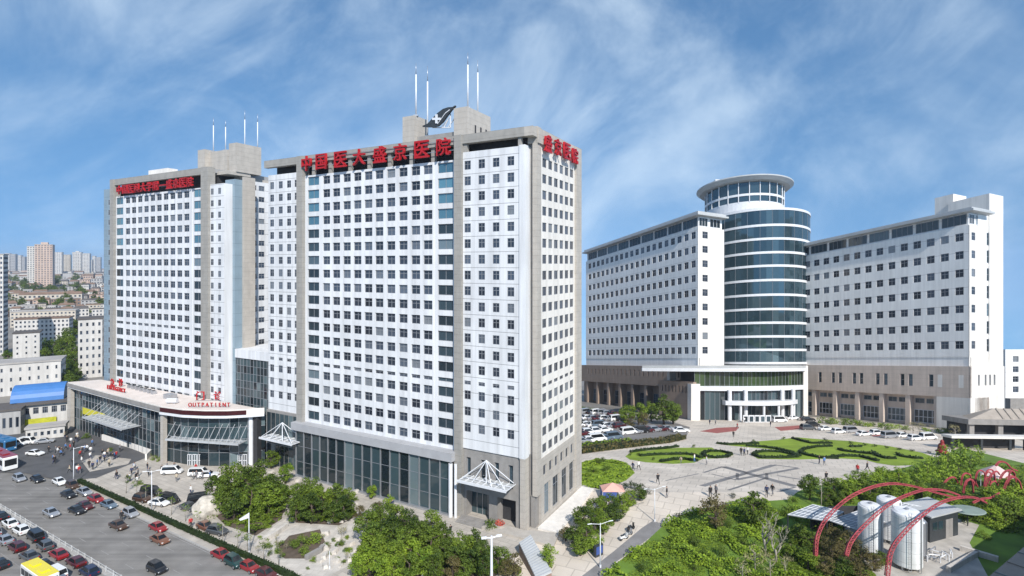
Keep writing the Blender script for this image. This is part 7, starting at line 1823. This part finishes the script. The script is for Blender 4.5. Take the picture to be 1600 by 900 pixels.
for p_ in (Pa[0], Pa[1], Pa[2], Pa[3], Pb[1], Pb[2], Pb[3]):
    q = MB(); q.tube([(p_.x, p_.y, .15), (p_.x, p_.y, p_.z - .1)], .12, DARKMET, 6); q.build('post', shd)
q = MB(); a, b = GFz(1262, 806, 3.6), GFz(1400, 795, 3.6); q.hexa([(Pa[3].x, Pa[3].y + .6, .15), (Pb[3].x, Pb[3].y + .6, .15), (Pb[3].x, Pb[3].y + .9, .15), (Pa[3].x, Pa[3].y + .9, .15), (Pa[3].x, Pa[3].y + .6, 4.2), (Pb[3].x, Pb[3].y + .6, 4.2), (Pb[3].x, Pb[3].y + .9, 4.2), (Pa[3].x, Pa[3].y + .9, 4.2)], VOID); q.build('back_wall', shd)
# black hut
hu = thing('hut', 'black metal hut with a pale flat roof beside the tanks', 'hut', GF(1470, 850)); p = GF(1453, 850); FHt = Fr(p.x, p.y, (.93, .36), (-.36, .93))
wH = FHt.s_of(1497); zH = FHt.z_of(808, 0); q = MB(); q.box(FHt, 0, wH, 0, 5, .15, zH, DARKMET); q.build('wall', hu)
q = MB(); q.box(FHt, -.4, wH + .3, -.5, 5.4, zH + .005, zH + .28, ROOFE); q.build('roof', hu)
q = MB(); q.box(FHt, wH * .55, wH * .8, -.05, -.003, .2, zH * .75, GREYSHD); q.build('door', hu)
for i in range(2): q = MB(); q.box(FHt, wH * .1 + i * wH * .2, wH * .25 + i * wH * .2, -.04, -.003, zH * .45, zH * .75, BAYG); q.build('window', hu)
q = MB(); a = Vector(GFz(1512, 797, 3.2))
q.lathe([(.05, .25), (5.2, .12), (5.6, 0), (.05, -.02)], 0, 0, mat('pale_green_canvas', (0.20, 0.25, 0.22), .7, .15), 30, F=lambda x, y, z: (a.x + x * .55, a.y + y * .4, a.z + z)); cv = q.build('shade_roof', loc=(a.x, a.y, 0))
tag(cv, 'pale green oval awning behind the black hut', 'awning')
q = MB(); q.tube([(a.x, a.y, 0), (a.x, a.y, a.z)], .1, DARKMET, 6); o = q.build('post', cv); o.parent = cv; o.location = (-cv.location.x, -cv.location.y, 0)
# plank bench
bn_ = thing('bench', 'long pale wooden bench under the bare trees beside the shed', 'bench', GF(1250, 872)); a, b = GF(1232, 862), GF(1280, 885); d = (b - a).normalized(); FBn = Fr(a.x, a.y, (d.x, d.y), (-d.y, d.x)); lb_ = (b - a).length
WOOD = mat('pale_wood', (0.40, 0.32, 0.20), .7, .2, 2)
q = MB(); q.box(FBn, 0, lb_, -.35, .35, .6, .7, WOOD); q.build('seat', bn_); q = MB(); q.box(FBn, 0, lb_, .36, .44, .75, 1.3, WOOD); q.build('backrest', bn_)
for x in (.3, lb_ / 2, lb_ - .3): q = MB(); q.box(FBn, x - .08, x + .08, -.3, .43, .2, .6, DARKMET); q.build('leg', bn_)
# red lattice arches
REDA = mat('faded_red_steel', (0.33, 0.05, 0.06), 0.65, 0.4, 1.2)
def arch(label, ctrl, wpx, group='red lattice arches', name='lattice_arch'):
    """ctrl: (px, py, depth Y) along the rib, from foot to tip"""
    P = [Vector(((x - 800) / FPX * Y, Y, CAM_H - (y - HOR) / FPX * Y)) for x, y, Y in ctrl]
    # smooth (Catmull-Rom)
    C = []
    for i in range(len(P) - 1):
        p0, p1, p2, p3 = P[max(0, i - 1)], P[i], P[i + 1], P[min(len(P) - 1, i + 2)]
        for k in range(6):
            t = k / 6; C.append(0.5 * ((2 * p1) + (p2 - p0) * t + (2 * p0 - 5 * p1 + 4 * p2 - p3) * t * t + (3 * p1 - p0 - 3 * p2 + p3) * t ** 3))
    C.append(P[-1]); root = thing(name, label, 'arch', (P[0].x, P[0].y, max(0, P[0].z)), group); hw = wpx * .36
    off = []
    for i, c in enumerate(C):
        tdir = (C[min(i + 1, len(C) - 1)] - C[max(i - 1, 0)]).normalized(); sd_ = tdir.cross(Vector((0, 0, 1))); sd_ = sd_.normalized() if sd_.length > .05 else Vector((1, 0, 0)); up_ = sd_.cross(tdir).normalized()
        k = 1.0 - .55 * i / len(C); off.append((c + sd_ * hw * k, c - sd_ * hw * k, c + up_ * hw * 1.3 * k))
    for j in range(3): q = MB(); q.tube([o_[j] for o_ in off], .075, REDA, 6); q.build('chord', root, smooth=True)
    q = MB()
    for i in range(len(off) - 1):
        a, b = off[i], off[i + 1]
        for (u, v) in ((a[0], b[1]), (a[1], b[2]), (a[2], b[0]), (a[0], a[1]), (a[1], a[2]), (a[2], a[0])): q.tube([u, v], .045, REDA, 4, False)
    q.build('lacing', root, fix=False); return root
arch('red lattice arch farthest left, springing beside the panel-roofed shed', [(1274, 868, 88), (1277, 838, 89), (1293, 808, 91), (1325, 779, 94), (1362, 762, 97), (1395, 756.5, 100), (1428, 761, 103), (1460, 770, 106), (1490, 777, 109)], .85)
arch('red lattice arch in the middle, passing between two white tanks', [(1322, 868, 86), (1330, 846, 87), (1352, 820, 89), (1385, 791, 92), (1415, 775, 95), (1445, 766, 98), (1475, 767, 101), (1500, 775, 104)], .85)
arch('red lattice arch nearest, its foot beside the largest white tank', [(1386, 900, 82), (1392, 862, 83), (1410, 835, 85), (1440, 806, 88), (1470, 786, 92), (1500, 778, 95), (1525, 779, 98), (1542, 787, 100)], .9)
GS = 'small red curled lattice pieces'
hooks = [('first from the tanks', [(1472, 768, 118), (1474, 758, 118), (1480, 750, 118), (1488, 746, 118), (1494, 749, 118), (1496, 755, 118)]), ('second from the tanks', [(1505, 770, 119), (1508, 758, 119), (1514, 750, 119), (1522, 752, 119), (1528, 762, 119)]),
         ('third from the tanks', [(1540, 775, 114), (1543, 755, 114), (1549, 742, 114), (1557, 737, 114), (1562, 742, 114)]), ('fourth from the tanks', [(1560, 760, 118), (1564, 746, 118), (1571, 737, 118), (1580, 736, 118), (1586, 745, 118), (1588, 757, 118)]),
         ('fifth from the tanks', [(1556, 728, 119), (1562, 722, 119), (1572, 724, 119), (1580, 732, 119), (1590, 736, 119)]), ('nearest the right edge', [(1568, 768, 112), (1574, 752, 112), (1583, 746, 112), (1592, 752, 112), (1596, 764, 112)]), ('low one lying behind the hut', [(1520, 786, 108), (1534, 780, 108), (1548, 778, 108), (1562, 770, 108)])]
r = random.Random(12)
for i in range(11):
    x = 1502 + (i % 6) * 18 + r.uniform(-4, 4); y = (748, 762)[i // 6] + r.uniform(-6, 6); Y_ = 117 - (i // 6) * 3; w_ = r.uniform(9, 16); h_ = r.uniform(10, 18); k_ = r.choice((1, -1))
    hooks.append(('thin one in the tangle at the right edge', [(x, y + 8, Y_), (x + k_ * w_ * .15, y - h_ * .5, Y_), (x + k_ * w_ * .5, y - h_ * .9, Y_), (x + k_ * w_, y - h_ * .7, Y_), (x + k_ * w_ * 1.1, y - h_ * .25, Y_)]))
for t, c in hooks:
    arch('small red curled lattice piece, ' + t, c, .4 if 'thin' in t else .55, GS, 'lattice_curl')
pk = thing('tent', 'pale pink tent among the small red curls at the right', 'tent', GF(1555, 765)); p = Vector(GFz(1556, 752, 1.0)); q = MB()
for i in range(6):
    a0_, a1_ = i * math.pi / 3, (i + 1) * math.pi / 3; q.face([p + Vector((3.4 * math.cos(a0_), 3 * math.sin(a0_), 1.6)), p + Vector((3.4 * math.cos(a1_), 3 * math.sin(a1_), 1.6)), p + Vector((0, 0, 3.8))], mat('pale_pink_canvas', (0.62, 0.46, 0.44), .8, .1) if i == 0 else MATS['pale_pink_canvas'])
q.build('tent_roof', pk)
for i in range(6): q = MB(); a0_ = i * math.pi / 3; q.tube([p + Vector((3.4 * math.cos(a0_), 3 * math.sin(a0_), -1)), p + Vector((3.4 * math.cos(a0_), 3 * math.sin(a0_), 1.6))], .06, STEEL, 5); q.build('tent_pole', pk)
# pipes and low walls in the tank yard
for (a, b, lab) in (((1482, 896), (1527, 870), 'low white yard wall near the bottom right'), ((1500, 862), (1560, 880), 'second low yard wall crossing towards the right edge')):
    A_, B_ = GF(*a), GF(*b); n = Vector((-(B_ - A_).y, (B_ - A_).x, 0)).normalized() * .3; q = MB(); q.hexa([A_ - n, B_ - n, B_ + n, A_ + n] + [w_ + Vector((0, 0, 1.1)) for w_ in (A_ - n, B_ - n, B_ + n, A_ + n)], WPAVE); tag(q.build('yard_wall', loc=A_), lab, 'wall')
pp_ = thing('pipework', 'knee-high white and grey pipes on the yard beside the narrow grey tank', 'pipes', GF(1470, 866)); r = random.Random(6)
for i in range(9):
    a = GF(1448 + i * 5, 872 + r.uniform(-6, 10)); q = MB(); z = r.uniform(.5, 1.3); e = a + Vector((r.uniform(-2, 2), r.uniform(-1, 2), 0)); q.tube([a + Vector((0, 0, .2)), a + Vector((0, 0, z)), e + Vector((0, 0, z)), e + Vector((0, 0, .2))], .09, r.choice((STEEL, STEELG)), 6); q.build('pipe', pp_)
# dark edge of the roof below the photographer, and the dark-roofed wing it belongs to
rfb = thing('roof_edge', 'dark glazed roof edge crossing the bottom right corner', 'roof', (48, 52, 20))
def GZ(px, py, z): return Vector(GFz(px, py, z))
zr_ = 9.0
A_, B_ = GZ(1549, 903, zr_), GZ(1610, 851, zr_); d = (B_ - A_).normalized(); A2 = A_ - d * 30; B2_ = B_ + d * 60; nrm_ = Vector((d.y, -d.x, 0))
q = MB(); q.hexa([(*A2.xy, 0), (*B2_.xy, 0), (*(B2_ + nrm_ * 14).xy, 0), (*(A2 + nrm_ * 14).xy, 0), (*A2.xy, zr_ - .5), (*B2_.xy, zr_ - .5), (*(B2_ + nrm_ * 14).xy, zr_ - .5), (*(A2 + nrm_ * 14).xy, zr_ - .5)], GREYSHD); q.build('wall', rfb)
q = MB(); A3, B3 = A2 - nrm_ * .3, B2_ - nrm_ * .3; q.hexa([(*A3.xy, zr_ - .49), (*B3.xy, zr_ - .49), (*(B2_ + nrm_ * 14).xy, zr_ - .49), (*(A2 + nrm_ * 14).xy, zr_ - .49), (*A3.xy, zr_), (*B3.xy, zr_), (*(B2_ + nrm_ * 14).xy, zr_), (*(A2 + nrm_ * 14).xy, zr_)], DARKMET); q.build('roof_sheet', rfb)
q = MB()
for i in range(24):
    a = A3 + (B3 - A3) * i / 23; q.tube([(a.x, a.y, zr_ + .05), (a.x + nrm_.x * 14, a.y + nrm_.y * 14, zr_ + .05)], .06, TEAL if i % 2 else DARKMET, 4)
q.build('roof_ribs', rfb)

# ------------------------------------------------------------------ air
hz = MB(); hz.box(WORLD, -9000, 3400, -330, 6600, -227, 138, MATS['white_render']); hz_o = hz.build('haze')
hm_ = bpy.data.materials.new('haze_air'); hm_.use_nodes = True; n_ = hm_.node_tree.nodes; n_.clear(); om = n_.new('ShaderNodeOutputMaterial'); pv = n_.new('ShaderNodeVolumePrincipled')
pv.inputs['Color'].default_value = (0.80, 0.88, 1.0, 1); pv.inputs['Density'].default_value = 0.00010; pv.inputs['Anisotropy'].default_value = 0.2
hm_.node_tree.links.new(pv.outputs[0], om.inputs['Volume']); hz_o.data.materials.clear(); hz_o.data.materials.append(hm_); hz_o['kind'] = 'stuff'
for kx in PROTO.values(): drop(kx)
for o in bpy.data.objects:
    for k in ('world_built', 'origin'):
        if k in o: del o[k]
